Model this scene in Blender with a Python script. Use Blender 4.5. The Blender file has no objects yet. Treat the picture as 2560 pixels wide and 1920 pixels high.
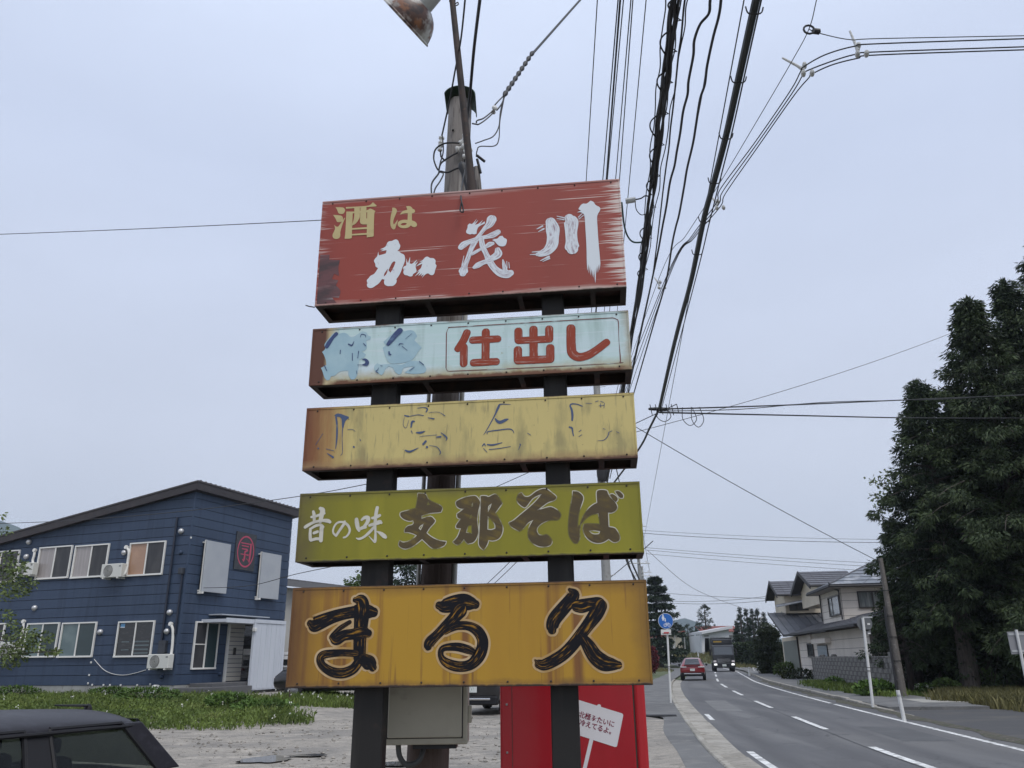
import bpy, bmesh, math, random
from mathutils import Vector, Matrix
from mathutils.geometry import tessellate_polygon
from math import sin, cos, tan, pi, radians, sqrt, atan2, floor

# ------------------------------------------------------------------ camera, sky, sun, exposure
SC = bpy.context.scene
COL = SC.collection
FPX, PITCH, ROLL, CAMH = 1975.0, radians(19.2), radians(-0.75), 1.65
_f = Vector((0, cos(PITCH), sin(PITCH))); _r = Vector((1, 0, 0)); _u = Vector((0, -sin(PITCH), cos(PITCH)))
RT = _r * cos(ROLL) + _u * sin(ROLL); UP = -_r * sin(ROLL) + _u * cos(ROLL); FW = _f
cam = bpy.data.cameras.new('camera'); cam.sensor_fit = 'HORIZONTAL'; cam.sensor_width = 36.0
cam.lens = FPX / 2560 * 36.0; cam.clip_start = 0.05; cam.clip_end = 30000
camo = bpy.data.objects.new('camera', cam); COL.objects.link(camo)
mw = Matrix((RT, UP, -FW)).transposed().to_4x4(); mw.translation = (0, 0, CAMH); camo.matrix_world = mw
SC.camera = camo

SUN_EL, SUN_AZ = radians(58), radians(150)      # azimuth clockwise from +Y (view direction)
world = bpy.data.worlds.new('World'); SC.world = world; world.use_nodes = True
nt = world.node_tree; nt.nodes.clear()
wo = nt.nodes.new('ShaderNodeOutputWorld'); bg = nt.nodes.new('ShaderNodeBackground'); bg.inputs['Strength'].default_value = 0.1
sky = nt.nodes.new('ShaderNodeTexSky'); sky.sky_type = 'NISHITA'; sky.sun_disc = False
sky.sun_elevation = SUN_EL; sky.sun_rotation = SUN_AZ; sky.air_density = 1.0; sky.dust_density = 4.0; sky.ozone_density = 1.2
# thin even cloud veil laid over the clear sky: brighter overhead, greyer blue near the horizon, faint drifting mottling
tc = nt.nodes.new('ShaderNodeTexCoord'); sep = nt.nodes.new('ShaderNodeSeparateXYZ'); nt.links.new(tc.outputs['Generated'], sep.inputs[0])
veil = nt.nodes.new('ShaderNodeValToRGB'); cr = veil.color_ramp
cr.elements[0].position = 0.0; cr.elements[0].color = (6.05, 6.45, 7.3, 1)
cr.elements[1].position = 1.0; cr.elements[1].color = (8.6, 9.6, 11.6, 1)
e = cr.elements.new(0.22); e.color = (6.0, 6.45, 7.6, 1)
e = cr.elements.new(0.55); e.color = (5.7, 6.4, 8.1, 1)
nt.links.new(sep.outputs['Z'], veil.inputs[0])
mp = nt.nodes.new('ShaderNodeMapping'); mp.inputs['Scale'].default_value = (1.0, 1.0, 2.6); nt.links.new(tc.outputs['Generated'], mp.inputs[0])
nz = nt.nodes.new('ShaderNodeTexNoise'); nz.inputs['Scale'].default_value = 1.7; nz.inputs['Detail'].default_value = 5; nz.inputs['Roughness'].default_value = 0.5
nt.links.new(mp.outputs[0], nz.inputs['Vector'])
mr = nt.nodes.new('ShaderNodeMapRange'); mr.inputs[1].default_value = 0.3; mr.inputs[2].default_value = 0.7; mr.inputs[3].default_value = 0.94; mr.inputs[4].default_value = 1.07
nt.links.new(nz.outputs['Fac'], mr.inputs[0])
vm = nt.nodes.new('ShaderNodeVectorMath'); vm.operation = 'SCALE'; nt.links.new(veil.outputs[0], vm.inputs[0]); nt.links.new(mr.outputs[0], vm.inputs['Scale'])
mx = nt.nodes.new('ShaderNodeMix'); mx.data_type = 'RGBA'; mx.inputs[0].default_value = 0.90
nt.links.new(sky.outputs[0], mx.inputs[6]); nt.links.new(vm.outputs[0], mx.inputs[7])
nt.links.new(mx.outputs[2], bg.inputs[0]); nt.links.new(bg.outputs[0], wo.inputs[0])

sun = bpy.data.lights.new('sun', 'SUN'); sun.energy = 1.5; sun.angle = radians(25); sun.color = (1.0, 0.965, 0.91)
suno = bpy.data.objects.new('sun', sun); COL.objects.link(suno)
sd = Vector((sin(SUN_AZ) * cos(SUN_EL), cos(SUN_AZ) * cos(SUN_EL), sin(SUN_EL)))
suno.rotation_euler = sd.to_track_quat('Z', 'Y').to_euler(); suno.location = (0, 0, 60)
vs = SC.view_settings; vs.view_transform = 'Standard'; vs.look = 'None'; vs.exposure = 0.26; vs.gamma = 1.0; vs.use_curve_mapping = False
SC.cycles.max_bounces = 5; SC.cycles.diffuse_bounces = 3; SC.cycles.transparent_max_bounces = 12; SC.cycles.use_denoising = True
SC.cycles.volume_bounces = 0

# ------------------------------------------------------------------ helpers
random.seed(7)
def ray(x, y): return FW + RT * ((x - 1280) / FPX) - UP * ((y - 960) / FPX)
CAM = Vector((0, 0, CAMH))
def at_y(x, y, Y):
    d = ray(x, y); return CAM + d * (Y / d.y)
def at_z(x, y, z):
    d = ray(x, y); return CAM + d * ((z - CAMH) / d.z)
def on_plane(x, y, O, n):
    d = ray(x, y); return CAM + d * ((O - CAM).dot(n) / d.dot(n))
def D(x, y): return x * 1.157324, y * 1.157324        # from the 2212 px view of the photograph
def sstep(a, b, x):
    t = max(0.0, min(1.0, (x - a) / (b - a))); return t * t * (3 - 2 * t)
def hash1(i): 
    v = sin(i * 127.1 + 11.7) * 43758.5453; return v - floor(v)

ROOTM = {}
def tag(o, label=None, cat=None, group=None, kind=None):
    if label: o['label'] = label
    if cat: o['category'] = cat
    if group: o['group'] = group
    if kind: o['kind'] = kind
    return o
def thing(name, label, cat, loc=(0, 0, 0), rz=0.0, group=None):
    o = bpy.data.objects.new(name, None); COL.objects.link(o); o.empty_display_size = 0.2
    o.location = loc; o.rotation_euler = (0, 0, rz); tag(o, label, cat, group)
    ROOTM[o.name] = Matrix.Translation(Vector(loc)) @ Matrix.Rotation(rz, 4, 'Z')
    return o
def rootm(o):
    while o.parent: o = o.parent
    return ROOTM.get(o.name)
def copy_tree(o, parent=None, loc=None, rz=None):
    c = o.copy(); COL.objects.link(c); c.parent = parent
    if loc is not None: c.location = loc
    if rz is not None: c.rotation_euler = (0, 0, rz)
    for ch in list(o.children): copy_tree(ch, c)
    return c

class MB:
    """collects faces; build() links them as one mesh object"""
    def __init__(s): s.v = []; s.f = []; s.uv = None; s.mi = []; s.cur = 0
    def quad(s, a, b, c, d):
        n = len(s.v); s.v += [tuple(a), tuple(b), tuple(c), tuple(d)]; s.f.append((n, n + 1, n + 2, n + 3)); s.mi.append(s.cur)
    def tri(s, a, b, c):
        n = len(s.v); s.v += [tuple(a), tuple(b), tuple(c)]; s.f.append((n, n + 1, n + 2)); s.mi.append(s.cur)
    def hexa(s, p):
        n = len(s.v); s.v += [tuple(q) for q in p]
        for f in ((0, 3, 2, 1), (4, 5, 6, 7), (0, 1, 5, 4), (1, 2, 6, 5), (2, 3, 7, 6), (3, 0, 4, 7)):
            s.f.append(tuple(n + i for i in f)); s.mi.append(s.cur)
        return s
    def box(s, x0, x1, y0, y1, z0, z1):
        return s.hexa([(x0, y0, z0), (x1, y0, z0), (x1, y1, z0), (x0, y1, z0), (x0, y0, z1), (x1, y0, z1), (x1, y1, z1), (x0, y1, z1)])
    def tube(s, pts, r, n=8, caps=True):
        pts = [Vector(p) for p in pts]
        m = len(pts)
        if not hasattr(r, '__len__'): r = [r] * m
        base = len(s.v); prev = None
        for i, p in enumerate(pts):
            t = (pts[min(i + 1, m - 1)] - pts[max(i - 1, 0)])
            if t.length < 1e-9: t = Vector((0, 0, 1))
            t.normalize()
            if prev is None:
                a = Vector((0, 0, 1)) if abs(t.z) < 0.9 else Vector((1, 0, 0))
                nx = t.cross(a).normalized()
            else:
                nx = (prev - t * prev.dot(t))
                nx = nx.normalized() if nx.length > 1e-6 else t.orthogonal().normalized()
            prev = nx; ny = t.cross(nx)
            for k in range(n):
                a = 2 * pi * k / n; s.v.append(tuple(p + nx * (cos(a) * r[i]) + ny * (sin(a) * r[i])))
        for i in range(m - 1):
            for k in range(n):
                k2 = (k + 1) % n
                s.f.append((base + i * n + k, base + i * n + k2, base + (i + 1) * n + k2, base + (i + 1) * n + k)); s.mi.append(s.cur)
        if caps:
            s.f.append(tuple(base + k for k in reversed(range(n)))); s.mi.append(s.cur)
            s.f.append(tuple(base + (m - 1) * n + k for k in range(n))); s.mi.append(s.cur)
        return s
    def lathe(s, O, axis, prof, n=20, a0=0, a1=2 * pi, flip=False):
        axis = Vector(axis).normalized(); nx = axis.orthogonal().normalized(); ny = axis.cross(nx); O = Vector(O)
        base = len(s.v); m = len(prof); full = abs(a1 - a0 - 2 * pi) < 1e-6; cols = n if full else n + 1
        for r, h in prof:
            for k in range(cols):
                a = a0 + (a1 - a0) * k / n; s.v.append(tuple(O + axis * h + nx * (cos(a) * r) + ny * (sin(a) * r)))
        for i in range(m - 1):
            for k in range(n):
                k2 = (k + 1) % cols if full else k + 1
                s.f.append((base + i * cols + k, base + i * cols + k2, base + (i + 1) * cols + k2, base + (i + 1) * cols + k)); s.mi.append(s.cur)
        return s
    def prism(s, poly, h, holes=()):
        """poly: 3-D points in order; extruded by vector h"""
        h = Vector(h); rings = [[Vector(p) for p in poly]] + [[Vector(p) for p in q] for q in holes]
        flat = [p for rg in rings for p in rg]; tris = tessellate_polygon(rings)
        n = len(s.v); s.v += [tuple(p) for p in flat] + [tuple(p + h) for p in flat]; L = len(flat)
        for t in tris:
            s.f.append((n + t[0], n + t[1], n + t[2])); s.mi.append(s.cur)
            s.f.append((n + L + t[2], n + L + t[1], n + L + t[0])); s.mi.append(s.cur)
        k = n
        for rg in rings:
            q = len(rg)
            for i in range(q):
                j = (i + 1) % q; s.f.append((k + i, k + j, k + j + L, k + i + L)); s.mi.append(s.cur)
            k += q
        return s
    def xf(s, M, i0=0):
        for i in range(i0, len(s.v)): s.v[i] = tuple(M @ Vector(s.v[i]))
        return s
    def build(s, name, mat, parent=None, smooth=False, world=False, loc=None, bevel=0.0, recalc=True, bseg=1):
        if not s.f: return None
        me = bpy.data.meshes.new(name)
        v = s.v
        if world and parent is not None:
            M = rootm(parent)
            if M is not None:
                I = M.inverted(); v = [tuple(I @ Vector(p)) for p in v]
        elif loc is not None and world:
            L = Vector(loc); v = [tuple(Vector(p) - L) for p in v]
        me.from_pydata(v, [], s.f)
        if s.uv:
            ul = me.uv_layers.new(name='UVMap'); k = 0
            for p in me.polygons:
                for li in p.loop_indices:
                    ul.data[li].uv = s.uv[me.loops[li].vertex_index]
        mats = mat if isinstance(mat, (list, tuple)) else [mat]
        for m_ in mats: me.materials.append(m_)
        if len(mats) > 1: me.polygons.foreach_set('material_index', s.mi)
        if recalc:
            bm = bmesh.new(); bm.from_mesh(me)
            if smooth: bmesh.ops.remove_doubles(bm, verts=bm.verts, dist=1e-5)
            bmesh.ops.recalc_face_normals(bm, faces=bm.faces); bm.to_mesh(me); bm.free()
        if smooth:
            me.polygons.foreach_set('use_smooth', [True] * len(me.polygons))
            try: me.set_sharp_from_angle(angle=radians(42))
            except Exception: pass
        me.update()
        o = bpy.data.objects.new(name, me); COL.objects.link(o)
        if parent: o.parent = parent
        if loc is not None: o.location = loc
        if bevel > 0:
            b = o.modifiers.new('bevel', 'BEVEL'); b.width = bevel; b.segments = bseg; b.limit_method = 'ANGLE'; b.angle_limit = radians(40)
        return o

class Frame:
    """a vertical wall plane: origin O on the ground, u along the wall, n outwards"""
    def __init__(s, O, u):
        s.O = Vector(O); s.u = Vector((u[0], u[1], 0)).normalized(); s.n = Vector((s.u.y, -s.u.x, 0))
    def P(s, u, n, z): return s.O + s.u * u + s.n * n + Vector((0, 0, z))
    def box(s, mb, u0, u1, n0, n1, z0, z1):
        mb.hexa([s.P(u0, n0, z0), s.P(u1, n0, z0), s.P(u1, n1, z0), s.P(u0, n1, z0), s.P(u0, n0, z1), s.P(u1, n0, z1), s.P(u1, n1, z1), s.P(u0, n1, z1)]); return mb
    def px(s, x, y, off=0.0):
        p = on_plane(x, y, s.O + s.n * off, s.n) - s.O; return p.dot(s.u), p.z
    def rect(s, pts, off=0.0):
        """pts: TL TR BR BL pixel corners -> u0,u1,z0,z1"""
        q = [s.px(x, y, off) for x, y in pts]
        us = sorted(a[0] for a in q); zs = sorted(a[1] for a in q)
        return (us[0] + us[1]) / 2, (us[2] + us[3]) / 2, (zs[0] + zs[1]) / 2, (zs[2] + zs[3]) / 2

# ------------------------------------------------------------------ materials
MATS = {}
def N(nt, t, **kw):
    n = nt.nodes.new(t)
    for k, v in kw.items(): setattr(n, k, v)
    return n
def noise_fac(nt, co, scale, lo, hi, stretch=(1, 1, 1), detail=5, rough=0.55, dist=0.0):
    mp = N(nt, 'ShaderNodeMapping'); mp.inputs['Scale'].default_value = stretch; nt.links.new(co, mp.inputs[0])
    nz = N(nt, 'ShaderNodeTexNoise'); nz.inputs['Scale'].default_value = scale; nz.inputs['Detail'].default_value = detail
    nz.inputs['Roughness'].default_value = rough; nz.inputs['Distortion'].default_value = dist
    nt.links.new(mp.outputs[0], nz.inputs['Vector'])
    mr = N(nt, 'ShaderNodeMapRange'); mr.inputs[1].default_value = lo; mr.inputs[2].default_value = hi; nt.links.new(nz.outputs['Fac'], mr.inputs[0])
    return mr.outputs[0], nz.outputs['Fac']
def mixc(nt, fac, a, b):
    m = N(nt, 'ShaderNodeMix', data_type='RGBA'); 
    if hasattr(fac, 'links') or hasattr(fac, 'is_linked'): nt.links.new(fac, m.inputs[0])
    else: m.inputs[0].default_value = fac
    for i, c in ((6, a), (7, b)):
        if isinstance(c, (tuple, list)): m.inputs[i].default_value = (c[0], c[1], c[2], 1)
        else: nt.links.new(c, m.inputs[i])
    return m.outputs[2]
def mmath(nt, op, a, b=None):
    m = N(nt, 'ShaderNodeMath', operation=op)
    for i, c in ((0, a), (1, b)):
        if c is None: continue
        if isinstance(c, (int, float)): m.inputs[i].default_value = c
        else: nt.links.new(c, m.inputs[i])
    m.use_clamp = False
    return m.outputs[0]
def mat(name, base, rough=0.7, metal=0.0, var=(), grad=(), bump=(), coord='Object', spec=0.5, coat=0.0, rnd=0.0, trans=0.0, alpha=None, emit=None, island=0.0, ior=None, crack=()):
    """var: (scale, colour, lo, hi[, stretch[, strength]]) noise overlays;
    grad: (axis, from, to, colour, noise_amp, noise_scale[, stretch]) edge wear; bump: (scale, strength, stretch, dist)"""
    if name in MATS: return MATS[name]
    m = bpy.data.materials.new(name); m.use_nodes = True; nt = m.node_tree; b = nt.nodes['Principled BSDF']
    tc = N(nt, 'ShaderNodeTexCoord'); co = tc.outputs[coord]
    if coord == 'Object':
        g = N(nt, 'ShaderNodeNewGeometry'); 
    col = (base[0], base[1], base[2])
    if var or grad or rnd or island:
        rgb = N(nt, 'ShaderNodeRGB'); rgb.outputs[0].default_value = (*col, 1); col = rgb.outputs[0]
    if rnd:
        oi = N(nt, 'ShaderNodeObjectInfo'); hv = N(nt, 'ShaderNodeHueSaturation')
        mr = N(nt, 'ShaderNodeMapRange'); mr.inputs[3].default_value = 1 - rnd; mr.inputs[4].default_value = 1 + rnd
        nt.links.new(oi.outputs['Random'], mr.inputs[0]); nt.links.new(mr.outputs[0], hv.inputs['Value']); nt.links.new(col, hv.inputs['Color']); col = hv.outputs[0]
    if island:
        ge = N(nt, 'ShaderNodeNewGeometry'); hv = N(nt, 'ShaderNodeHueSaturation')
        mr = N(nt, 'ShaderNodeMapRange'); mr.inputs[3].default_value = 1 - island; mr.inputs[4].default_value = 1 + island
        nt.links.new(ge.outputs['Random Per Island'], mr.inputs[0]); nt.links.new(mr.outputs[0], hv.inputs['Value']); nt.links.new(col, hv.inputs['Color']); col = hv.outputs[0]
    for v in var:
        st = v[4] if len(v) > 4 and v[4] else (1, 1, 1); k = v[5] if len(v) > 5 else 1.0
        f, _ = noise_fac(nt, co, v[0], v[2], v[3], st)
        if k != 1.0: f = mmath(nt, 'MULTIPLY', f, k)
        col = mixc(nt, f, col, v[1])
    if grad:
        sp = N(nt, 'ShaderNodeSeparateXYZ'); nt.links.new(co, sp.inputs[0])
        for gq in grad:
            ax, a, c_, cc, amp, sc = gq[:6]; st = gq[6] if len(gq) > 6 else (1, 1, 1)
            _, raw = noise_fac(nt, co, sc, 0, 1, st, detail=7, rough=0.65)
            d = mmath(nt, 'MULTIPLY', mmath(nt, 'SUBTRACT', raw, 0.5), amp)
            s_ = mmath(nt, 'ADD', sp.outputs[ax], d)
            mr = N(nt, 'ShaderNodeMapRange'); mr.inputs[1].default_value = a; mr.inputs[2].default_value = c_; nt.links.new(s_, mr.inputs[0])
            f = mr.outputs[0]
            if len(gq) > 7: f = mmath(nt, 'MULTIPLY', f, gq[7])
            col = mixc(nt, f, col, cc)
    for ck in crack:                                  # (scale, width, colour) fine branching cracks
        _, wn = noise_fac(nt, co, ck[0] * 2.5, 0, 1); wv = N(nt, 'ShaderNodeVectorMath', operation='SCALE'); cmb = N(nt, 'ShaderNodeCombineXYZ'); nt.links.new(wn, cmb.inputs[0]); nt.links.new(wn, cmb.inputs[1]); nt.links.new(cmb.outputs[0], wv.inputs[0]); wv.inputs['Scale'].default_value = 1.1 / ck[0]
        av = N(nt, 'ShaderNodeVectorMath', operation='ADD'); nt.links.new(co, av.inputs[0]); nt.links.new(wv.outputs[0], av.inputs[1])
        vo = N(nt, 'ShaderNodeTexVoronoi', feature='DISTANCE_TO_EDGE'); vo.inputs['Scale'].default_value = ck[0]; nt.links.new(av.outputs[0], vo.inputs['Vector'])
        m1 = N(nt, 'ShaderNodeMapRange'); m1.inputs[1].default_value = 0.0; m1.inputs[2].default_value = ck[1]; m1.inputs[3].default_value = 1; m1.inputs[4].default_value = 0; nt.links.new(vo.outputs['Distance'], m1.inputs[0])
        gate, _ = noise_fac(nt, co, ck[0] * 0.6, 0.46, 0.58); col = mixc(nt, mmath(nt, 'MULTIPLY', m1.outputs[0], gate), col, ck[2])
    if isinstance(col, tuple): b.inputs['Base Color'].default_value = (*col, 1)
    else: nt.links.new(col, b.inputs['Base Color'])
    b.inputs['Roughness'].default_value = rough; b.inputs['Metallic'].default_value = metal
    b.inputs['Specular IOR Level'].default_value = spec
    if coat: b.inputs['Coat Weight'].default_value = coat; b.inputs['Coat Roughness'].default_value = 0.04
    if trans: b.inputs['Transmission Weight'].default_value = trans
    if ior: b.inputs['IOR'].default_value = ior
    if alpha is not None: b.inputs['Alpha'].default_value = alpha
    if emit: b.inputs['Emission Color'].default_value = (*emit[0], 1); b.inputs['Emission Strength'].default_value = emit[1]
    prev = None
    for bp in bump:
        st = bp[2] if len(bp) > 2 and bp[2] else (1, 1, 1)
        _, raw = noise_fac(nt, co, bp[0], 0, 1, st)
        bn = N(nt, 'ShaderNodeBump'); bn.inputs['Strength'].default_value = bp[1]; bn.inputs['Distance'].default_value = bp[3] if len(bp) > 3 else 0.01
        nt.links.new(raw, bn.inputs['Height'])
        if prev: nt.links.new(prev, bn.inputs['Normal'])
        prev = bn.outputs[0]
    if prev: nt.links.new(prev, b.inputs['Normal'])
    MATS[name] = m
    return m
def brush_mat(name, ink, under, lo, hi, rough=0.5, su=2.0, sv=26.0, edge=True, lost=None):
    """paint laid with a brush: streaks run along the stroke (UV u), worn through to the colour below"""
    if name in MATS: return MATS[name]
    m = bpy.data.materials.new(name); m.use_nodes = True; nt = m.node_tree; b = nt.nodes['Principled BSDF']
    uv = N(nt, 'ShaderNodeUVMap'); uv.uv_map = 'UVMap'
    f, _ = noise_fac(nt, uv.outputs[0], 1.0, lo, hi, (su, sv, 1), detail=6, rough=0.6)
    f2, _ = noise_fac(nt, uv.outputs[0], 1.0, 0.42, 0.62, (su * 2.2, 5, 1), detail=2)
    f = mmath(nt, 'MULTIPLY', f, f2)
    if edge:
        sp = N(nt, 'ShaderNodeSeparateXYZ'); nt.links.new(uv.outputs[0], sp.inputs[0])
        e_ = mmath(nt, 'ABSOLUTE', mmath(nt, 'SUBTRACT', sp.outputs[1], 0.5))
        mr = N(nt, 'ShaderNodeMapRange'); mr.inputs[1].default_value = 0.34; mr.inputs[2].default_value = 0.44; mr.inputs[3].default_value = 1; mr.inputs[4].default_value = 0
        nt.links.new(e_, mr.inputs[0]); f = mmath(nt, 'MULTIPLY', f, mr.outputs[0])
    col = mixc(nt, f, ink, under)
    nt.links.new(col, b.inputs['Base Color']); b.inputs['Roughness'].default_value = rough; b.inputs['Specular IOR Level'].default_value = 0.2
    MATS[name] = m; return m
def glass_mat(name, tint=(0.02, 0.03, 0.035), rough=0.04, spec=0.6, var=()):
    return mat(name, tint, rough, spec=spec, var=var)
# ------------------------------------------------------------------ terrain, road, pavements
def zf(x, y):
    far = 2.7 * sstep(102, 170, y)
    lot = 0.36 * sstep(17, 29, y) * sstep(-2.0, -9.0, x) * (1 - sstep(90, 130, y))
    return far + lot
def far_hill(x, y):
    return 0.0
xs = [-2500, -1200, -700, -400, -250, -160, -110, -80] + [-64 + 2 * i for i in range(65)] + [80, 110, 160, 250, 400, 700, 1200, 2500]
ys = [-95, -80, -60, -40, -20, -10] + [-4 + 2 * i for i in range(92)] + [185, 200, 230, 280, 350, 450, 700, 1200, 2250]
m_earth = mat('earth', (0.085, 0.10, 0.045), 0.95, var=[(0.35, (0.06, 0.085, 0.03), 0.4, 0.6), (3.0, (0.15, 0.13, 0.08), 0.55, 0.75)], bump=[(9, 0.6, None, 0.05)])
g = MB()
for y in ys:
    for x in xs: g.v.append((x, y, zf(x, y) - 0.03))
nx = len(xs)
for j in range(len(ys) - 1):
    for i in range(nx - 1):
        g.f.append((j * nx + i, j * nx + i + 1, (j + 1) * nx + i + 1, (j + 1) * nx + i)); g.mi.append(0)
ground = g.build('ground', m_earth, recalc=False); tag(ground, 'flat earth and grass ground reaching to the horizon', kind='structure')

CL = [(2.2, -30), (4.0, -12), (5.0, 0), (5.55, 6), (6.0, 10), (6.52, 15), (7.27, 20.2), (7.95, 24.7), (9.1, 32), (10.55, 40.5), (12.3, 50), (14.1, 58.9), (16.9, 71), (19.9, 84), (22.9, 97), (25.0, 109), (25.6, 120), (23.5, 131), (18, 141), (9, 149), (-4, 156), (-22, 162), (-50, 168)]
def catmull(P, n=8):
    out = []
    P = [Vector(p) for p in P]
    for i in range(len(P) - 1):
        p0 = P[max(i - 1, 0)]; p1 = P[i]; p2 = P[i + 1]; p3 = P[min(i + 2, len(P) - 1)]
        for k in range(n):
            t = k / n
            out.append(0.5 * ((2 * p1) + (p2 - p0) * t + (2 * p0 - 5 * p1 + 4 * p2 - p3) * t * t + (3 * p1 - p0 - 3 * p2 + p3) * t ** 3))
    out.append(P[-1]); return out
CLS = catmull([Vector((x, y, 0)) for x, y in CL], 10)
CLN = []
for i, p in enumerate(CLS):
    t = (CLS[min(i + 1, len(CLS) - 1)] - CLS[max(i - 1, 0)]).normalized(); CLN.append(Vector((t.y, -t.x, 0)))
CLD = [0.0]
for i in range(1, len(CLS)): CLD.append(CLD[-1] + (CLS[i] - CLS[i - 1]).length)
def road_at(s, o):
    s = max(0.0, min(CLD[-1] - 1e-4, s)); lo, hi = 0, len(CLD) - 1
    while hi - lo > 1:
        mid = (lo + hi) // 2
        if CLD[mid] <= s: lo = mid
        else: hi = mid
    t = (s - CLD[lo]) / (CLD[hi] - CLD[lo]); p = CLS[lo].lerp(CLS[hi], t); n = CLN[lo].lerp(CLN[hi], t).normalized()
    return p + n * o
def s_of_y(y):
    for i in range(len(CLS) - 1):
        if CLS[i].y <= y <= CLS[i + 1].y: return CLD[i] + (CLD[i + 1] - CLD[i]) * (y - CLS[i].y) / max(1e-6, CLS[i + 1].y - CLS[i].y)
    return 0.0
def ribbon(mb, s0, s1, o0, o1, dz0, dz1=None, step=1.0, thick=None, nw=1, wob=0.0):
    if dz1 is None: dz1 = dz0
    n = max(2, int((s1 - s0) / step) + 1); base = len(mb.v); f0 = o0 if callable(o0) else (lambda s: o0); f1 = o1 if callable(o1) else (lambda s: o1)
    for i in range(n):
        s = s0 + (s1 - s0) * i / (n - 1)
        for k in range(nw + 1):
            t = k / nw; p = road_at(s, f0(s) * (1 - t) + f1(s) * t); mb.v.append((p.x, p.y, zf(p.x, p.y) + dz0 * (1 - t) + dz1 * t))
    for i in range(n - 1):
        for k in range(nw):
            a = base + i * (nw + 1) + k; mb.f.append((a, a + 1, a + nw + 2, a + nw + 1)); mb.mi.append(0)
    return mb
def slab(mb, s0, s1, o0, o1, z0, z1, step=1.0, zo=None):
    """ribbon with a body: top, both sides, ends"""
    n = max(2, int(round((s1 - s0) / step)) + 1); base = len(mb.v)
    for i in range(n):
        s = s0 + (s1 - s0) * i / (n - 1)
        a = road_at(s, o0); b = road_at(s, o1); za, zb = zf(a.x, a.y), zf(b.x, b.y)
        mb.v += [(a.x, a.y, za + z0), (b.x, b.y, zb + z0), (b.x, b.y, zb + (zo if zo is not None else z1)), (a.x, a.y, za + z1)]
    for i in range(n - 1):
        q = base + 4 * i
        for k in range(4): mb.f.append((q + k, q + (k + 1) % 4, q + 4 + (k + 1) % 4, q + 4 + k)); mb.mi.append(0)
    mb.f.append((base, base + 3, base + 2, base + 1)); mb.mi.append(0)
    q = base + 4 * (n - 1); mb.f.append((q, q + 1, q + 2, q + 3)); mb.mi.append(0)
    return mb

m_asph = mat('road_asphalt', (0.105, 0.105, 0.108), 0.86, var=[(0.16, (0.075, 0.076, 0.08), 0.42, 0.62, (3, 0.35, 1)), (0.5, (0.15, 0.15, 0.148), 0.5, 0.75, (2.5, 0.25, 1)), (38, (0.17, 0.17, 0.17), 0.52, 0.72, None, 0.5), (60, (0.05, 0.05, 0.052), 0.55, 0.7, None, 0.5), (0.09, (0.135, 0.133, 0.13), 0.5, 0.62, (1.4, 0.5, 1), 0.8)], bump=[(70, 0.35, None, 0.006)], crack=[(0.28, 0.010, (0.035, 0.035, 0.037)), (0.9, 0.014, (0.045, 0.045, 0.047))])
m_walk = mat('footway_asphalt', (0.13, 0.13, 0.128), 0.9, var=[(0.5, (0.095, 0.095, 0.095), 0.42, 0.6), (1.7, (0.18, 0.175, 0.165), 0.5, 0.7), (40, (0.2, 0.2, 0.19), 0.5, 0.7, None, 0.5)], bump=[(55, 0.4, None, 0.006)], crack=[(0.5, 0.01, (0.05, 0.05, 0.045))])
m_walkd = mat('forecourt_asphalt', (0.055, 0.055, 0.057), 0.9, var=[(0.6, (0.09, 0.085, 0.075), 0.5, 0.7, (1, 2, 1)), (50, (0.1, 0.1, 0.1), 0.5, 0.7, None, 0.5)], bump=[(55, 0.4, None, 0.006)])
m_conc = mat('kerb_concrete', (0.31, 0.29, 0.25), 0.9, rnd=0.10, var=[(1.2, (0.21, 0.195, 0.165), 0.45, 0.65), (9, (0.16, 0.145, 0.12), 0.52, 0.7), (0.5, (0.37, 0.35, 0.31), 0.5, 0.7)], bump=[(30, 0.3, None, 0.01)])
m_paint = mat('road_paint', (0.70, 0.70, 0.68), 0.75, var=[(5, (0.30, 0.30, 0.29), 0.46, 0.62), (30, (0.22, 0.22, 0.22), 0.60, 0.68)])
m_tar = mat('tar_seam', (0.035, 0.035, 0.037), 0.8)
S = s_of_y
rm = ribbon(MB(), 0, CLD[-1], -2.55, 3.12, 0.0, nw=4); rm.uv = [(-2.55 + 5.67 * (i % 5) / 4, (i // 5) * 0.2) for i in range(len(rm.v))]
road = rm.build('road', m_asph, recalc=False)
def wheel_tracks(m, cols):                        # lanes polished and darkened where tyres run (UV u = metres from the centre line)
    nt = m.node_tree; b = nt.nodes['Principled BSDF']; src = b.inputs['Base Color'].links[0].from_socket
    uv = N(nt, 'ShaderNodeUVMap'); uv.uv_map = 'UVMap'; sp = N(nt, 'ShaderNodeSeparateXYZ'); nt.links.new(uv.outputs[0], sp.inputs[0]); col = src
    _, wob = noise_fac(nt, uv.outputs[0], 1.0, 0, 1, (0.5, 0.4, 1)); gate, _ = noise_fac(nt, uv.outputs[0], 1.0, 0.30, 0.66, (2.2, 0.35, 1))
    for c in cols:
        d = mmath(nt, 'ABSOLUTE', mmath(nt, 'SUBTRACT', mmath(nt, 'ADD', sp.outputs[0], mmath(nt, 'MULTIPLY', wob, 0.25)), c + 0.12)); mr = N(nt, 'ShaderNodeMapRange'); mr.inputs[1].default_value = 0.10; mr.inputs[2].default_value = 0.42; mr.inputs[3].default_value = 0.62; mr.inputs[4].default_value = 0; nt.links.new(d, mr.inputs[0])
        col = mixc(nt, mmath(nt, 'MULTIPLY', mr.outputs[0], gate), col, (0.062, 0.062, 0.065))
    nt.links.new(col, b.inputs['Base Color'])
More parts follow.
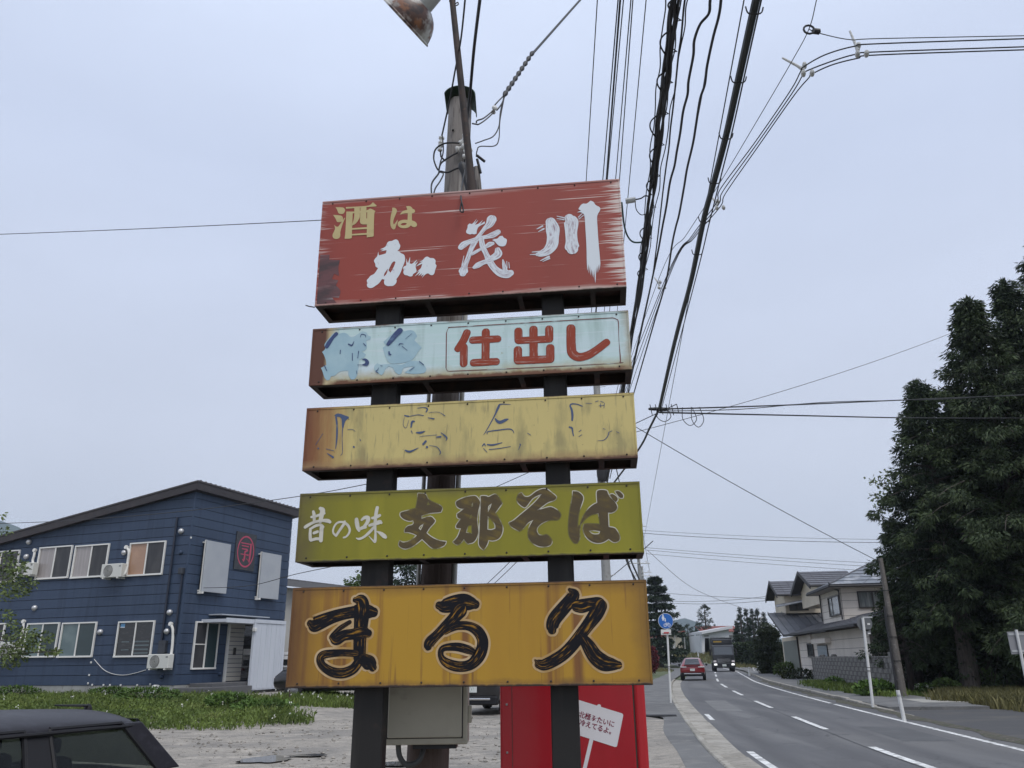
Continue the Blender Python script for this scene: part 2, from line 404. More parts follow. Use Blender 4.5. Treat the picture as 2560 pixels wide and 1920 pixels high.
wheel_tracks(m_asph, (-1.95, -0.62, 0.6, 1.9)); tag(road, 'two lane grey asphalt road curving away past the signs', kind='structure')
# centre dashes, left edge dashes, right edge line : thin sheets of paint
def marking(y0, y1, o0, o1):
    mb = MB(); ribbon(mb, S(y0), S(y1), o0, o1, 0.004, step=0.5); mb.build('lane_marking', m_paint, road, recalc=False)
for a, b in ((11.0, 16.4), (20.25, 24.5), (28.6, 33.0), (37.9, 42.9), (47.5, 53.8), (58.9, 66.2), (73, 81.3), (88, 94), (99, 104)): marking(a, b, -0.075, 0.075)
for a, b in ((12.0, 15.55), (23.2, 25.6), (2, 8)): marking(a, b, -2.42, -2.29)
for a, b in ((-6, 30.6), (31.2, 86.0), (88, 118)): marking(a, b, 2.36, 2.50)
for a_, b_, o0_, o1_, c_ in ((17.5, 21.0, 0.9, 1.9, (0.075, 0.076, 0.078)), (27.0, 33.5, -1.9, -1.1, (0.13, 0.13, 0.128)), (12.0, 14.2, -1.6, -0.7, (0.085, 0.085, 0.087)), (40, 52, 0.5, 1.3, (0.08, 0.08, 0.082))):
    ribbon(MB(), S(a_), S(b_), o0_, o1_, 0.003, step=0.5).build('asphalt_patch', mat('asphalt_patch_%g' % a_, c_, 0.88, var=[(1.2, tuple(x * 1.25 for x in c_), 0.45, 0.65), (45, tuple(x * 1.6 for x in c_), 0.52, 0.7, None, 0.5)], bump=[(70, 0.35, None, 0.006)]), road, recalc=False)
ribbon(MB(), S(6), S(62), -0.13, -0.10, 0.0035, step=0.7).build('tar_seam', m_tar, road, recalc=False)
# left: concrete gutter stones, low kerb, asphalt footway
gut = thing('gutter_kerb', None, None); tag(gut, kind='structure')
s = S(5.0); k = 0
while s < S(62):
    L = 1.95; j = (hash1(k) - 0.5) * 0.03
    slab(MB(), s + 0.012, s + L - 0.012, -3.02 + j * 0.5, -2.52 + j, -0.2, 0.022 + 0.012 * hash1(k + 50), step=0.65, zo=0.008).build('gutter_stone', m_conc, gut, bevel=0.012)
    slab(MB(), s + 0.02, s + L - 0.02, -3.17, -3.035, -0.2, 0.085 + 0.02 * hash1(k + 9), step=0.65).build('kerb_stone', m_conc, gut, bevel=0.02)
    s += L; k += 1
def walk_edge(s): return -3.74 - 0.95 * sstep(S(23.7), S(24.4), s) - 0.05 * sin(s * 0.8)
footl = ribbon(MB(), S(3), S(112), walk_edge, -3.172, 0.060, 0.075, nw=3, step=0.5).build('footway', m_walk, recalc=False); tag(footl, 'worn asphalt footway beside the gutter', kind='structure')
# storm drain grating let into the footway
m_iron = mat('cast_iron', (0.03, 0.03, 0.032), 0.6, 0.6)
dr = thing('drain_grating', 'dark slotted drain grating set across the footway', 'drain', tuple(road_at(S(23.9), -4.0)))
for k in range(9):
    a = MB(); slab(a, S(23.62) + k * 0.06, S(23.62) + k * 0.06 + 0.035, -4.6, -3.3, 0.05, 0.088); a.build('grate_bar', m_iron, dr, world=True)
# yard: pale broken concrete and gravel
m_yard = mat('yard_concrete', (0.30, 0.272, 0.232), 0.92, var=[(0.35, (0.21, 0.195, 0.175), 0.46, 0.60, (1, 1.4, 1)), (1.1, (0.43, 0.385, 0.325), 0.52, 0.68, (0.8, 1.3, 1)), (3.0, (0.13, 0.12, 0.105), 0.56, 0.68, (0.8, 1.2, 1)), (11, (0.22, 0.20, 0.17), 0.5, 0.66), (40, (0.15, 0.14, 0.125), 0.54, 0.68), (70, (0.48, 0.44, 0.38), 0.60, 0.70)], bump=[(3.5, 0.5, (0.7, 2, 1), 0.05), (26, 0.7, None, 0.03)], crack=[(0.45, 0.012, (0.09, 0.085, 0.07)), (1.4, 0.012, (0.12, 0.11, 0.095))])
yd = MB()
yx = [-60 + 1.0 * i for i in range(66)]; yy = [-14 + 1.0 * i for i in range(62)]
def yard_edge(y): return road_at(S(y), walk_edge(S(y)) - 0.01).x
for y in yy:
    xe = yard_edge(y)
    for i in range(len(yx)):
        x = -60 + (xe + 60) * i / (len(yx) - 1)
        bumpz = 0.0
        yd.v.append((x, y, zf(x, y) + 0.03 + bumpz * 0.6 + 0.028 * sstep(1.5, 0, xe - x)))
n_ = len(yx)
for j in range(len(yy) - 1):
    for i in range(n_ - 1): yd.f.append((j * n_ + i, j * n_ + i + 1, (j + 1) * n_ + i + 1, (j + 1) * n_ + i)); yd.mi.append(0)
yard = yd.build('yard', m_yard, recalc=False, smooth=True); tag(yard, 'pale broken concrete and gravel yard', kind='structure')
m_pud = mat('puddle_water', (0.05, 0.045, 0.04), 0.03, spec=0.8, var=[(1.5, (0.10, 0.09, 0.075), 0.4, 0.7)], bump=[(14, 0.04, None, 0.01)])
def blob_sheet(cx, cy, rx, ry, dz, n=40, seed=1, irr=0.25):
    mb = MB(); pts = []
    for k in range(n):
        a = 2 * pi * k / n; w = 1 + irr * (sin(a * 3 + seed) * 0.5 + sin(a * 5 + seed * 2.3) * 0.35 + sin(a * 9 + seed * 1.7) * 0.25)
        x, y = cx + rx * w * cos(a), cy + ry * w * sin(a); pts.append((x, y, zf(x, y) + dz))
    c = (cx, cy, zf(cx, cy) + dz)
    for k in range(n): mb.tri(c, pts[k], pts[(k + 1) % n])
    return mb
YZ = 0.05
for i, (px, py, rx, ry) in enumerate(((1880, 700, 0.42, 0.5), (2190, 672, 0.35, 0.2))):
    q = at_z(px * 0.35262, 1650 + py * 0.35262, 0.06)
    blob_sheet(q.x, q.y, rx, ry, YZ + 0.004 + 0.003 * i, seed=i + 3, irr=0.22).build('puddle', m_pud, yard, recalc=False)
q = at_z(690 + 680 * 0.45208, 1680 + 505 * 0.45208, 0.06)
blob_sheet(q.x, q.y, 0.5, 0.3, YZ + 0.010, seed=5, irr=0.3).build('puddle', m_pud, yard, recalc=False)
# loose gravel and broken bits lying on the yard
gv = MB(); rg_ = random.Random(3)
for k in range(5200):
    y = 10.5 + 13 * rg_.random() ** 1.4; x = rg_.uniform(-9.5, 2.2)
    if x > yard_edge(y) - 0.2: continue
    if sin(x * 1.3 + 2 * sin(y * 0.7)) * sin(y * 1.1 + x * 0.4) < rg_.uniform(-0.6, 0.9): continue
    r = 0.012 + 0.035 * rg_.random() ** 4; c = Vector((x, y, zf(x, y) + 0.03 + r * 0.3)); n0 = len(gv.v); j = [rg_.uniform(0.6, 1.3) * r for _ in range(6)]
    gv.v += [(c.x + j[0], c.y, c.z), (c.x, c.y + j[1], c.z), (c.x - j[2], c.y, c.z), (c.x, c.y - j[3], c.z), (c.x, c.y, c.z + j[4] * 0.7), (c.x, c.y, c.z - r)]
    for a_, b_, c_ in ((0, 1, 4), (1, 2, 4), (2, 3, 4), (3, 0, 4), (1, 0, 5), (2, 1, 5), (3, 2, 5), (0, 3, 5)): gv.f.append((n0 + a_, n0 + b_, n0 + c_)); gv.mi.append(0)
o = gv.build('gravel', mat('gravel_stones', (0.24, 0.22, 0.19), 0.9, island=0.45), recalc=False); tag(o, 'loose grey gravel scattered over the yard', 'gravel', kind='stuff')
# right: dirt strip, kerb stones, footway, forecourt
m_dirt = mat('roadside_dirt', (0.075, 0.068, 0.055), 0.95, var=[(4, (0.05, 0.055, 0.03), 0.45, 0.6), (18, (0.16, 0.14, 0.11), 0.55, 0.7)], bump=[(20, 0.8, None, 0.03)])
dirt = MB()
ribbon(dirt, S(8), S(60), lambda s: 2.86 + 0.10 * sin(s * 0.9) + 0.08 * sin(s * 2.3), 3.13, 0.006, 0.045, step=0.4)
o = dirt.build('roadside_dirt', m_dirt, recalc=False); tag(o, 'dirt gathered along the kerb opposite the signs', kind='structure')
kr = thing('road_kerb', None, None); tag(kr, kind='structure')
s = S(24.5); k = 0
while s < S(82):
    L = 1.9; slab(MB(), s + 0.015, s + L - 0.015, 3.13, 3.29, -0.2, 0.13 * sstep(S(24), S(33), s + 1) + 0.02 * hash1(k), step=0.95).build('kerb_stone', m_conc, kr, bevel=0.02)
    s += L; k += 1
footr = slab(MB(), S(27), S(112), 3.295, 6.2, -0.15, 0.105, zo=0.115).build('footway', m_walk); tag(footr, 'grey asphalt footway below the block wall', kind='structure')
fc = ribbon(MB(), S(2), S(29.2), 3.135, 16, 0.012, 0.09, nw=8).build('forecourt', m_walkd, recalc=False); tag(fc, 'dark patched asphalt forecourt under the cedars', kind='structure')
o = slab(MB(), S(29.3), S(31.6), 5.0, 13, -0.1, 0.118, zo=0.13).build('driveway', mat('drive_concrete', (0.33, 0.32, 0.29), 0.9, var=[(1, (0.24, 0.23, 0.2), 0.45, 0.65)], bump=[(30, 0.3)])); tag(o, 'pale concrete driveway beside the leaning pole', kind='structure')
# ------------------------------------------------------------------ the stack of five sign boards
PSI = radians(-6.5); SGO = Vector((0, 4.0, 0))
sign = thing('roadside_sign', 'tall stack of five weathered painted sign boards on two black steel posts', 'sign', SGO, PSI)
SU = Vector((cos(PSI), sin(PSI), 0)); SNB = Vector((-sin(PSI), cos(PSI), 0))     # along the boards / backwards
def bpx(x, y):
    p = on_plane(x, y, SGO, SNB) - SGO; return p.dot(SU), p.z
BZ = [(3.574, 4.266), (3.092, 3.433), (2.611, 2.962), (2.133, 2.489), (1.529, 2.006)]
BX0, BX1, BD = -1.133, 0.641, 0.24
RUST = (0.10, 0.035, 0.018); RUSTD = (0.045, 0.02, 0.014)
m_b = []
z0, z1 = BZ[0]
m_b.append(mat('red_paint', (0.275, 0.043, 0.026), 0.55, var=[(1.1, (0.235, 0.038, 0.024), 0.45, 0.7, (2.2, 1, 0.3)), (2.4, (0.62, 0.50, 0.46), 0.64, 0.70, (0.45, 1, 34)), (3.0, (0.6, 0.46, 0.42), 0.65, 0.72, (0.7, 1, 70), 0.8)],
   grad=[(0, BX1 - 0.045, BX1 + 0.0, (0.66, 0.58, 0.53), 0.75, 2.2, (0.5, 1, 40), 0.9), (0, BX0 + 0.0, BX0 - 0.05, (0.52, 0.36, 0.33), 0.62, 2.4, (0.5, 1, 36), 0.85), (2, z0 + 0.03, z0 - 0.02, (0.58, 0.50, 0.44), 0.16, 3, (0.5, 1, 8), 0.8), (2, z1 - 0.035, z1 + 0.03, (0.6, 0.52, 0.48), 0.16, 3, (0.3, 1, 8), 0.8), (2, z0 + 0.008, z0 - 0.003, (0.06, 0.045, 0.035), 0.03, 9)], bump=[(6, 0.12, (0.4, 1, 12), 0.004)]))
z0, z1 = BZ[1]
m_b.append(mat('pale_blue_paint', (0.48, 0.63, 0.62), 0.6, var=[(1.5, (0.55, 0.66, 0.70), 0.45, 0.65, (0.7, 1, 6)), (2.0, (0.34, 0.46, 0.44), 0.5, 0.7, (6, 1, 0.8)), (4.5, (0.62, 0.68, 0.72), 0.55, 0.75, (0.5, 1, 18)), (30, (0.30, 0.27, 0.15), 0.66, 0.75)],
   grad=[(2, z0 + 0.085, z0 + 0.01, (0.42, 0.36, 0.19), 0.10, 9), (2, z0 + 0.030, z0 + 0.012, (0.14, 0.06, 0.03), 0.055, 14), (0, BX0 + 0.155, BX0 + 0.10, (0.46, 0.38, 0.22), 0.06, 6), (0, BX0 + 0.10, BX0 + 0.075, RUST, 0.03, 5, (1, 1, 0.5)), (0, BX1 - 0.05, BX1 + 0.02, (0.34, 0.28, 0.17), 0.16, 5), (2, z1 - 0.012, z1 + 0.002, (0.12, 0.06, 0.04), 0.03, 8)]))
z0, z1 = BZ[2]
m_b.append(mat('straw_paint', (0.55, 0.45, 0.175), 0.6, var=[(1.3, (0.49, 0.40, 0.16), 0.45, 0.65, (1.6, 1, 0.5)), (3.2, (0.27, 0.235, 0.11), 0.52, 0.68, (3.2, 1, 1.0), 0.75), (14, (0.22, 0.19, 0.10), 0.58, 0.70, (4, 1, 0.5), 0.6), (40, (0.16, 0.13, 0.07), 0.68, 0.74)],
   grad=[(0, BX0 + 0.30, BX0 + 0.02, (0.26, 0.10, 0.028), 0.42, 3.0, (3.2, 1, 0.35)), (0, BX0 + 0.12, BX0 - 0.02, (0.13, 0.042, 0.02), 0.22, 4, (2.5, 1, 0.4)), (2, z0 + 0.06, z0 + 0.0, (0.30, 0.19, 0.09), 0.09, 9), (2, z0 + 0.022, z0 + 0.006, (0.09, 0.04, 0.022), 0.04, 14), (2, z1 - 0.006, z1 + 0.002, (0.10, 0.04, 0.025), 0.02, 8)]))
z0, z1 = BZ[3]
GREEN = (0.235, 0.215, 0.008)
m_b.append(mat('olive_paint', GREEN, 0.5, var=[(1.0, (0.18, 0.165, 0.010), 0.42, 0.66, (2.6, 1, 0.35)), (2.2, (0.275, 0.25, 0.015), 0.52, 0.75, (2.2, 1, 0.6))],
   grad=[(0, BX0 + 0.12, BX0 - 0.03, (0.085, 0.065, 0.03), 0.2, 3), (2, z1 - 0.05, z1 + 0.03, (0.10, 0.085, 0.03), 0.12, 3), (2, z0 + 0.010, z0 + 0.0, (0.06, 0.05, 0.03), 0.03, 14), (2, z1 - 0.004, z1 + 0.001, (0.04, 0.035, 0.03), 0.01, 8)]))
z0, z1 = BZ[4]
m_b.append(mat('ochre_paint', (0.40, 0.225, 0.016), 0.5, var=[(0.9, (0.33, 0.17, 0.016), 0.42, 0.66, (2.2, 1, 0.3)), (3.2, (0.165, 0.062, 0.018), 0.54, 0.68, (3.4, 1, 0.10), 0.9), (9, (0.13, 0.05, 0.018), 0.60, 0.70, (3, 1, 0.12), 0.7), (2, (0.43, 0.26, 0.025), 0.55, 0.75, (2, 1, 0.5))],
   grad=[(0, BX0 + 0.22, BX0 - 0.04, (0.085, 0.032, 0.014), 0.30, 2.5, (1.5, 1, 0.5)), (2, z1 - 0.06, z1 + 0.03, (0.13, 0.06, 0.02), 0.10, 3), (0, BX1 - 0.10, BX1 + 0.04, (0.12, 0.06, 0.02), 0.16, 3), (2, z0 + 0.035, z0 - 0.005, (0.16, 0.085, 0.025), 0.07, 6), (2, z0 + 0.012, z0 + 0.004, (0.03, 0.018, 0.014), 0.03, 12), (2, z1 - 0.006, z1 + 0.001, (0.05, 0.025, 0.02), 0.02, 8)]))
m_blk = mat('black_steel', (0.017, 0.016, 0.0155), 0.6, 0.0, spec=0.3, var=[(3, (0.034, 0.032, 0.030), 0.5, 0.7, (3, 3, 0.4)), (8, (0.05, 0.032, 0.026), 0.62, 0.76)], bump=[(14, 0.25, (1, 1, 0.4), 0.004)])
m_frm = mat('frame_steel', (0.030, 0.022, 0.019), 0.75, var=[(5, (0.065, 0.035, 0.024), 0.52, 0.7)])
post_l = MB(); post_l.hexa([(-0.822, 0.075, 0), (-0.668, 0.075, 0), (-0.668, 0.165, 0), (-0.822, 0.165, 0), (-0.790, 0.075, 4.2), (-0.645, 0.075, 4.2), (-0.645, 0.165, 4.2), (-0.790, 0.165, 4.2)])
post_l.build('post', m_blk, sign, bevel=0.006)
post_r = MB(); post_r.hexa([(0.152, 0.075, 0), (0.288, 0.075, 0), (0.288, 0.165, 0), (0.152, 0.165, 0), (0.167, 0.075, 4.2), (0.288, 0.075, 4.2), (0.288, 0.165, 4.2), (0.167, 0.165, 4.2)])
post_r.build('post', m_blk, sign, bevel=0.006)
BN = ('red', 'pale blue', 'straw yellow', 'olive green', 'ochre')
BLAB = ('red sake advertising board with white brush lettering, topmost of the stack', 'pale blue rust-edged board with red lettering in a thin frame', 'straw yellow board with its blue lettering almost flaked away', 'olive green board with brown brush lettering', 'ochre board with large black brush lettering, lowest of the stack')
boards = []
RIV = bpy.data.meshes.new('rivet'); _b = bmesh.new(); bmesh.ops.create_uvsphere(_b, u_segments=8, v_segments=5, radius=0.005); _b.to_mesh(RIV); _b.free(); RIV.materials.append(m_frm)
for i, (z0, z1) in enumerate(BZ):
    f = MB().box(BX0, BX1, 0, 0.004, z0, z1)
    bo = f.build('sign_board', m_b[i], sign); bo['label'] = BLAB[i]; boards.append(bo)
    for k, (xa, xb, za, zb) in enumerate(((BX0, BX1, z1 - 0.012, z1), (BX0, BX1, z0, z0 + 0.012), (BX0, BX0 + 0.010, z0 + 0.0125, z1 - 0.0125), (BX1 - 0.010, BX1, z0 + 0.0125, z1 - 0.0125))):
        MB().box(xa, xb, -0.0028, -0.0002, za, zb).build('edge_strip', m_b[i], bo, bevel=0.0012)
    rv_me = None
    for k in range(9):
        for zz in (z0 + 0.02, z1 - 0.02):
            o_ = bpy.data.objects.new('rivet', RIV); COL.objects.link(o_); o_.parent = bo; o_.location = (BX0 + 0.06 + k * (BX1 - BX0 - 0.12) / 8 + 0.02 * (hash1(k + i * 9) - 0.5), -0.0004, zz)
    # back sheet, end sheets, top sheet, angle-iron frame seen from below
    MB().box(BX0, BX1, BD, BD + 0.004, z0, z1).build('back_sheet', m_frm, bo)
    for xa in (BX0, BX1 - 0.004): MB().box(xa, xa + 0.004, 0.0045, BD - 0.0005, z0 + 0.001, z1 - 0.001).build('end_sheet', m_frm, bo)
    MB().box(BX0 + 0.005, BX1 - 0.005, 0.005, BD - 0.001, z1 - 0.006, z1 - 0.002).build('top_sheet', m_frm, bo)
    for ya in (0.0045, BD - 0.030): MB().box(BX0 + 0.005, BX1 - 0.005, ya, ya + 0.0295, z0 - 0.001, z0 + 0.003).build('frame_angle', m_frm, bo)
    for xa in (BX0 + 0.005, -0.5, 0.03, 0.44, BX1 - 0.034): MB().box(xa, xa + 0.029, 0.0345, BD - 0.0305, z0, z0 + 0.004).build('frame_angle', m_frm, bo)
    MB().box(BX0 + 0.006, BX1 - 0.006, 0.035, BD - 0.031, z0 + 0.05, z0 + 0.054).build('inner_tray', m_frm, bo)
# flaking purple-brown patch on the lower left of the red board
m_patch = mat('old_paint_patch', (0.13, 0.052, 0.055), 0.65, var=[(2.5, (0.36, 0.30, 0.30), 0.55, 0.68, (0.5, 1, 14)), (5, (0.06, 0.035, 0.038), 0.5, 0.66, (1, 1, 3))])
def cxf(x0, y0, s): return lambda x, y: bpx(x0 + x * s, y0 + y * s)
LZ = [0.0008]
def lett(board, name, items, cf, m, m_out=None, outw=0.0, base=0.0008, label=None, sm=6):
    """items: ('p', pts, [holes]) or ('s', [(x,y,w)..]) in crop pixels; laid on the board, each stroke a hair above the last"""
    mbs = {'in': MB(), 'out': MB()}; mbs['in'].uv = []; mbs['out'].uv = []
    n_ = 0
    def sc(): 
        a = cf(0, 0); b_ = cf(100, 0); return sqrt((a[0] - b_[0]) ** 2 + (a[1] - b_[1]) ** 2) / 100
    k = sc()
    def ribbon2(mb, pts, yoff, extra, closed=False, cap=True):
        P = [Vector((*cf(x, y), w * k + extra)) for x, y, w in pts]
        if len(P) > 2 and not closed: P = catmull(P, sm)
        elif not closed and len(P) == 2: P = [P[0].lerp(P[1], t / 4) for t in range(5)]
        m_ = len(P); L = 0.0; base_i = len(mb.v); rows = 5
        cap_ps = []
        if cap and not closed:
            def capn(p, q):
                d = (p.xy - q.xy); d = d.normalized() if d.length > 1e-9 else Vector((1, 0)); out = []
                for t in (0.35, 0.62, 0.82, 0.95):
                    out.append(Vector((p.x + d.x * p.z * 0.5 * t, p.y + d.y * p.z * 0.5 * t, p.z * sqrt(max(0.0, 1 - t * t)))))
                return out
            P = list(reversed(capn(P[0], P[1]))) + P + capn(P[-1], P[-2]); m_ = len(P)
        for i, p in enumerate(P):
            t = (P[(i + 1) % m_ if closed else min(i + 1, m_ - 1)] - P[i - 1 if (closed or i) else 0]).xy
            t = t.normalized() if t.length > 1e-9 else Vector((1, 0)); nn = Vector((-t.y, t.x))
            if i: L += (p.xy - P[i - 1].xy).length
            for r in range(rows):
                q = (r / (rows - 1) - 0.5); mb.v.append((p.x + nn.x * q * p.z, yoff, p.y + nn.y * q * p.z)); mb.uv.append((L * 6 + n_ * 3.7, r / (rows - 1)))
        for i in range(m_ if closed else m_ - 1):
            i2 = (i + 1) % m_
            for r in range(rows - 1):
                a = base_i + i * rows + r; b_ = base_i + i2 * rows + r; mb.f.append((a, a + 1, b_ + 1, b_)); mb.mi.append(0)
    for it in items:
        yo = -(base + 0.0006 + n_ * 0.00012)
        if it[0] == 's':
            ribbon2(mbs['in'], it[1], yo, 0.0)
            if m_out: ribbon2(mbs['out'], it[1], -(base + n_ * 0.00001), outw)
        else:
            holes = it[2] if len(it) > 2 else []
            def smooth(R):
                R = [Vector((*cf(x, y), 0)) for x, y in R]
                out = []; L_ = len(R)
                for i in range(L_):
                    p0, p1, p2, p3 = R[i - 1], R[i], R[(i + 1) % L_], R[(i + 2) % L_]
                    a_in = (p1 - p0); a_out = (p2 - p1)
                    sharp = a_in.length > 1e-9 and a_out.length > 1e-9 and a_in.angle(a_out) > radians(62)
                    a2_out = (p3 - p2); sharp2 = a2_out.length > 1e-9 and a_out.angle(a2_out) > radians(62)
                    q0 = p1 - (p2 - p1) * 0.5 if sharp else p0; q3 = p2 + (p2 - p1) * 0.5 if sharp2 else p3
                    for t in (0, 0.33, 0.66):
                        out.append(0.5 * ((2 * p1) + (p2 - q0) * t + (2 * q0 - 5 * p1 + 4 * p2 - q3) * t * t + (3 * p1 - q0 - 3 * p2 + q3) * t ** 3))
                return out
            rings = [smooth(it[1])] + [smooth(h) for h in holes]; flat = [p for r in rings for p in r]
            mb = mbs['in']; b0 = len(mb.v)
            for p in flat: mb.v.append((p.x, yo, p.y)); mb.uv.append((p.y * 5 + p.x * 2, p.x * 0.9 - p.y * 0.2))
            for t in tessellate_polygon(rings): mb.f.append((b0 + t[0], b0 + t[1], b0 + t[2])); mb.mi.append(0)
            if m_out:
                for r in rings:
                    mb = mbs['out']; pts = r; base_i = len(mb.v); M_ = len(pts)
                    for i, p in enumerate(pts):
                        t = (pts[(i + 1) % M_] - pts[i - 1]).xy; t = t.normalized() if t.length > 1e-9 else Vector((1, 0)); nn = Vector((-t.y, t.x))
                        for q in (-0.5, 0.5): mb.v.append((p.x + nn.x * q * outw, -(base + 0.0001), p.y + nn.y * q * outw)); mb.uv.append((i * 0.05, q))
                    for i in range(M_):
                        a = base_i + i * 2; b_ = base_i + ((i + 1) % M_) * 2; mb.f.append((a, a + 1, b_ + 1, b_)); mb.mi.append(0)
        n_ += 1
    o = mbs['in'].build(name, m, board, recalc=False)
    if label: o['label'] = label
    if name == 'paint_remnant': o['kind'] = 'stuff'
    if m_out: mbs['out'].build('painted_outline', m_out, board, recalc=False)
    return o
A1 = cxf(820, 490, 0.10850); A2 = cxf(900, 580, 0.09946); A3 = cxf(1120, 520, 0.12055); A4 = cxf(1310, 480, 0.14464)
B1 = cxf(790, 800, 0.14467); B2 = cxf(1100, 780, 0.21700); C1 = cxf(770, 990, 0.18535); C2 = cxf(1170, 990, 0.18987)
D1 = cxf(740, 1240, 0.11302); D2 = cxf(980, 1220, 0.13562); D3 = cxf(1250, 1210, 0.14919)
E1 = cxf(750, 1470, 0.14464); E2 = cxf(1040, 1470, 0.13263); E3 = cxf(1320, 1450, 0.15072); T1 = cxf(760, 420, 0.38879)
P_ = lambda *a: ('p', list(a)); S_ = lambda *a: ('s', list(a))
def PH(o, *h): return ('p', o, list(h))
lett(boards[0], 'paint_patch', [P_((98, 560), (165, 558), (163, 590), (232, 592), (222, 640), (226, 695), (195, 680), (180, 715), (222, 722), (205, 755), (235, 790), (225, 835), (180, 832), (210, 868), (82, 880), (92, 720))], T1, m_patch)
m_gold = mat('cream_gold_paint', (0.50, 0.41, 0.19), 0.5, var=[(9, (0.42, 0.33, 0.15), 0.5, 0.7)])
lett(boards[0], 'painted_character', [
 P_((175, 262), (345, 268), (388, 310), (390, 360), (350, 410), (285, 415), (240, 390), (212, 320)), P_((120, 440), (290, 452), (340, 490), (348, 540), (325, 590), (260, 605), (210, 595), (180, 530)),
 P_((140, 665), (185, 705), (235, 708), (275, 660), (385, 505), (395, 512), (340, 650), (300, 780), (285, 850), (285, 920), (255, 975), (195, 992), (140, 980), (110, 940), (110, 890), (150, 800), (165, 740)),
 P_((415, 258), (610, 250), (940, 222), (1035, 145), (1120, 222), (1105, 243), (890, 258), (420, 298)), P_((425, 362), (600, 362), (600, 402), (572, 402), (550, 970), (500, 985), (385, 988), (405, 800)),
 P_((608, 258), (735, 258), (735, 480), (700, 560), (640, 640), (565, 685), (565, 640), (595, 540), (608, 420)), P_((752, 258), (888, 258), (888, 520), (905, 525), (905, 658), (790, 658), (745, 620), (740, 560)),
 P_((600, 362), (890, 335), (985, 295), (1120, 368), (1070, 405), (1055, 930), (1010, 945), (905, 955), (895, 920), (905, 380), (600, 402)),
 P_((555, 745), (910, 720), (910, 765), (555, 782)), P_((550, 880), (910, 855), (910, 898), (550, 915))], A1, m_gold, label='cream character for sake')
lett(boards[0], 'painted_character', [
 P_((1482, 272), (1540, 275), (1585, 320), (1585, 370), (1540, 480), (1510, 560), (1505, 625), (1520, 658), (1550, 625), (1610, 545), (1600, 600), (1565, 700), (1550, 750), (1520, 775), (1480, 755), (1445, 690), (1437, 590), (1450, 450), (1480, 340)),
 P_((1800, 240), (1880, 235), (1930, 265), (1950, 295), (1995, 320), (2005, 365), (1975, 395), (1935, 400), (1935, 565), (1835, 560), (1840, 400), (1760, 405), (1665, 430), (1680, 395), (1740, 345), (1830, 320)),
 PH([(1605, 640), (1640, 585), (1720, 555), (1835, 552), (1935, 565), (2015, 600), (2050, 645), (2045, 695), (2000, 720), (1955, 712), (1910, 680), (1860, 725), (1790, 745), (1700, 740), (1630, 705)], [(1675, 655), (1720, 628), (1790, 625), (1820, 640), (1795, 665), (1740, 680), (1695, 675)])], A1, m_gold)
m_white = brush_mat('white_brush_paint', (0.66, 0.70, 0.74), (0.30, 0.21, 0.25), 0.44, 0.56, su=1.6, sv=9, edge=True)
m_wsol = mat('white_solid_paint', (0.66, 0.70, 0.73), 0.5, var=[(24, (0.40, 0.36, 0.42), 0.62, 0.74)])
lett(boards[0], 'painted_character', [PH([(500, 440), (640, 372), (690, 270), (740, 235), (800, 228), (860, 200), (910, 190), (960, 220), (985, 285), (1015, 350), (990, 430), (940, 480), (980, 492), (1040, 540), (1095, 565), (1125, 610), (1135, 700), (1110, 790), (1065, 900), (1030, 1000), (985, 1090), (910, 1195), (925, 1220), (900, 1300), (830, 1355), (760, 1360), (690, 1360), (620, 1320), (605, 1250), (620, 1200), (555, 1185), (480, 1290), (390, 1355), (320, 1400), (250, 1412), (190, 1380), (175, 1320), (190, 1290), (172, 1220), (220, 1160), (270, 1100), (350, 1060), (420, 970), (455, 910), (395, 870), (385, 800), (352, 730), (390, 660), (435, 610), (462, 495), (475, 590), (560, 570), (650, 540), (670, 460), (510, 490), (600, 445)], [(800, 790), (860, 735), (895, 760), (850, 880), (770, 1025), (715, 965)], [(610, 1060), (640, 1010), (700, 920), (690, 1000), (650, 1080), (600, 1120)]),
 P_((1170, 665), (1190, 760), (1215, 775), (1250, 645), (1262, 655), (1250, 790), (1300, 805), (1350, 770), (1425, 705), (1432, 715), (1370, 810), (1470, 740), (1400, 850), (1420, 960), (1410, 1010), (1340, 1060), (1320, 1105), (1265, 1122), (1210, 1105), (1190, 1092), (1125, 1080), (1090, 1020), (1100, 960), (1085, 905), (1110, 870), (1165, 840), (1165, 760)),
 P_((1580, 705), (1640, 640), (1700, 622), (1760, 655), (1850, 665), (1900, 720), (1895, 800), (1925, 850), (1890, 960), (1870, 1040), (1830, 1085), (1765, 1080), (1720, 1045), (1660, 1060), (1555, 1155), (1610, 1065), (1525, 1115), (1565, 1040), (1465, 1110), (1520, 1015), (1380, 1120), (1495, 975), (1420, 1012), (1530, 910), (1565, 800), (1400, 875), (1500, 790), (1580, 745), (1490, 755))], A2, m_wsol)
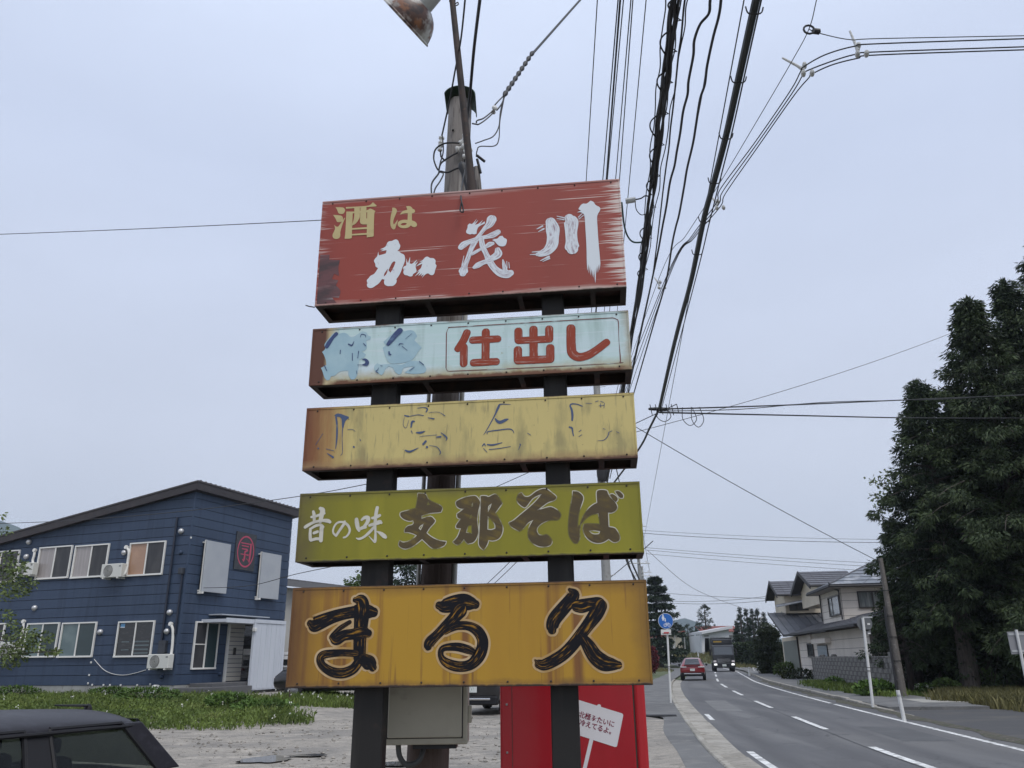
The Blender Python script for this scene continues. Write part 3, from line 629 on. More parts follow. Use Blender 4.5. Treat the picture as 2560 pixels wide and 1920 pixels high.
lett(boards[0], 'painted_character', [
 P_((600, 222), (505, 330), (450, 325), (410, 360), (405, 415), (375, 490), (400, 530), (460, 550), (500, 540), (550, 548), (595, 530), (600, 470), (640, 390), (770, 320), (760, 280), (665, 345), (725, 245), (640, 325), (560, 350), (635, 245), (540, 330)),
 S_((905, 240, 200), (860, 340, 160), (760, 430, 90), (660, 560, 80), (560, 700, 110), (470, 880, 95), (410, 1050, 95), (350, 1200, 110), (320, 1310, 190), (310, 1360, 130)),
 S_((270, 815, 120), (330, 760, 140), (450, 700, 100), (620, 640, 90), (800, 600, 90), (930, 560, 130), (1040, 500, 110)),
 S_((690, 640, 100), (720, 800, 110), (790, 950, 100), (860, 1100, 130), (960, 1250, 130), (1090, 1350, 160), (1230, 1370, 180), (1300, 1350, 130)),
 S_((810, 790, 90), (870, 755, 110), (930, 740, 70)),
 P_((910, 645), (1020, 640), (1070, 590), (1130, 580), (1160, 620), (1215, 650), (1220, 700), (1190, 780), (1120, 800), (1050, 780), (1000, 730), (960, 690), (910, 690), (960, 665)),
 S_((1030, 870, 110), (1040, 950, 170), (980, 1010, 150), (880, 1060, 120)), S_((545, 1235, 70), (620, 1190, 120), (740, 1130, 100), (860, 1100, 110)),
 S_((500, 960, 60), (600, 900, 70), (690, 850, 50)), S_((1140, 1080, 25), (1160, 1180, 70), (1190, 1300, 90)), S_((1220, 1110, 12), (1225, 1250, 16)), S_((1262, 1130, 12), (1275, 1250, 16)), S_((330, 1000, 14), (290, 1200, 20))], A3, m_white)
lett(boards[0], 'painted_character', [
 S_((460, 520, 170), (495, 640, 230), (500, 780, 200), (480, 920, 200), (400, 1020, 160), (290, 1070, 110), (230, 1080, 60)), S_((320, 590, 30), (225, 640, 14)), S_((340, 640, 30), (250, 688, 12)), S_((300, 1030, 30), (140, 1040, 12)), S_((240, 1080, 30), (105, 1085, 10)), S_((430, 1120, 40), (285, 1190, 12)), S_((440, 1150, 30), (325, 1205, 10)),
 S_((780, 450, 150), (815, 520, 240), (815, 700, 200), (825, 850, 200), (830, 950, 240), (838, 990, 190)), S_((700, 450, 24), (570, 420, 12)), S_((690, 480, 24), (570, 462, 12)), S_((940, 440, 16), (1010, 370, 12)), S_((950, 470, 16), (1030, 405, 12)),
 P_((1150, 155), (1200, 175), (1240, 230), (1310, 270), (1315, 320), (1265, 420), (1270, 600), (1285, 830), (1300, 1000), (1330, 1330), (1315, 1230), (1305, 1360), (1290, 1250), (1280, 1400), (1262, 1270), (1258, 1420), (1245, 1300), (1240, 1500), (1232, 1580), (1222, 1480), (1215, 1340), (1200, 1500), (1190, 1350), (1180, 1470), (1165, 1330), (1150, 1450), (1140, 1280), (1120, 1420), (1115, 1250), (1095, 1370), (1085, 1200), (1080, 950), (1060, 600), (1045, 420), (1000, 360), (915, 355), (985, 325), (940, 300), (975, 240), (1020, 205), (1080, 205))], A4, m_white)
# pale blue board
m_fade = mat('faded_blue_paint', (0.30, 0.45, 0.52), 0.6, var=[(6, (0.36, 0.51, 0.56), 0.45, 0.65)])
m_navy = mat('navy_paint', (0.035, 0.06, 0.16), 0.6, var=[(25, (0.10, 0.17, 0.28), 0.55, 0.7)])
lett(boards[1], 'faded_character', [P_((320, 225), (400, 240), (470, 222), (540, 240), (590, 290), (650, 290), (740, 235), (800, 200), (870, 215), (900, 265), (950, 290), (940, 335), (870, 360), (880, 480), (840, 530), (790, 540), (865, 600), (830, 650), (750, 690), (740, 790), (725, 880), (710, 960), (670, 1020), (610, 1030), (565, 960), (560, 880), (480, 880), (400, 900), (330, 960), (260, 980), (240, 1030), (190, 1045), (150, 1000), (110, 880), (85, 830), (180, 780), (170, 690), (130, 590), (105, 555), (160, 500), (150, 420), (250, 290))], B1, m_fade)
lett(boards[1], 'faded_character', [P_((1430, 150), (1490, 160), (1520, 200), (1620, 175), (1700, 200), (1750, 280), (1700, 350), (1830, 480), (1780, 530), (1700, 650), (1600, 720), (1400, 755), (1270, 740), (1200, 630), (1155, 480), (1210, 440), (1165, 380), (1220, 330)),
 P_((1010, 800), (1060, 745), (1120, 770), (1280, 760), (1400, 770), (1500, 770), (1620, 715), (1790, 715), (1870, 780), (1910, 850), (1860, 920), (1640, 930), (1530, 910), (1600, 860), (1700, 800), (1520, 830), (1480, 920), (1430, 940), (1370, 900), (1330, 830), (1260, 800), (1200, 850), (1170, 920), (1130, 955), (1060, 910), (1010, 860))], B1, m_fade)
lett(boards[1], 'paint_remnant', [S_((350, 245, 70), (290, 310, 60), (225, 400, 75), (190, 460, 70)), P_((790, 685), (850, 665), (905, 700), (920, 745), (895, 790), (850, 795), (790, 775), (850, 750), (850, 710)), S_((770, 300, 8), (790, 250, 14), (855, 265, 14), (860, 300, 8)), S_((425, 525, 14), (420, 585, 14)), S_((630, 580, 13), (632, 700, 13)), S_((740, 540, 12), (725, 660, 12)), S_((150, 790, 16), (190, 880, 10)), S_((565, 420, 20), (625, 440, 24), (660, 370, 6)), S_((820, 405, 10), (860, 450, 14)), S_((720, 780, 8), (830, 780, 10)), S_((700, 880, 6), (712, 930, 8)),
 S_((1450, 190, 100), (1380, 260, 90), (1310, 345, 80), (1250, 420, 60)), S_((1265, 555, 26), (1270, 590, 30), (1300, 605, 16)), S_((1435, 440, 12), (1455, 412, 14), (1510, 420, 10)), S_((1490, 455, 10), (1580, 530, 8)), S_((1660, 240, 6), (1550, 330, 6)), S_((1080, 830, 8), (1075, 860, 10), (1040, 890, 16), (1075, 915, 14)), S_((1790, 720, 14), (1865, 780, 12)), S_((1700, 820, 10), (1620, 880, 8)), S_((1120, 795, 10), (1150, 800, 10))], B1, m_navy, base=0.0022)
m_redb = brush_mat('red_brush_paint', (0.28, 0.055, 0.030), (0.50, 0.46, 0.43), 0.53, 0.64, su=1.3, sv=6, edge=True)
m_redo = mat('maroon_line', (0.16, 0.055, 0.05), 0.6, var=[(7, (0.42, 0.52, 0.52), 0.55, 0.66)])
lett(boards[1], 'painted_character', [S_((310, 240, 80), (270, 330, 80), (205, 425, 72)), S_((275, 405, 80), (273, 595, 80)), S_((528, 232, 84), (525, 560, 84)), S_((378, 325, 80), (665, 310, 80)), S_((388, 585, 80), (648, 572, 80))], B2, m_redb, m_redo, 0.004)
lett(boards[1], 'painted_character', [S_((1077, 202, 86), (1080, 555, 86)), S_((903, 222, 84), (905, 325, 84)), S_((905, 330, 76), (1258, 313, 76)), S_((1258, 198, 84), (1258, 310, 84)), S_((897, 438, 86), (897, 555, 86)), S_((900, 560, 84), (1270, 543, 84)), S_((1270, 415, 86), (1270, 540, 86))], B2, m_redb, m_redo, 0.004)
lett(boards[1], 'painted_character', [S_((1508, 190, 94), (1512, 400, 96), (1530, 480, 98), (1600, 520, 92), (1700, 500, 86), (1800, 440, 80), (1918, 352, 80))], B2, m_redb, m_redo, 0.004)
lett(boards[1], 'painted_frame_line', [S_((75, 245, 11), (70, 640, 11)), S_((70, 640, 6), (80, 668, 6), (105, 682, 6), (230, 678, 9), (1100, 640, 9), (2035, 590, 6), (2068, 578, 6), (2078, 545, 12), (2060, 300, 5), (2055, 120, 10), (2035, 85, 9), (1990, 68, 9)), S_((1990, 68, 9), (1440, 100, 10), (215, 172, 10), (120, 178, 7), (90, 200, 5), (76, 240, 8))], B2, m_redo, sm=8)
# straw yellow board: flakes of blue left from the old lettering
m_navy2 = mat('navy_flakes', (0.055, 0.085, 0.17), 0.6, var=[(30, (0.2, 0.2, 0.16), 0.6, 0.72)])
lett(boards[2], 'paint_remnant', [P_((355, 265), (410, 235), (550, 280), (548, 300), (505, 340), (480, 430), (460, 420), (455, 320), (430, 285), (385, 280)), S_((380, 285, 22), (392, 400, 24), (390, 560, 22), (375, 710, 9)), S_((470, 400, 14), (462, 560, 8), (465, 760, 8), (440, 800, 5)), S_((250, 715, 8), (350, 740, 8)), S_((262, 775, 8), (340, 828, 24)), S_((200, 510, 6), (105, 660, 6)), S_((618, 685, 22), (622, 692, 22)), S_((138, 706, 18), (142, 710, 18)), S_((540, 455, 8), (600, 452, 6), (640, 480, 5)), S_((700, 580, 7), (712, 605, 9))], C1, m_navy2)
lett(boards[2], 'paint_remnant', [S_((1480, 165, 8), (1560, 155, 10), (1610, 175, 18), (1595, 215, 16)), S_((1305, 265, 16), (1355, 275, 20)), S_((1300, 290, 5), (1285, 390, 6), (1325, 430, 6), (1360, 330, 5)), S_((1370, 275, 8), (1480, 255, 10), (1560, 265, 10)), S_((1392, 420, 18), (1405, 350, 28), (1435, 345, 18)), S_((1395, 470, 10), (1410, 510, 6)), S_((1465, 495, 16), (1520, 495, 30), (1580, 475, 8)), S_((1515, 545, 6), (1740, 525, 6)), S_((1795, 495, 8), (1870, 560, 20), (1860, 605, 6)), S_((1740, 555, 16), (1790, 550, 22)), S_((1315, 735, 18), (1380, 750, 26), (1490, 700, 6)), S_((1555, 650, 26), (1590, 612, 26)), S_((1603, 688, 26), (1608, 692, 26)), S_((1640, 670, 6), (1740, 690, 9), (1790, 760, 11), (1770, 790, 5)), S_((1630, 225, 6), (1760, 220, 6), (1850, 270, 10)), S_((1620, 295, 9), (1700, 310, 18))], C1, m_navy2)
lett(boards[2], 'paint_remnant', [S_((560, 112, 6), (430, 110, 16), (400, 150, 30), (340, 280, 16), (240, 460, 11), (205, 512, 5)), S_((360, 300, 16), (390, 335, 36), (430, 345, 44), (500, 315, 34), (530, 305, 12)), S_((253, 500, 10), (265, 470, 13), (400, 450, 15), (540, 435, 15), (590, 455, 11), (605, 490, 7)), S_((190, 660, 12), (215, 630, 16), (230, 660, 9)), S_((255, 640, 16), (330, 645, 22), (450, 615, 9)), S_((280, 705, 10), (420, 690, 10), (560, 665, 7)), S_((205, 690, 8), (250, 740, 8)), S_((682, 632, 8), (690, 645, 12), (665, 710, 5)), S_((785, 490, 8), (825, 515, 8))], C2, m_navy2)
lett(boards[2], 'paint_remnant', [S_((1505, 135, 13), (1440, 110, 13), (1370, 105, 18), (1345, 130, 20), (1365, 180, 26), (1375, 250, 28), (1372, 320, 22)), S_((1335, 410, 20), (1370, 425, 24), (1380, 480, 16), (1390, 525, 12)), S_((1460, 470, 8), (1490, 450, 9)), S_((1460, 535, 7), (1500, 510, 7)), S_((1855, 475, 11), (1840, 530, 11), (1790, 580, 9), (1710, 590, 5)), S_((1870, 470, 10), (1895, 460, 10)), S_((1550, 95, 5), (1630, 100, 7)), S_((1680, 75, 8), (1715, 65, 9)), S_((1745, 70, 8), (1785, 85, 8)), S_((1797, 95, 7), (1790, 155, 7)), S_((1725, 130, 7), (1790, 122, 7)), S_((1745, 100, 7), (1748, 150, 7)), S_((1780, 430, 7), (1808, 440, 7)), S_((1955, 470, 6), (1990, 490, 7))], C2, m_navy2)
# olive board
m_cream = mat('cream_white_paint', (0.56, 0.54, 0.47), 0.55, var=[(14, (0.44, 0.42, 0.36), 0.5, 0.7)])
lett(boards[3], 'painted_character', [S_((385, 345, 55), (402, 420, 70), (405, 540, 60)), S_((540, 275, 70), (590, 320, 110), (570, 420, 100), (540, 560, 80)), S_((345, 465, 50), (420, 455, 55), (560, 405, 55), (630, 385, 50)), S_((205, 690, 66), (250, 660, 70), (380, 590, 60), (560, 545, 60), (700, 550, 80), (755, 578, 60)), S_((322, 730, 56), (315, 860, 65), (322, 960, 68)), S_((345, 715, 50), (440, 660, 60), (540, 640, 60), (590, 690, 80)), S_((570, 700, 85), (560, 850, 85), (555, 985, 80)), S_((335, 980, 60), (440, 950, 60), (540, 950, 60)), S_((400, 820, 60), (480, 790, 60))], D1, m_cream)
lett(boards[3], 'painted_character', [S_((1080, 565, 45), (1050, 640, 60), (960, 770, 55), (895, 870, 50)), S_((890, 880, 50), (830, 820, 40), (825, 740, 40), (870, 640, 40), (940, 585, 45), (1040, 580, 45), (1140, 640, 55), (1190, 740, 50), (1170, 830, 45), (1110, 900, 40), (1055, 920, 36))], D1, m_cream)
lett(boards[3], 'painted_character', [S_((1340, 520, 78), (1350, 600, 90), (1370, 700, 80), (1398, 770, 50)), S_((1455, 530, 48), (1520, 480, 70), (1595, 490, 90), (1580, 580, 80), (1505, 680, 60)), S_((1395, 740, 60), (1480, 700, 70), (1540, 690, 60)), S_((1800, 260, 70), (1780, 350, 75), (1760, 500, 70), (1750, 650, 60), (1760, 800, 45), (1755, 960, 60), (1745, 1020, 40), (1680, 960, 26), (1612, 885, 10)), S_((1690, 490, 52), (1770, 470, 70), (1855, 430, 60)), S_((1630, 650, 58), (1730, 620, 70), (1850, 580, 90), (1890, 595, 50)), S_((1720, 700, 60), (1620, 810, 60), (1500, 910, 50), (1400, 950, 46), (1335, 932, 18)), S_((1790, 785, 16), (1880, 830, 70), (1955, 890, 86), (1985, 915, 60))], D1, m_cream)
m_brn = brush_mat('brown_brush_paint', (0.090, 0.068, 0.038), (0.165, 0.12, 0.035), 0.42, 0.66, su=3.0, sv=14, edge=False)
m_hl = mat('white_edge_paint', (0.52, 0.50, 0.42), 0.6, var=[(5.5, (0.13, 0.115, 0.03), 0.47, 0.56)])
OW = 0.009
lett(boards[3], 'painted_character', [PH([(480, 100), (610, 115), (655, 190), (720, 245), (880, 320), (925, 370), (905, 440), (850, 450), (690, 465), (545, 510), (545, 570), (710, 525), (795, 600), (780, 640), (690, 740), (635, 830), (720, 900), (860, 970), (1000, 990), (960, 1060), (850, 1105), (740, 1105), (640, 1020), (555, 940), (470, 1010), (370, 1080), (250, 1120), (160, 1090), (125, 1040), (145, 975), (210, 1005), (320, 980), (400, 930), (460, 875), (390, 840), (300, 815), (235, 815), (240, 760), (300, 700), (365, 685), (400, 650), (390, 590), (330, 610), (230, 580), (160, 520), (155, 460), (200, 440), (320, 410), (440, 375), (470, 230)], [(640, 320), (665, 240), (705, 310)], [(490, 745), (520, 700), (590, 650), (560, 720), (530, 780)])], D2, m_brn, m_hl, OW)
lett(boards[3], 'painted_character', [PH([(1180, 280), (1200, 240), (1330, 180), (1520, 145), (1590, 195), (1622, 260), (1612, 330), (1585, 450), (1570, 600), (1590, 800), (1555, 930), (1500, 1000), (1430, 1020), (1390, 1020), (1325, 940), (1270, 1010), (1200, 1045), (1125, 995), (1210, 900), (1270, 745), (1190, 740), (1185, 690), (1270, 570), (1210, 545), (1200, 480), (1335, 380), (1260, 380), (1200, 340)], [(1475, 280), (1495, 270), (1490, 345), (1455, 350)], [(1445, 500), (1475, 490), (1472, 555), (1425, 570)], [(1400, 700), (1475, 680), (1480, 845), (1365, 825)]),
 PH([(1630, 160), (1660, 145), (1740, 150), (1780, 165), (1880, 120), (1930, 130), (1980, 190), (2030, 285), (1960, 380), (1900, 460), (1970, 570), (2030, 690), (2040, 780), (2010, 880), (1950, 945), (1860, 970), (1780, 960), (1750, 1050), (1690, 1140), (1630, 1090), (1600, 1010), (1615, 800), (1625, 500), (1640, 250)], [(1775, 340), (1840, 285), (1815, 360), (1770, 450)], [(1765, 520), (1830, 570), (1900, 670), (1905, 750), (1830, 775), (1760, 765)])], D2, m_brn, m_hl, OW)
lett(boards[3], 'painted_character', [P_((360, 145), (390, 190), (430, 215), (500, 205), (600, 130), (700, 85), (780, 85), (850, 135), (930, 200), (940, 235), (900, 275), (800, 310), (690, 390), (620, 440), (720, 415), (840, 385), (930, 420), (1000, 480), (1015, 530), (990, 580), (950, 600), (850, 600), (730, 640), (640, 710), (615, 780), (650, 850), (720, 865), (780, 850), (840, 900), (870, 970), (830, 1030), (720, 1050), (620, 1030), (520, 960), (475, 870), (490, 730), (560, 600), (470, 650), (390, 740), (330, 790), (200, 720), (150, 650), (230, 610), (350, 510), (470, 410), (600, 290), (700, 170), (640, 190), (540, 250), (440, 380), (390, 385), (310, 320), (285, 250), (310, 180))], D3, m_brn, m_hl, OW)
lett(boards[3], 'painted_character', [P_((1220, 120), (1300, 130), (1370, 180), (1395, 240), (1370, 330), (1320, 480), (1300, 640), (1300, 720), (1345, 690), (1330, 800), (1330, 920), (1290, 990), (1240, 980), (1170, 880), (1150, 760), (1155, 600), (1180, 400), (1215, 220)),
 P_((1640, 110), (1720, 100), (1790, 115), (1810, 160), (1850, 230), (1930, 310), (1965, 390), (1930, 450), (1870, 480), (1810, 480), (1820, 720), (1690, 720), (1650, 490), (1540, 510), (1440, 570), (1340, 690), (1400, 540), (1480, 420), (1560, 350), (1630, 315), (1620, 160)),
 PH([(1410, 680), (1480, 668), (1690, 680), (1820, 720), (1920, 740), (1980, 820), (2005, 890), (1990, 950), (1910, 975), (1820, 920), (1740, 970), (1640, 990), (1530, 960), (1440, 880), (1395, 760)], [(1490, 785), (1560, 775), (1680, 790), (1660, 840), (1580, 845), (1520, 820)]),
 P_((1840, 180), (1890, 170), (1960, 220), (1970, 270), (1940, 300), (1890, 260)), P_((1930, 125), (1990, 120), (2060, 180), (2060, 230), (2010, 230), (1960, 170))], D3, m_brn, m_hl, OW)
# ochre board
m_ink = brush_mat('black_brush_paint', (0.006, 0.006, 0.009), (0.34, 0.17, 0.02), 0.53, 0.60, su=1.4, sv=7, edge=True)
m_halo = mat('tan_outline_paint', (0.50, 0.36, 0.20), 0.6, var=[(5, (0.36, 0.21, 0.06), 0.42, 0.62)])
lett(boards[4], 'painted_character', [S_((175, 610, 110), (240, 640, 220), (330, 600, 240), (600, 490, 200), (900, 420, 190), (1150, 410, 230), (1270, 420, 160)), S_((955, 205, 90), (1050, 230, 230), (1070, 400, 260), (1050, 700, 230), (1035, 900, 215), (1030, 1200, 200)), S_((560, 850, 110), (630, 890, 180), (760, 820, 170), (900, 800, 170), (1080, 770, 200), (1180, 785, 130)), S_((560, 810, 60), (700, 690, 80), (860, 590, 70)), S_((960, 1130, 110), (700, 1120, 110), (420, 1150, 130), (350, 1230, 130), (400, 1350, 130), (560, 1450, 150), (750, 1470, 160), (920, 1400, 160), (1020, 1270, 150)), S_((1110, 1240, 190), (1190, 1290, 230), (1240, 1340, 190), (1260, 1370, 130))], E1, m_ink, m_halo, 0.021)
lett(boards[4], 'painted_character', [S_((440, 330, 150), (520, 340, 240), (700, 300, 300), (900, 270, 310), (1040, 290, 240), (1120, 310, 160)), S_((830, 430, 260), (720, 560, 220), (560, 720, 190), (400, 880, 170), (270, 1010, 190), (230, 1080, 165), (232, 1110, 130)), S_((560, 820, 110), (650, 770, 120), (800, 710, 150), (1000, 720, 160), (1160, 810, 190), (1250, 960, 200), (1250, 1120, 210), (1180, 1290, 220), (1050, 1430, 190), (880, 1480, 180), (700, 1460, 180), (550, 1390, 150), (475, 1290, 110), (475, 1180, 110), (560, 1120, 120), (780, 1110, 150), (980, 1160, 150), (1080, 1205, 110))], E2, m_ink, m_halo, 0.021)
lett(boards[4], 'painted_character', [S_((690, 160, 60), (765, 240, 180), (680, 360, 210), (560, 500, 220), (440, 650, 220), (400, 770, 200), (400, 830, 140)), S_((820, 430, 200), (900, 430, 220), (1040, 400, 200), (1170, 400, 220), (1230, 440, 160)), S_((1200, 430, 220), (1130, 560, 230), (1000, 740, 200), (880, 900, 190), (740, 1080, 190), (590, 1230, 190), (420, 1340, 190), (270, 1405, 175), (180, 1395, 140)), S_((910, 960, 150), (1000, 1090, 210), (1110, 1260, 240), (1250, 1370, 250), (1400, 1400, 190), (1500, 1410, 120)), S_((160, 1370, 90), (118, 1330, 30))], E3, m_ink, m_halo, 0.021)
# little bent wires hanging off the board corners
for (x, y, dx, dz) in ((BX0, 3.57, -0.05, 0.01), (BX0 + 0.02, 1.52, 0.01, -0.03)):
    MB().tube([(x, 0.002, y), (x + dx * 0.6, -0.006, y + dz * 0.4), (x + dx, -0.012, y + dz)], 0.0035, 5).build('bent_wire', m_frm, sign)
# ------------------------------------------------------------------ old wooden pole behind the boards
K6 = lambda x, y, Y: at_y(920 + x * 0.30136, y * 0.30136, Y)       # photo crop around the pole head
m_wood = mat('weathered_pole_wood', (0.22, 0.20, 0.185), 0.9, var=[(6, (0.12, 0.105, 0.095), 0.48, 0.64, (5, 5, 0.25)), (3, (0.36, 0.335, 0.31), 0.52, 0.7, (4, 4, 0.2)), (22, (0.05, 0.04, 0.035), 0.58, 0.68, (6, 6, 0.3))],
   grad=[(2, 3.6, 2.6, (0.075, 0.052, 0.042), 0.7, 3, (3, 3, 0.5))], bump=[(9, 0.8, (6, 6, 0.3), 0.012), (40, 0.4, (4, 4, 0.3), 0.004)])
m_capg = mat('green_cap_metal', (0.035, 0.065, 0.045), 0.55, 0.3, var=[(8, (0.08, 0.09, 0.06), 0.5, 0.7)])
m_pvc = mat('grey_white_pipe', (0.50, 0.50, 0.47), 0.5, var=[(5, (0.38, 0.37, 0.34), 0.5, 0.7, (1, 1, 0.4))])
m_porc = mat('white_porcelain', (0.62, 0.62, 0.60), 0.25, var=[(25, (0.40, 0.38, 0.34), 0.55, 0.7)])
m_cable = mat('black_cable', (0.020, 0.020, 0.022), 0.55)
m_cabg = mat('dark_grey_cable', (0.035, 0.036, 0.04), 0.55)
m_rust = mat('rusty_pipe', (0.042, 0.028, 0.023), 0.75, var=[(9, (0.022, 0.017, 0.015), 0.48, 0.64), (30, (0.085, 0.045, 0.03), 0.6, 0.72)])
p_lo = at_y(1070, 1900, 4.72); p_hi = K6(765, 860, 4.80)
ax = (p_hi - p_lo); p_ba = p_lo - ax * (p_lo.z / ax.z)
pole = thing('wooden_pole', 'weathered wooden pole with a green cap standing behind the sign boards', 'pole', tuple(p_ba))
n = 22; mb = MB(); pts = []; rr = []
for i in range(n + 1):
    t = i / n; pts.append(p_ba.lerp(p_hi, t)); z_ = t * p_hi.z; rr.append(0.114 - 0.026 * sstep(1.4, 2.4, z_) - 0.004 * t)
mb.tube(pts, rr, 28)
for i, v in enumerate(mb.v):            # drying cracks and uneven girth
    ang = i % 28; q = Vector(v); c = p_ba.lerp(p_hi, (v[2] - p_ba.z) / (p_hi.z - p_ba.z)); d = q - c
    k = 1 + 0.030 * sin(ang * 1.9 + v[2] * 0.6) + (-0.05 if ang in (5, 13, 20, 24) else 0.0); mb.v[i] = tuple(c + Vector((d.x * k, d.y * k, d.z)))
mb.build('trunk', m_wood, pole, smooth=True, world=True)
cap = MB(); R_ = 0.108
arc = [radians(a) for a in range(-8, 176, 11)]
for k in range(len(arc) - 1):
    a, b = arc[k], arc[k + 1]
    def q(a, r, y): return p_hi + Vector((0.004 + cos(a) * r, y, sin(a) * r * 0.72 - 0.018))
    cap.hexa([q(a, R_, -0.12), q(b, R_, -0.12), q(b, R_, 0.12), q(a, R_, 0.12), q(a, R_ + 0.006, -0.12), q(b, R_ + 0.006, -0.12), q(b, R_ + 0.006, 0.12), q(a, R_ + 0.006, 0.12)])
cap.build('cap', m_capg, pole, world=True)
# white service pipes strapped to both sides of the pole
for (px, dy, r, ztop) in ((1060, 0.0, 0.0125, 3.55), (1146, 0.0, 0.0165, 4.55)):
    a = at_y(px, 1200, 4.74 + dy); t = ax / ax.z
    MB().tube([a + t * (1.75 - a.z), a + t * (ztop - a.z)], r, 10).build('conduit', m_pvc, pole, world=True, smooth=True)
for z in (2.05, 2.55, 3.02, 3.5):
    c = p_ba + ax * (z / ax.z); MB().lathe(c - Vector((0, 0, 0.012)), (0, 0, 1), [(0.098, 0), (0.118, 0), (0.118, 0.024), (0.098, 0.024)], 24).build('strap', m_frm, pole, world=True, smooth=True)
def insulator(P, axis, s=1.0, n=14):
    mb = MB().lathe(P, axis, [(0.001, -0.032 * s), (0.012 * s, -0.032 * s), (0.019 * s, -0.026 * s), (0.019 * s, -0.016 * s), (0.011 * s, -0.008 * s), (0.011 * s, 0.006 * s), (0.021 * s, 0.014 * s), (0.022 * s, 0.024 * s), (0.014 * s, 0.032 * s), (0.001, 0.033 * s)], n)
    return mb
for (x, y, Y, s, axv) in ((607, 1165, 4.70, 0.95, (0.1, 0, 1)), (600, 1225, 4.70, 0.9, (0.15, 0, 1)), (795, 1160, 4.66, 1.35, (0.5, -0.2, 0.8)), (770, 1228, 4.66, 1.15, (1, -0.2, 0.25)), (828, 1250, 4.66, 1.0, (1, -0.2, 0.4)), (822, 1292, 4.66, 1.0, (1, -0.2, 0.2))):
    insulator(K6(x, y, Y), axv, s).build('insulator', m_porc, pole, world=True, smooth=True)
for pts_ in ([(600, 1245, 4.70), (605, 1300, 4.70), (640, 1335, 4.74)], [(785, 1190, 4.66), (800, 1300, 4.67), (800, 1380, 4.68)]):
    MB().tube([K6(*p) for p in pts_], 0.006, 6).build('hook', m_iron, pole, world=True)
MB().tube([K6(705, 1080, 4.715), K6(705, 1080, 4.70)], 0.008, 8).build('bolt', m_iron, pole, world=True)
# stub of timber and flat bracket clamped to the lamp pole
MB().tube([K6(900, 1390, 4.62), K6(925, 1640, 4.62)], 0.022, 10).build('timber_stub', m_wood, pole, world=True)
for a, b, r in (((905, 1290), (968, 1340), 0.010), ((905, 1320), (935, 1435), 0.009)):
    MB().tube([K6(*a, 4.6), K6(*b, 4.6)], r, 8).build('cut_branch_bracket', m_iron, pole, world=True)

# meter cabinet hung on the pole
def K5(x, y, Y): return at_y(690 + x * 0.45208, 1680 + y * 0.45208, Y)
m_beige = mat('beige_cabinet_paint', (0.40, 0.375, 0.30), 0.5, var=[(2, (0.34, 0.315, 0.25), 0.45, 0.65), (5, (0.27, 0.25, 0.20), 0.60, 0.74, (1.6, 1, 2.5), 0.7)])
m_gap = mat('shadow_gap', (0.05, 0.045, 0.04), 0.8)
a = K5(600, 390, 4.44); b = K5(1058, 390, 4.44); zb = K5(830, 405, 4.44).z
cab = thing('meter_cabinet', 'beige steel meter cabinet fixed to the wooden pole under the ochre board', 'cabinet', (0.5 * (a.x + b.x), 4.52, zb))
W = (b.x - a.x) / 2
MB().box(-W, W, -0.06, 0.09, 0.0, 0.72).build('case', m_beige, cab, bevel=0.006)
MB().box(-W + 0.012, W - 0.030, -0.078, -0.061, 0.035, 0.70).build('lid', m_beige, cab, bevel=0.005)
MB().box(-W + 0.006, W - 0.024, -0.0635, -0.0605, 0.029, 0.706).build('lid_gap', m_gap, cab)
for z in (0.10, 0.60):
    MB().box(W + 0.0005, W + 0.020, -0.05, -0.02, z, z + 0.085).build('hinge', m_beige, cab, bevel=0.003)
    MB().box(W + 0.004, W + 0.026, -0.045, -0.028, z + 0.02, z + 0.03).build('hinge_pin', m_beige, cab)
MB().box(-W + 0.14, W - 0.06, -0.03, 0.08, -0.022, -0.001).build('mounting_bar', m_iron, cab)
MB().tube(catmull([Vector((-W + 0.06, 0.0, 0.0)), Vector((-W + 0.07, 0.0, -0.06)), Vector((-W + 0.11, 0.0, -0.10)), Vector((-W + 0.17, 0.03, -0.08)), Vector((-W + 0.19, 0.07, -0.01))], 6), 0.014, 8).build('conduit_loop', mat('dark_hose', (0.06, 0.06, 0.058), 0.6), cab, smooth=True)

# ------------------------------------------------------------------ floodlight on its own thin steel pole
l0 = K6(872, 1640, 4.33); l1 = K6(700, 10, 4.30); ld = (l1 - l0)
lampo = thing('sign_lamp', 'rust-eaten white floodlight shade on a thin brown steel pole above the boards', 'lamp', tuple(l0))
topz = l1 + ld * 0.42
MB().tube([l0 - ld * 0.06, l0 + ld * 0.35, l1], [0.026, 0.0235, 0.021], 14).build('pole', m_rust, lampo, world=True, smooth=True)
m_galv = mat('grey_painted_pipe', (0.20, 0.20, 0.19), 0.55, var=[(12, (0.10, 0.07, 0.05), 0.55, 0.7)])
MB().tube([l1, topz], 0.0235, 14).build('upper_pole', m_galv, lampo, world=True, smooth=True)
MB().tube([l0 - ld * 0.005, l0 + ld * 0.075], 0.033, 14).build('sleeve', m_rust, lampo, world=True, smooth=True)
q0, q1 = K6(822, 1480, 4.34), K6(848, 1640, 4.34)
MB().box(q0.x, q1.x, 4.33, 4.345, q1.z, q0.z).build('bracket', m_rust, lampo, world=True)
MB().tube(catmull([K6(725, 30, 4.29), K6(745, 20, 4.28), K6(748, 38, 4.28), K6(730, 46, 4.29)], 4), 0.004, 6).build('eye_hook', m_rust, lampo, world=True)
m_enam = mat('rusted_enamel', (0.52, 0.51, 0.47), 0.45, var=[(6, (0.085, 0.04, 0.028), 0.44, 0.56), (16, (0.22, 0.09, 0.04), 0.56, 0.66), (12, (0.035, 0.022, 0.02), 0.58, 0.66)], bump=[(20, 0.3, None, 0.004)])
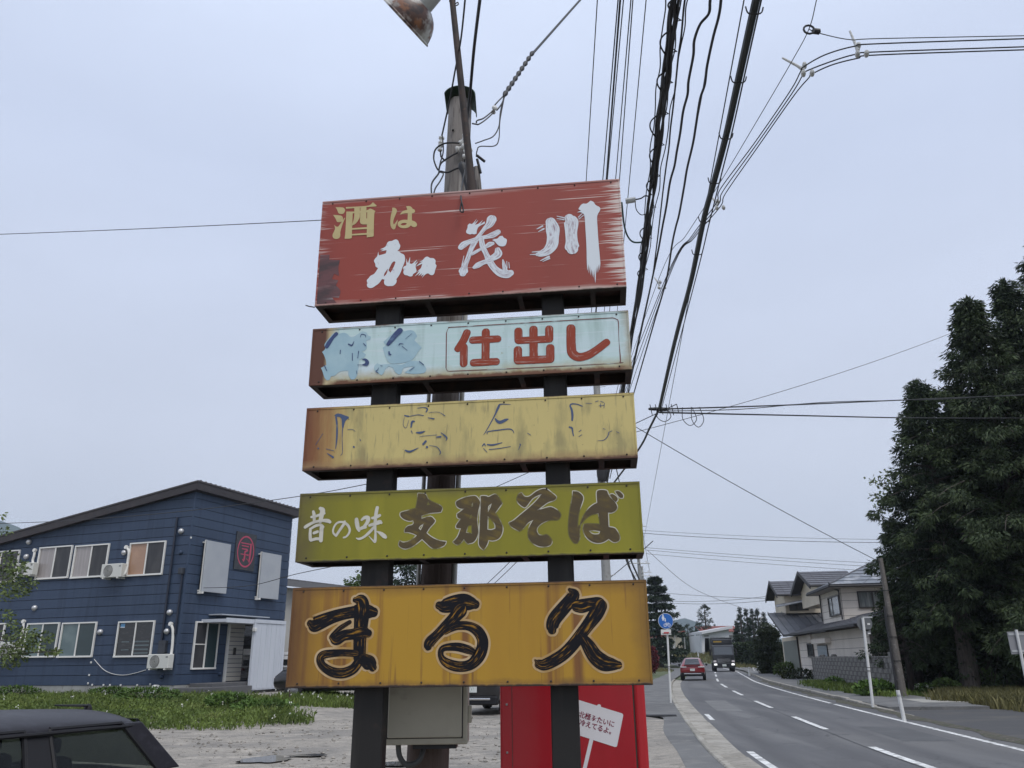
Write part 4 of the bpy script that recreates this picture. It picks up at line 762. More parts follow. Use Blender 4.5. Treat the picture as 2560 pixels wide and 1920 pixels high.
m_enam2 = mat('greyed_enamel', (0.44, 0.45, 0.44), 0.4, var=[(10, (0.10, 0.06, 0.045), 0.60, 0.70)])
rc = K6(315, 190, 3.85); dep = (rc - CAM).dot(FW); RR = 243 * 0.30136 / FPX * dep
axl = (RT * 0.73 + UP * 0.68 - FW * 0.20).normalized()
prof = [(1.0, -0.03), (1.03, -0.03), (1.03, 0.02), (0.985, 0.05), (0.96, 0.16), (0.90, 0.34), (0.80, 0.52), (0.68, 0.66), (0.56, 0.75), (0.46, 0.80), (0.42, 0.83)]
inner = [(0.42, 0.80), (0.66, 0.62), (0.88, 0.32), (0.955, 0.1), (1.0, -0.03)]
MB().lathe(rc, axl, [(r * RR, h * RR) for r, h in prof + inner], 40).build('shade', m_enam, lampo, world=True, smooth=True)
MB().lathe(rc, axl, [(0.01, 1.9 * RR), (0.30 * RR, 1.9 * RR), (0.36 * RR, 0.84 * RR), (0.43 * RR, 0.80 * RR), (0.30 * RR, 0.70 * RR)], 24).build('neck', m_enam2, lampo, world=True, smooth=True)
MB().lathe(rc, axl, [(0.001, 0.15 * RR), (0.20 * RR, 0.22 * RR), (0.26 * RR, 0.42 * RR), (0.14 * RR, 0.75 * RR)], 16).build('bulb', m_porc, lampo, world=True, smooth=True)
nk = rc + axl * (1.85 * RR)
MB().tube(catmull([nk - axl * 0.02, nk + axl * 0.10, nk + Vector((0.1, 0.12, 0.14)), topz - Vector((0.05, 0.05, 0.0)), topz], 6), 0.016, 10).build('arm', m_rust, lampo, world=True, smooth=True)

# ------------------------------------------------------------------ red drinks machine behind the posts
m_vred = mat('vending_red', (0.36, 0.008, 0.018), 0.22, var=[(0.8, (0.24, 0.006, 0.012), 0.45, 0.7, (2, 1, 0.6))], coat=0.2)
m_chr = mat('screw_steel', (0.3, 0.3, 0.3), 0.4, 0.8)
m_vred2 = mat('vending_door_red', (0.42, 0.012, 0.02), 0.3, coat=0.3)
VY = 5.25
vx0 = K5(1240, 300, VY).x; vx1 = K5(1988, 300, VY).x; vx2 = K5(2052, 300, VY).x
vm = thing('vending_machine', 'red drinks vending machine behind the right sign post', 'vending machine', (0.5 * (vx0 + vx2), VY + 0.4, 0.03))
def vb(x0, x1, y0, y1, z0, z1): 
    return MB().box(x0 - 0.5 * (vx0 + vx2), x1 - 0.5 * (vx0 + vx2), y0 - VY - 0.4, y1 - VY - 0.4, z0 - 0.03, z1 - 0.03)
vb(vx0, vx1 - 0.004, VY, VY + 0.98, 0.12, 1.83).build('cabinet', m_vred, vm, bevel=0.012, bseg=2)
vb(vx1 + 0.002, vx2, VY - 0.006, VY + 0.985, 0.12, 1.835).build('door', m_vred2, vm, bevel=0.02, bseg=3)
vb(vx1 - 0.012, vx1 + 0.01, VY + 0.01, VY + 0.97, 0.13, 1.81).build('door_gap', m_gap, vm)
for k in range(6): vb(vx0 + 0.035, vx0 + 0.047, VY - 0.003, VY, 0.3 + 0.27 * k, 0.312 + 0.27 * k).build('screw', m_chr, vm, bevel=0.002)
vb(vx0 + 0.072, vx0 + 0.075, VY - 0.0012, VY - 0.0002, 0.14, 1.81).build('panel_seam', m_gap, vm)
for x in (vx0 + 0.06, vx2 - 0.14): vb(x, x + 0.08, VY + 0.05, VY + 0.15, 0.03, 0.119).build('foot', m_iron, vm)
for y in (VY + 0.05, VY + 0.83): vb(vx0 + 0.2, vx0 + 0.28, y, y + 0.1, 0.03, 0.119).build('foot', m_iron, vm)
m_pl = mat('white_print', (0.66, 0.65, 0.68), 0.4)
m_pr = mat('crimson_print', (0.20, 0.008, 0.04), 0.4)
VV = lambda x, y: at_y(1430 + x * 0.1145, 1730 + y * 0.1145, VY - 0.0015)
def face_poly(mb, pts, dy):
    P = [VV(*p) for p in pts]; P = [Vector((p.x, VY - dy, p.z)) for p in P]
    b0 = len(mb.v); mb.v += [tuple(p) for p in P]
    for t in tessellate_polygon([P]): mb.f.append((b0 + t[0], b0 + t[1], b0 + t[2])); mb.mi.append(0)
mb = MB()
face_poly(mb, [(-260, 55), (120, 165), (548, 298), (560, 275), (595, 265), (628, 285), (632, 325), (1085, 465), (1112, 485), (1118, 515), (985, 1175), (970, 1195), (935, 1200), (470, 1050), (380, 1018), (-420, 770), (-440, 740), (-290, 75)], 0.0015)
face_poly(mb, [(385, 1020), (465, 1048), (320, 1665), (235, 1665)], 0.0012)
mb.build('placard_print', m_pl, vm, world=True)
def jtext(body, P, ang, size, m, parent, name, depth_y):
    cu = bpy.data.curves.new(name, 'FONT'); cu.body = body; cu.size = size; cu.space_character = 0.93; cu.offset = size * 0.016
    ob = bpy.data.objects.new(name + '_src', cu); COL.objects.link(ob)
    dg = bpy.context.evaluated_depsgraph_get(); me = bpy.data.meshes.new_from_object(ob.evaluated_get(dg))
    bpy.data.objects.remove(ob); 
    M = Matrix.Translation(P) @ Matrix.Rotation(ang, 4, Vector((0, -1, 0))) @ Matrix.Rotation(radians(90), 4, 'X')
    me.transform(rootm(parent).inverted() @ M); me.materials.clear(); me.materials.append(m)
    o = bpy.data.objects.new(name, me); COL.objects.link(o); o.parent = parent; return o
t0 = VV(140, 530); t1 = VV(890, 755); ta = atan2(t1.z - t0.z, t1.x - t0.x); sz = (t1 - t0).length / 6 / 0.93
jtext('北極みたいに', Vector((t0.x, VY - 0.0028, t0.z)), ta, sz, m_pr, vm, 'print_line', 0)
t0 = VV(150, 705); jtext('冷えてるよ。', Vector((t0.x, VY - 0.0028, t0.z)), ta, sz, m_pr, vm, 'print_line', 0)
# ------------------------------------------------------------------ dark blue two-storey building
def K7(x, y): return (x * 0.34358, 1180 + y * 0.34358)
BY = 34.0
c0 = at_y(*K7(1250, 1612), BY); BB = c0.z           # foot of the near corner
UR = Vector((0.335, 0.942, 0)).normalized(); UL = Vector((-UR.y, UR.x, 0))
FRr = Frame((c0.x, c0.y, 0), UR)                      # right-hand face, u runs away from us
FLl = Frame((c0.x, c0.y, 0), -UL); FLl.u = -UL; FLl.n = Vector((-UR.x, -UR.y, 0))   # left face; u negative to the left
blue = thing('blue_building', 'dark blue plank clad two storey building with a single pitch roof', 'building', (c0.x, c0.y, BB))
def shade_of(k): return k
m_clad = mat('navy_cladding', (0.034, 0.056, 0.100), 0.62, rnd=0.06, var=[(0.6, (0.038, 0.062, 0.112), 0.45, 0.7, (1, 1, 0.4)), (9, (0.024, 0.042, 0.082), 0.5, 0.75, (0.4, 0.4, 5), 0.6), (1.1, (0.024, 0.040, 0.076), 0.52, 0.68, (3, 3, 0.18), 0.8), (2.6, (0.052, 0.075, 0.115), 0.58, 0.72, (3, 3, 0.12), 0.5)], bump=[(24, 0.15, (0.25, 0.25, 3), 0.004)])
m_core = mat('cladding_joint', (0.010, 0.014, 0.026), 0.8)
m_found = mat('foundation_concrete', (0.34, 0.34, 0.32), 0.9, var=[(1.2, (0.25, 0.25, 0.235), 0.45, 0.65, (1, 1, 0.5)), (6, (0.2, 0.19, 0.17), 0.58, 0.72, (2, 2, 0.3))])
m_roofd = mat('dark_brown_roof_metal', (0.040, 0.034, 0.036), 0.5, 0.2, var=[(2, (0.055, 0.046, 0.046), 0.5, 0.7)])
m_alu = mat('white_window_frame', (0.74, 0.73, 0.69), 0.45)
m_wdark = glass_mat('window_screen_glass', (0.035, 0.036, 0.040), 0.30, 0.4, var=[(1.5, (0.055, 0.054, 0.056), 0.45, 0.65, (2, 2, 0.5))])
m_wpale = mat('curtained_glass', (0.30, 0.275, 0.265), 0.15, spec=0.6, var=[(2.5, (0.36, 0.33, 0.32), 0.45, 0.65, (5, 5, 0.3))])
m_wtan = mat('tan_blind_glass', (0.36, 0.22, 0.145), 0.15, spec=0.6, var=[(1.5, (0.42, 0.26, 0.17), 0.4, 0.6)])
m_wteal = mat('teal_glass', (0.075, 0.12, 0.125), 0.06, spec=0.8, var=[(1.2, (0.12, 0.17, 0.17), 0.45, 0.65)])
m_wteald = mat('teal_screen_glass', (0.035, 0.055, 0.06), 0.2, spec=0.5)
m_wblk = mat('dark_room_glass', (0.02, 0.022, 0.024), 0.05, spec=0.6, var=[(3, (0.05, 0.05, 0.05), 0.55, 0.7, (1, 1, 3))])
fz = FRr.px(*K7(1250, 1553))[1]                          # top of foundation at the corner
zt = FRr.px(*K7(1434, 146))[1]                           # top of wall at the corner (slightly under the roof)
Lr = FRr.px(*K7(2128, 352))[0]                           # length of the right face
def wall_top(u): return zt                              # right face: level eaves
sl = (zt - FLl.px(*K7(0, 535))[1]) / (0 - FLl.px(*K7(0, 535))[0])
LL = -26.0
def wall_top_l(u): return zt + sl * u                    # single slope falling to the left
# inner core (joint colour) and foundation
core = MB()
core.hexa([FRr.P(0.0, -0.03, fz), FRr.P(Lr, -0.03, fz), FRr.P(Lr, -8, fz), FRr.P(0, -8, fz), FRr.P(0.0, -0.03, zt), FRr.P(Lr, -0.03, zt), FRr.P(Lr, -8, zt + sl * -8), FRr.P(0.0, -8, zt + sl * -8)])
cb = MB(); d_ = UR * Lr
cb.prism([FLl.P(-0.03, -0.03, fz), FLl.P(LL, -0.03, fz), FLl.P(LL, -0.03, wall_top_l(LL)), FLl.P(-0.03, -0.03, zt - 0.02)], d_ - UR * 0.06)
cb.build('wall_core', m_core, blue, world=True)
fb = MB(); fb.prism([FLl.P(-0.015, -0.02, -0.6), FLl.P(LL, -0.02, -0.6), FLl.P(LL, -0.02, fz), FLl.P(-0.015, -0.02, fz)], d_ - UR * 0.04); fb.build('foundation', m_found, blue, world=True)
PH_ = 0.0
rows = 20; ph = (zt - fz) / (rows - 0.35)
gapz = 0.022
for r in range(rows):
    za = fz + r * ph + gapz * 0.5; zb_ = fz + (r + 1) * ph - gapz * 0.5
    # right face plank runs the full length
    zb2 = min(zb_, zt)
    if zb2 - za > 0.02:
        mb = MB(); FRr.box(mb, 0.004, Lr, -0.028, 0.0, za, zb2); mb.build('plank', m_clad, blue, world=True)
    # left face plank, cut by the roof slope
    ua = -0.004
    if za < wall_top_l(0):
        ub_bot = max(LL, (za - zt) / sl) if sl else LL; ub_top = max(LL, (zb_ - zt) / sl)
        ztop_r = min(zb_, zt)
        pts_ = [(ua, za), (ub_bot if za > wall_top_l(LL) else LL, za)]
        if zb_ <= wall_top_l(LL): pts_ += [(LL, zb_)]
        elif za < wall_top_l(LL): pts_ += [(LL, wall_top_l(LL))]
        if zb_ > wall_top_l(LL): pts_ += [((min(ztop_r, zb_) - zt) / sl, ztop_r)]
        if zb_ < zt: pts_ += [(ua, zb_)]
        if len(pts_) >= 3:
            mb = MB(); mb.prism([FLl.P(u, -0.028, z) for u, z in pts_], FLl.n * 0.028); mb.build('plank', m_clad, blue, world=True)
mb = MB(); FRr.box(mb, -0.03, 0.06, -0.05, 0.012, fz, zt - 0.01); mb.build('corner_trim', m_clad, blue, world=True)
# roof slab with deep fascia
ov = 0.27; th = 0.33
rf = MB()
def RP(u, back, z): return FLl.P(u, 0, 0) + UR * back + Vector((0, 0, z))
zR = lambda u: zt + sl * u
rf.hexa([RP(ov, -ov, zR(ov) + 0.0), RP(LL, -ov, zR(LL)), RP(LL, Lr + ov, zR(LL)), RP(ov, Lr + ov, zR(ov)),
         RP(ov, -ov, zR(ov) + th), RP(LL, -ov, zR(LL) + th), RP(LL, Lr + ov, zR(LL) + th), RP(ov, Lr + ov, zR(ov) + th)])
rfo = rf.build('roof', m_roofd, blue, world=True)
tr = MB(); tr.hexa([RP(ov + 0.03, -ov - 0.03, zR(ov) + th + 0.002), RP(LL, -ov - 0.03, zR(LL) + th + 0.002), RP(LL, Lr + ov + 0.03, zR(LL) + th + 0.002), RP(ov + 0.03, Lr + ov + 0.03, zR(ov) + th + 0.002),
         RP(ov + 0.03, -ov - 0.03, zR(ov) + th + 0.07), RP(LL, -ov - 0.03, zR(LL) + th + 0.07), RP(LL, Lr + ov + 0.03, zR(LL) + th + 0.07), RP(ov + 0.03, Lr + ov + 0.03, zR(ov) + th + 0.07)])
tr.build('roof_edge', mat('roof_edge_metal', (0.075, 0.068, 0.068), 0.5, 0.3), rfo, world=True)
for k in range(24):
    u = ov - 0.2 - 0.0; bk = -ov + 0.2 + k * (Lr + 2 * ov - 0.4) / 23
    mb = MB(); mb.hexa([RP(ov, bk, zR(ov) + th + 0.071), RP(LL, bk, zR(LL) + th + 0.071), RP(LL, bk + 0.04, zR(LL) + th + 0.071), RP(ov, bk + 0.04, zR(ov) + th + 0.071), RP(ov, bk, zR(ov) + th + 0.12), RP(LL, bk, zR(LL) + th + 0.12), RP(LL, bk + 0.04, zR(LL) + th + 0.12), RP(ov, bk + 0.04, zR(ov) + th + 0.12)])
    mb.build('standing_seam', m_roofd, rfo, world=True)
def window(fr, quad, m1, m2, parent, split=0.5, name='window', transom=None, fm=None):
    u0, u1, z0, z1 = fr.rect([K7(*q) if True else q for q in quad])
    return window_uz(fr, u0, u1, z0, z1, m1, m2, parent, split, transom, fm)
def window_uz(fr, u0, u1, z0, z1, m1, m2, parent, split=0.5, transom=None, fm=None, fw=0.055):
    fm = fm or m_alu
    w = MB(); 
    fr.box(w, u0, u1, 0.002, 0.075, z1 - fw, z1); fr.box(w, u0, u1, 0.002, 0.095, z0, z0 + fw * 1.25)
    fr.box(w, u0, u0 + fw, 0.002, 0.075, z0 + fw * 1.25, z1 - fw); fr.box(w, u1 - fw, u1, 0.002, 0.075, z0 + fw * 1.25, z1 - fw)
    wo_ = w.build('window', fm, parent, world=True)
    us = u0 + (u1 - u0) * split
    s = MB(); fr.box(s, us - 0.028, us + 0.028, 0.003, 0.062, z0 + fw * 1.26, z1 - fw - 0.001); s.build('meeting_stile', fm, wo_, world=True)
    for (a, b_, m_, off) in ((u0 + fw + 0.001, us - 0.029, m1, 0.018), (us + 0.029, u1 - fw - 0.001, m2, 0.034)):
        p = MB(); fr.box(p, a, b_, 0.004, off, z0 + fw * 1.26, z1 - fw - 0.001); p.build('pane', m_, wo_, world=True)
    if transom:
        zz = z0 + (z1 - z0) * transom; t = MB(); fr.box(t, u0 + fw, us - 0.029, 0.019, 0.040, zz - 0.02, zz + 0.02); t.build('transom', fm, wo_, world=True)
    return wo_
for quad, a, b_ in (([(-110, 582), (152, 570), (112, 800), (-150, 812)], m_wtan, m_wdark), ([(297, 545), (537, 538), (497, 775), (258, 783)], m_wpale, m_wdark), ([(558, 533), (802, 525), (770, 765), (518, 775)], m_wpale, m_wdark), ([(957, 515), (1215, 503), (1182, 750), (920, 760)], m_wtan, m_wdark),
        ([(-190, 1106), (52, 1101), (18, 1236), (-210, 1240)], m_wblk, m_wdark), ([(200, 1100), (440, 1096), (402, 1350), (172, 1350)], m_wteal, m_wteald), ([(460, 1096), (711, 1091), (675, 1349), (422, 1350)], m_wteal, m_wteald), ([(870, 1086), (1134, 1082), (1100, 1345), (832, 1350)], m_wblk, m_wblk)):
    window(FLl, quad, a, b_, blue)
wv = window(FRr, [(1423, 1085), (1595, 1095), (1558, 1433), (1382, 1438)], m_wdark, m_wteald, blue, 0.5, transom=0.52)
# things seen inside / on the glass
u0, u1, z0, z1 = FLl.rect([K7(*q) for q in [(882, 1104), (913, 1103), (911, 1132), (880, 1134)]])
s = MB(); FLl.box(s, u0, u1, 0.0185, 0.021, z0, z1); s.build('sticker', mat('blue_white_sticker', (0.10, 0.28, 0.48), 0.4, var=[(2, (0.6, 0.65, 0.7), 0.5, 0.52, (0.1, 0.1, 6))]), wv, world=True)
for (a, b_, c, d) in ((985, 1228, 1090, 1238), (982, 1255, 1086, 1266), (978, 1285, 1080, 1296), (975, 1312, 1078, 1322), (890, 1232, 945, 1240), (885, 1290, 940, 1298)):
    u0, u1, z0, z1 = FLl.rect([K7(a, b_), K7(c, b_), K7(c, d), K7(a, d)]); s = MB(); FLl.box(s, u0, u1, 0.0345, 0.0365, z0, z1); s.build('shelf_edge', mat('shelf_seen_in_glass', (0.10, 0.13, 0.14), 0.3), wv, world=True)
# vent hoods
m_vent = mat('vent_steel', (0.52, 0.52, 0.52), 0.35, 0.5)
for (fr, x, y) in ((FLl, 1323, 432), (FLl, 217, 510), (FLl, 198, 617), (FLl, 910, 588), (FLl, 258, 990), (FLl, 735, 1165), (FLl, 1240, 1022), (FLl, 1220, 1160)):
    u, z = fr.px(*K7(x, y)); c = fr.P(u, 0.0, z)
    MB().lathe(c, fr.n, [(0.115, 0), (0.125, 0.04), (0.12, 0.08), (0.09, 0.13), (0.04, 0.16), (0.001, 0.165)], 16).build('vent_hood', m_vent, blue, world=True, smooth=True)
for (x, y) in ((1320, 585), (1595, 1470), (1180, 1490)):
    fr = FLl if x < 1400 else FRr; u, z = fr.px(*K7(x, y)); c = fr.P(u, 0.0, z)
    MB().lathe(c, fr.n, [(0.08, 0), (0.09, 0.06), (0.06, 0.11), (0.001, 0.12)], 12).build('vent_hood', m_clad, blue, world=True, smooth=True)
m_wtrim = mat('white_plastic', (0.60, 0.60, 0.58), 0.45)
for (x, y) in ((666, 1386), (652, 1478), (644, 1538), (674, 1549), (756, 1551), (803, 1551), (881, 1552), (1001, 1552), (1096, 1545), (1386, 478)):
    fr = FLl if x < 1250 else FRr; u, z = fr.px(*K7(x, y)); s = MB(); fr.box(s, u - 0.035, u + 0.035, 0.001, 0.05, z - 0.04, z + 0.04); s.build('wall_peg', m_wtrim, blue, world=True, bevel=0.01)
# downpipe, electric cabinet and conduits near the corner
for pts_, r, m_ in (([(1300, 330), (1255, 640), (1215, 960), (1185, 1225)], 0.05, m_clad), ([(1330, 740), (1305, 1000), (1285, 1180)], 0.045, m_clad)):
    q = []
    for x, y in pts_: u, z = FLl.px(*K7(x, y)); q.append((u, z))
    um = sum(a[0] for a in q) / len(q)
    MB().tube([FLl.P(um, 0.06, z) for _, z in q], r, 8).build('downpipe', mat('dark_navy_pipe', (0.012, 0.018, 0.035), 0.5), blue, world=True)
for quad in ([(1315, 700), (1350, 698), (1345, 742), (1312, 744)], [(1175, 1228), (1225, 1225), (1215, 1315), (1163, 1318)]):
    u0, u1, z0, z1 = FLl.rect([K7(*q) for q in quad]); s = MB(); FLl.box(s, u0, u1, 0.001, 0.16, z0, z1); s.build('switch_cabinet', mat('dark_grey_box', (0.035, 0.04, 0.05), 0.5), blue, world=True, bevel=0.01)
# slack white cable on the wall
q = [FLl.px(*K7(x, y)) for x, y in ((688, 1362), (720, 1400), (760, 1440), (820, 1468), (900, 1478), (980, 1465), (1065, 1440))]
MB().tube(catmull([FLl.P(u, 0.02, z) for u, z in q], 4), 0.014, 6).build('loose_cable', m_wtrim, blue, world=True)
u, z = FLl.px(*K7(1150, 1585)); c = FLl.P(u, 0.05, z); MB().lathe(c, FLl.n, [(0.001, 0), (0.2, 0), (0.2, 0.18), (0.15, 0.24), (0.001, 0.24)], 14).build('meter', m_wtrim, blue, world=True, smooth=True)
# grey slab shutters covering the upper windows of the right face
m_shut = mat('pale_grey_panel', (0.40, 0.42, 0.44), 0.45, 0.1, var=[(0.8, (0.36, 0.38, 0.41), 0.45, 0.65)])
for quad in ([(1510, 495), (1683, 530), (1643, 888), (1462, 866)], [(1912, 582), (2050, 608), (2022, 932), (1880, 912)]):
    u0, u1, z0, z1 = FRr.rect([K7(*q) for q in quad], 0.25); s = MB(); FRr.box(s, u0, u1, 0.20, 0.26, z0, z1); so = s.build('sunshade_panel', m_shut, blue, world=True, bevel=0.01)
    for uu in (u0 + 0.03, u1 - 0.08):
        for zz in (z0 + 0.02, z1 - 0.10):
            s = MB(); FRr.box(s, uu, uu + 0.05, 0.0, 0.199, zz, zz + 0.05); s.build('bracket', m_alu, so, world=True)
    s = MB(); FRr.box(s, u0 + 0.02, u0 + 0.08, 0.12, 0.199, z0 - 0.03, z1 + 0.02); s.build('guide_rail', m_alu, so, world=True)
    s = MB(); FRr.box(s, u0 - 0.0, u0 + 0.09, 0.05, 0.30, z0 - 0.09, z0 - 0.005); s.build('bottom_bracket', m_alu, so, world=True)
    s = MB(); FRr.box(s, u0 + 0.1, u1 - 0.1, 0.001, 0.04, z0 + 0.08, z1 - 0.08); s.build('window_behind', m_wblk, so, world=True)
# dark square signboard with a red ringed character
L1 = lambda x, y: (575 + x * 0.07232, 1320 + y * 0.07232)
u0, u1, z0, z1 = FRr.rect([L1(235, 100), L1(905, 262), L1(785, 1515), L1(90, 1400)])
s = MB(); FRr.box(s, u0, u1, 0.001, 0.05, z0, z1); crest = s.build('crest_board', mat('charcoal_board', (0.035, 0.038, 0.046), 0.6, var=[(6, (0.05, 0.055, 0.062), 0.45, 0.65)]), blue, world=True)
crest['label'] = 'charcoal square board with a red ringed character'
m_crest = mat('crimson_paint', (0.42, 0.055, 0.105), 0.5)
def stroke3(mb, pts, off, closed=False):
    P = [FRr.px(*L1(x, y)) + (w,) for x, y, w in pts]; M_ = len(P); sc_ = 0.07232 / FPX * 38 * 1.35
    b0 = len(mb.v)
    for i, (u, z, w) in enumerate(P):
        a = P[(i + 1) % M_ if closed else min(i + 1, M_ - 1)]; b_ = P[i - 1 if (closed or i) else 0]
        t = Vector((a[0] - b_[0], a[1] - b_[1])); t = t.normalized() if t.length else Vector((1, 0)); nn = Vector((-t.y, t.x))
        for q_ in (-0.5, 0.5): mb.v.append(tuple(FRr.P(u + nn.x * q_ * w * sc_, off, z + nn.y * q_ * w * sc_)))
    for i in range(M_ if closed else M_ - 1):
        a = b0 + 2 * i; c_ = b0 + 2 * ((i + 1) % M_); mb.f.append((a, a + 1, c_ + 1, c_)); mb.mi.append(0)
mb = MB(); cu_, cz_ = FRr.px(*L1(512, 818)); 
ra, rb = abs(FRr.px(*L1(790, 830))[0] - FRr.px(*L1(240, 800))[0]) / 2, abs(FRr.px(*L1(545, 300))[1] - FRr.px(*L1(480, 1335))[1]) / 2
n = 48; b0 = 0
for k in range(n):
    a = 2 * pi * k / n
    for f_ in (0.95, 1.06): mb.v.append(tuple(FRr.P(cu_ + ra * f_ * cos(a), 0.053, cz_ + rb * f_ * sin(a))))
for k in range(n): a = 2 * k; c_ = 2 * ((k + 1) % n); mb.f.append((a, a + 1, c_ + 1, c_)); mb.mi.append(0)
for i, st in enumerate(([(360, 510, 26), (690, 572, 26)], [(375, 605, 24), (560, 640, 26), (612, 650, 40)], [(380, 715, 24), (560, 745, 34), (588, 772, 40), (480, 830, 50), (480, 900, 55), (455, 1080, 60), (432, 1140, 55), (385, 1070, 12)], [(335, 895, 20), (560, 935, 26), (608, 945, 46)], [(700, 545, 55), (690, 640, 62), (675, 800, 65), (650, 1000, 66), (618, 1180, 70), (560, 1080, 16), (525, 1065, 10)])):
    stroke3(mb, st, 0.0535 + 0.0006 * i)
mb.build('crest_print', m_crest, crest, world=True)
# air-conditioner outdoor units on the left face
m_acw = mat('ac_white', (0.58, 0.58, 0.54), 0.45); m_grl = mat('ac_grille', (0.16, 0.16, 0.155), 0.5)
m_lag = mat('pipe_lagging', (0.66, 0.65, 0.61), 0.6)
def ac_unit(fr, quad, pipe, parent, conv=K7):
    u0, u1, z0, z1 = fr.rect([conv(*q) for q in quad], 0.45)
    bx = MB(); fr.box(bx, u0, u1, 0.12, 0.42, z0, z1); o = bx.build('outdoor_unit', m_acw, parent, world=True, bevel=0.02)
    r = min((z1 - z0) * 0.43, (u1 - u0) * 0.27); cc = fr.P(u0 + (u1 - u0) * 0.36, 0.421, (z0 + z1) / 2)
    MB().lathe(cc, fr.n, [(r, 0), (r, 0.012), (r * 0.94, 0.014), (r * 0.9, 0.002), (0.001, 0.002)], 28).build('fan_ring', m_grl, o, world=True, smooth=True)
    for k in range(5): MB().lathe(cc + fr.n * 0.012, fr.n, [(r * (0.18 + 0.16 * k), 0), (r * (0.18 + 0.16 * k) + 0.008, 0), (r * (0.18 + 0.16 * k) + 0.008, 0.006), (r * (0.18 + 0.16 * k), 0.006)], 20).build('grille_ring', m_acw, o, world=True)
    for f in (0.15, 0.85):
        s = MB(); uu = u0 + (u1 - u0) * f; fr.box(s, uu - 0.03, uu + 0.03, 0.0, 0.44, z0 - 0.05, z0 - 0.002); s.build('wall_bracket', m_alu, o, world=True)
    s = MB(); fr.box(s, u1 - 0.16, u1 - 0.05, 0.4215, 0.424, z1 - 0.14, z1 - 0.09); s.build('badge', m_grl, o, world=True)
    if pipe:
        P = []
        for x, y, off in pipe: u, z = fr.px(*conv(x, y), off); P.append(fr.P(u, off, z))
        MB().tube(catmull(P, 5), 0.055, 8).build('lagged_pipe', m_lag, o, world=True, smooth=True)
        MB().tube([P[0] - fr.n * 0.05, P[0] + fr.n * 0.06 + Vector((0, 0, 0.02))], 0.085, 10).build('pipe_cap', m_lag, o, world=True, smooth=True)
    return o
ac_unit(FLl, [(735, 670), (884, 664), (872, 765), (724, 768)], [(920, 550, 0.06), (938, 580, 0.08), (930, 650, 0.08), (922, 700, 0.12), (905, 745, 0.2), (868, 755, 0.3)], blue)
ac_unit(FLl, [(120, 662), (238, 658), (228, 748), (108, 752)], [(253, 572, 0.06), (248, 610, 0.08), (238, 650, 0.09), (252, 690, 0.14), (232, 728, 0.3)], blue)
ac_unit(FLl, [(1072, 1328), (1228, 1322), (1214, 1430), (1058, 1432)], [(1243, 1108, 0.06), (1258, 1150, 0.08), (1255, 1250, 0.09), (1247, 1320, 0.10), (1240, 1370, 0.2), (1215, 1395, 0.3)], blue)
ac_unit(FLl, [(-10, 1240), (110, 1235), (100, 1340), (-20, 1345)], [(172, 1090, 0.06), (168, 1140, 0.08), (150, 1230, 0.09), (130, 1290, 0.2), (100, 1310, 0.3)], blue)
# windbreak porch: white sheet wall, canopy, door behind, dark grey steps
m_porch = mat('porch_white_metal', (0.54, 0.57, 0.62), 0.45, var=[(1, (0.50, 0.53, 0.58), 0.45, 0.65, (4, 4, 0.3))])
pu0, pz1 = FRr.px(*K7(1860, 1072), 1.5); pu1, _ = FRr.px(*K7(2076, 1088), 1.5); pz0 = FRr.px(*K7(1800, 1592), 1.5)[1]
uA = FRr.px(*K7(1648, 1090), 0.2)[0]
uB = pu0
PN = 1.35
def fq(x, y, off): return FRr.px(*K7(x, y), off)
# sheet wall standing forward of the facade
u_a, z_a = fq(1858, 1080, PN); u_b, _ = fq(2074, 1095, PN); _, z_b = fq(1802, 1590, PN)
s = MB(); FRr.box(s, u_a, u_b, PN - 0.05, PN, z_b, z_a); pw = s.build('porch_wall', m_porch, blue, world=True)
k = 0; uu = u_a + 0.12
while uu < u_b - 0.15:
    s = MB(); FRr.box(s, uu, uu + (u_b - u_a) / 6 - 0.03, PN + 0.001, PN + 0.012, z_b + 0.05, z_a - 0.14); s.build('sheet', m_porch, pw, world=True); uu += (u_b - u_a) / 6
for (a, b_) in ((u_a - 0.03, u_a + 0.09), (u_b - 0.09, u_b + 0.03)):
    s = MB(); FRr.box(s, a, b_, PN - 0.08, PN + 0.03, z_b, z_a + 0.05); s.build('porch_post', m_porch, pw, world=True)
s = MB(); FRr.box(s, u_a - 0.04, u_b + 0.04, PN - 0.06, PN + 0.04, z_a - 0.10, z_a + 0.052); s.build('porch_beam', m_porch, pw, world=True)
u_c, z_c = fq(1642, 1082, PN - 0.1)
s = MB(); FRr.box(s, u_c, u_b, 0.0, PN - 0.09, z_a - 0.12, z_a + 0.01); s.build('canopy', m_porch, blue, world=True)
s = MB(); FRr.box(s, u_c, u_a - 0.05, PN - 0.09, PN - 0.02, z_a - 0.14, z_a + 0.045); s.build('canopy_fascia', m_porch, blue, world=True)
s = MB(); FRr.box(s, u_c + 0.4, u_b - 0.3, 0.0, 0.7, z_a + 0.20, z_a + 0.24); s.build('upper_canopy', m_shut, blue, world=True)
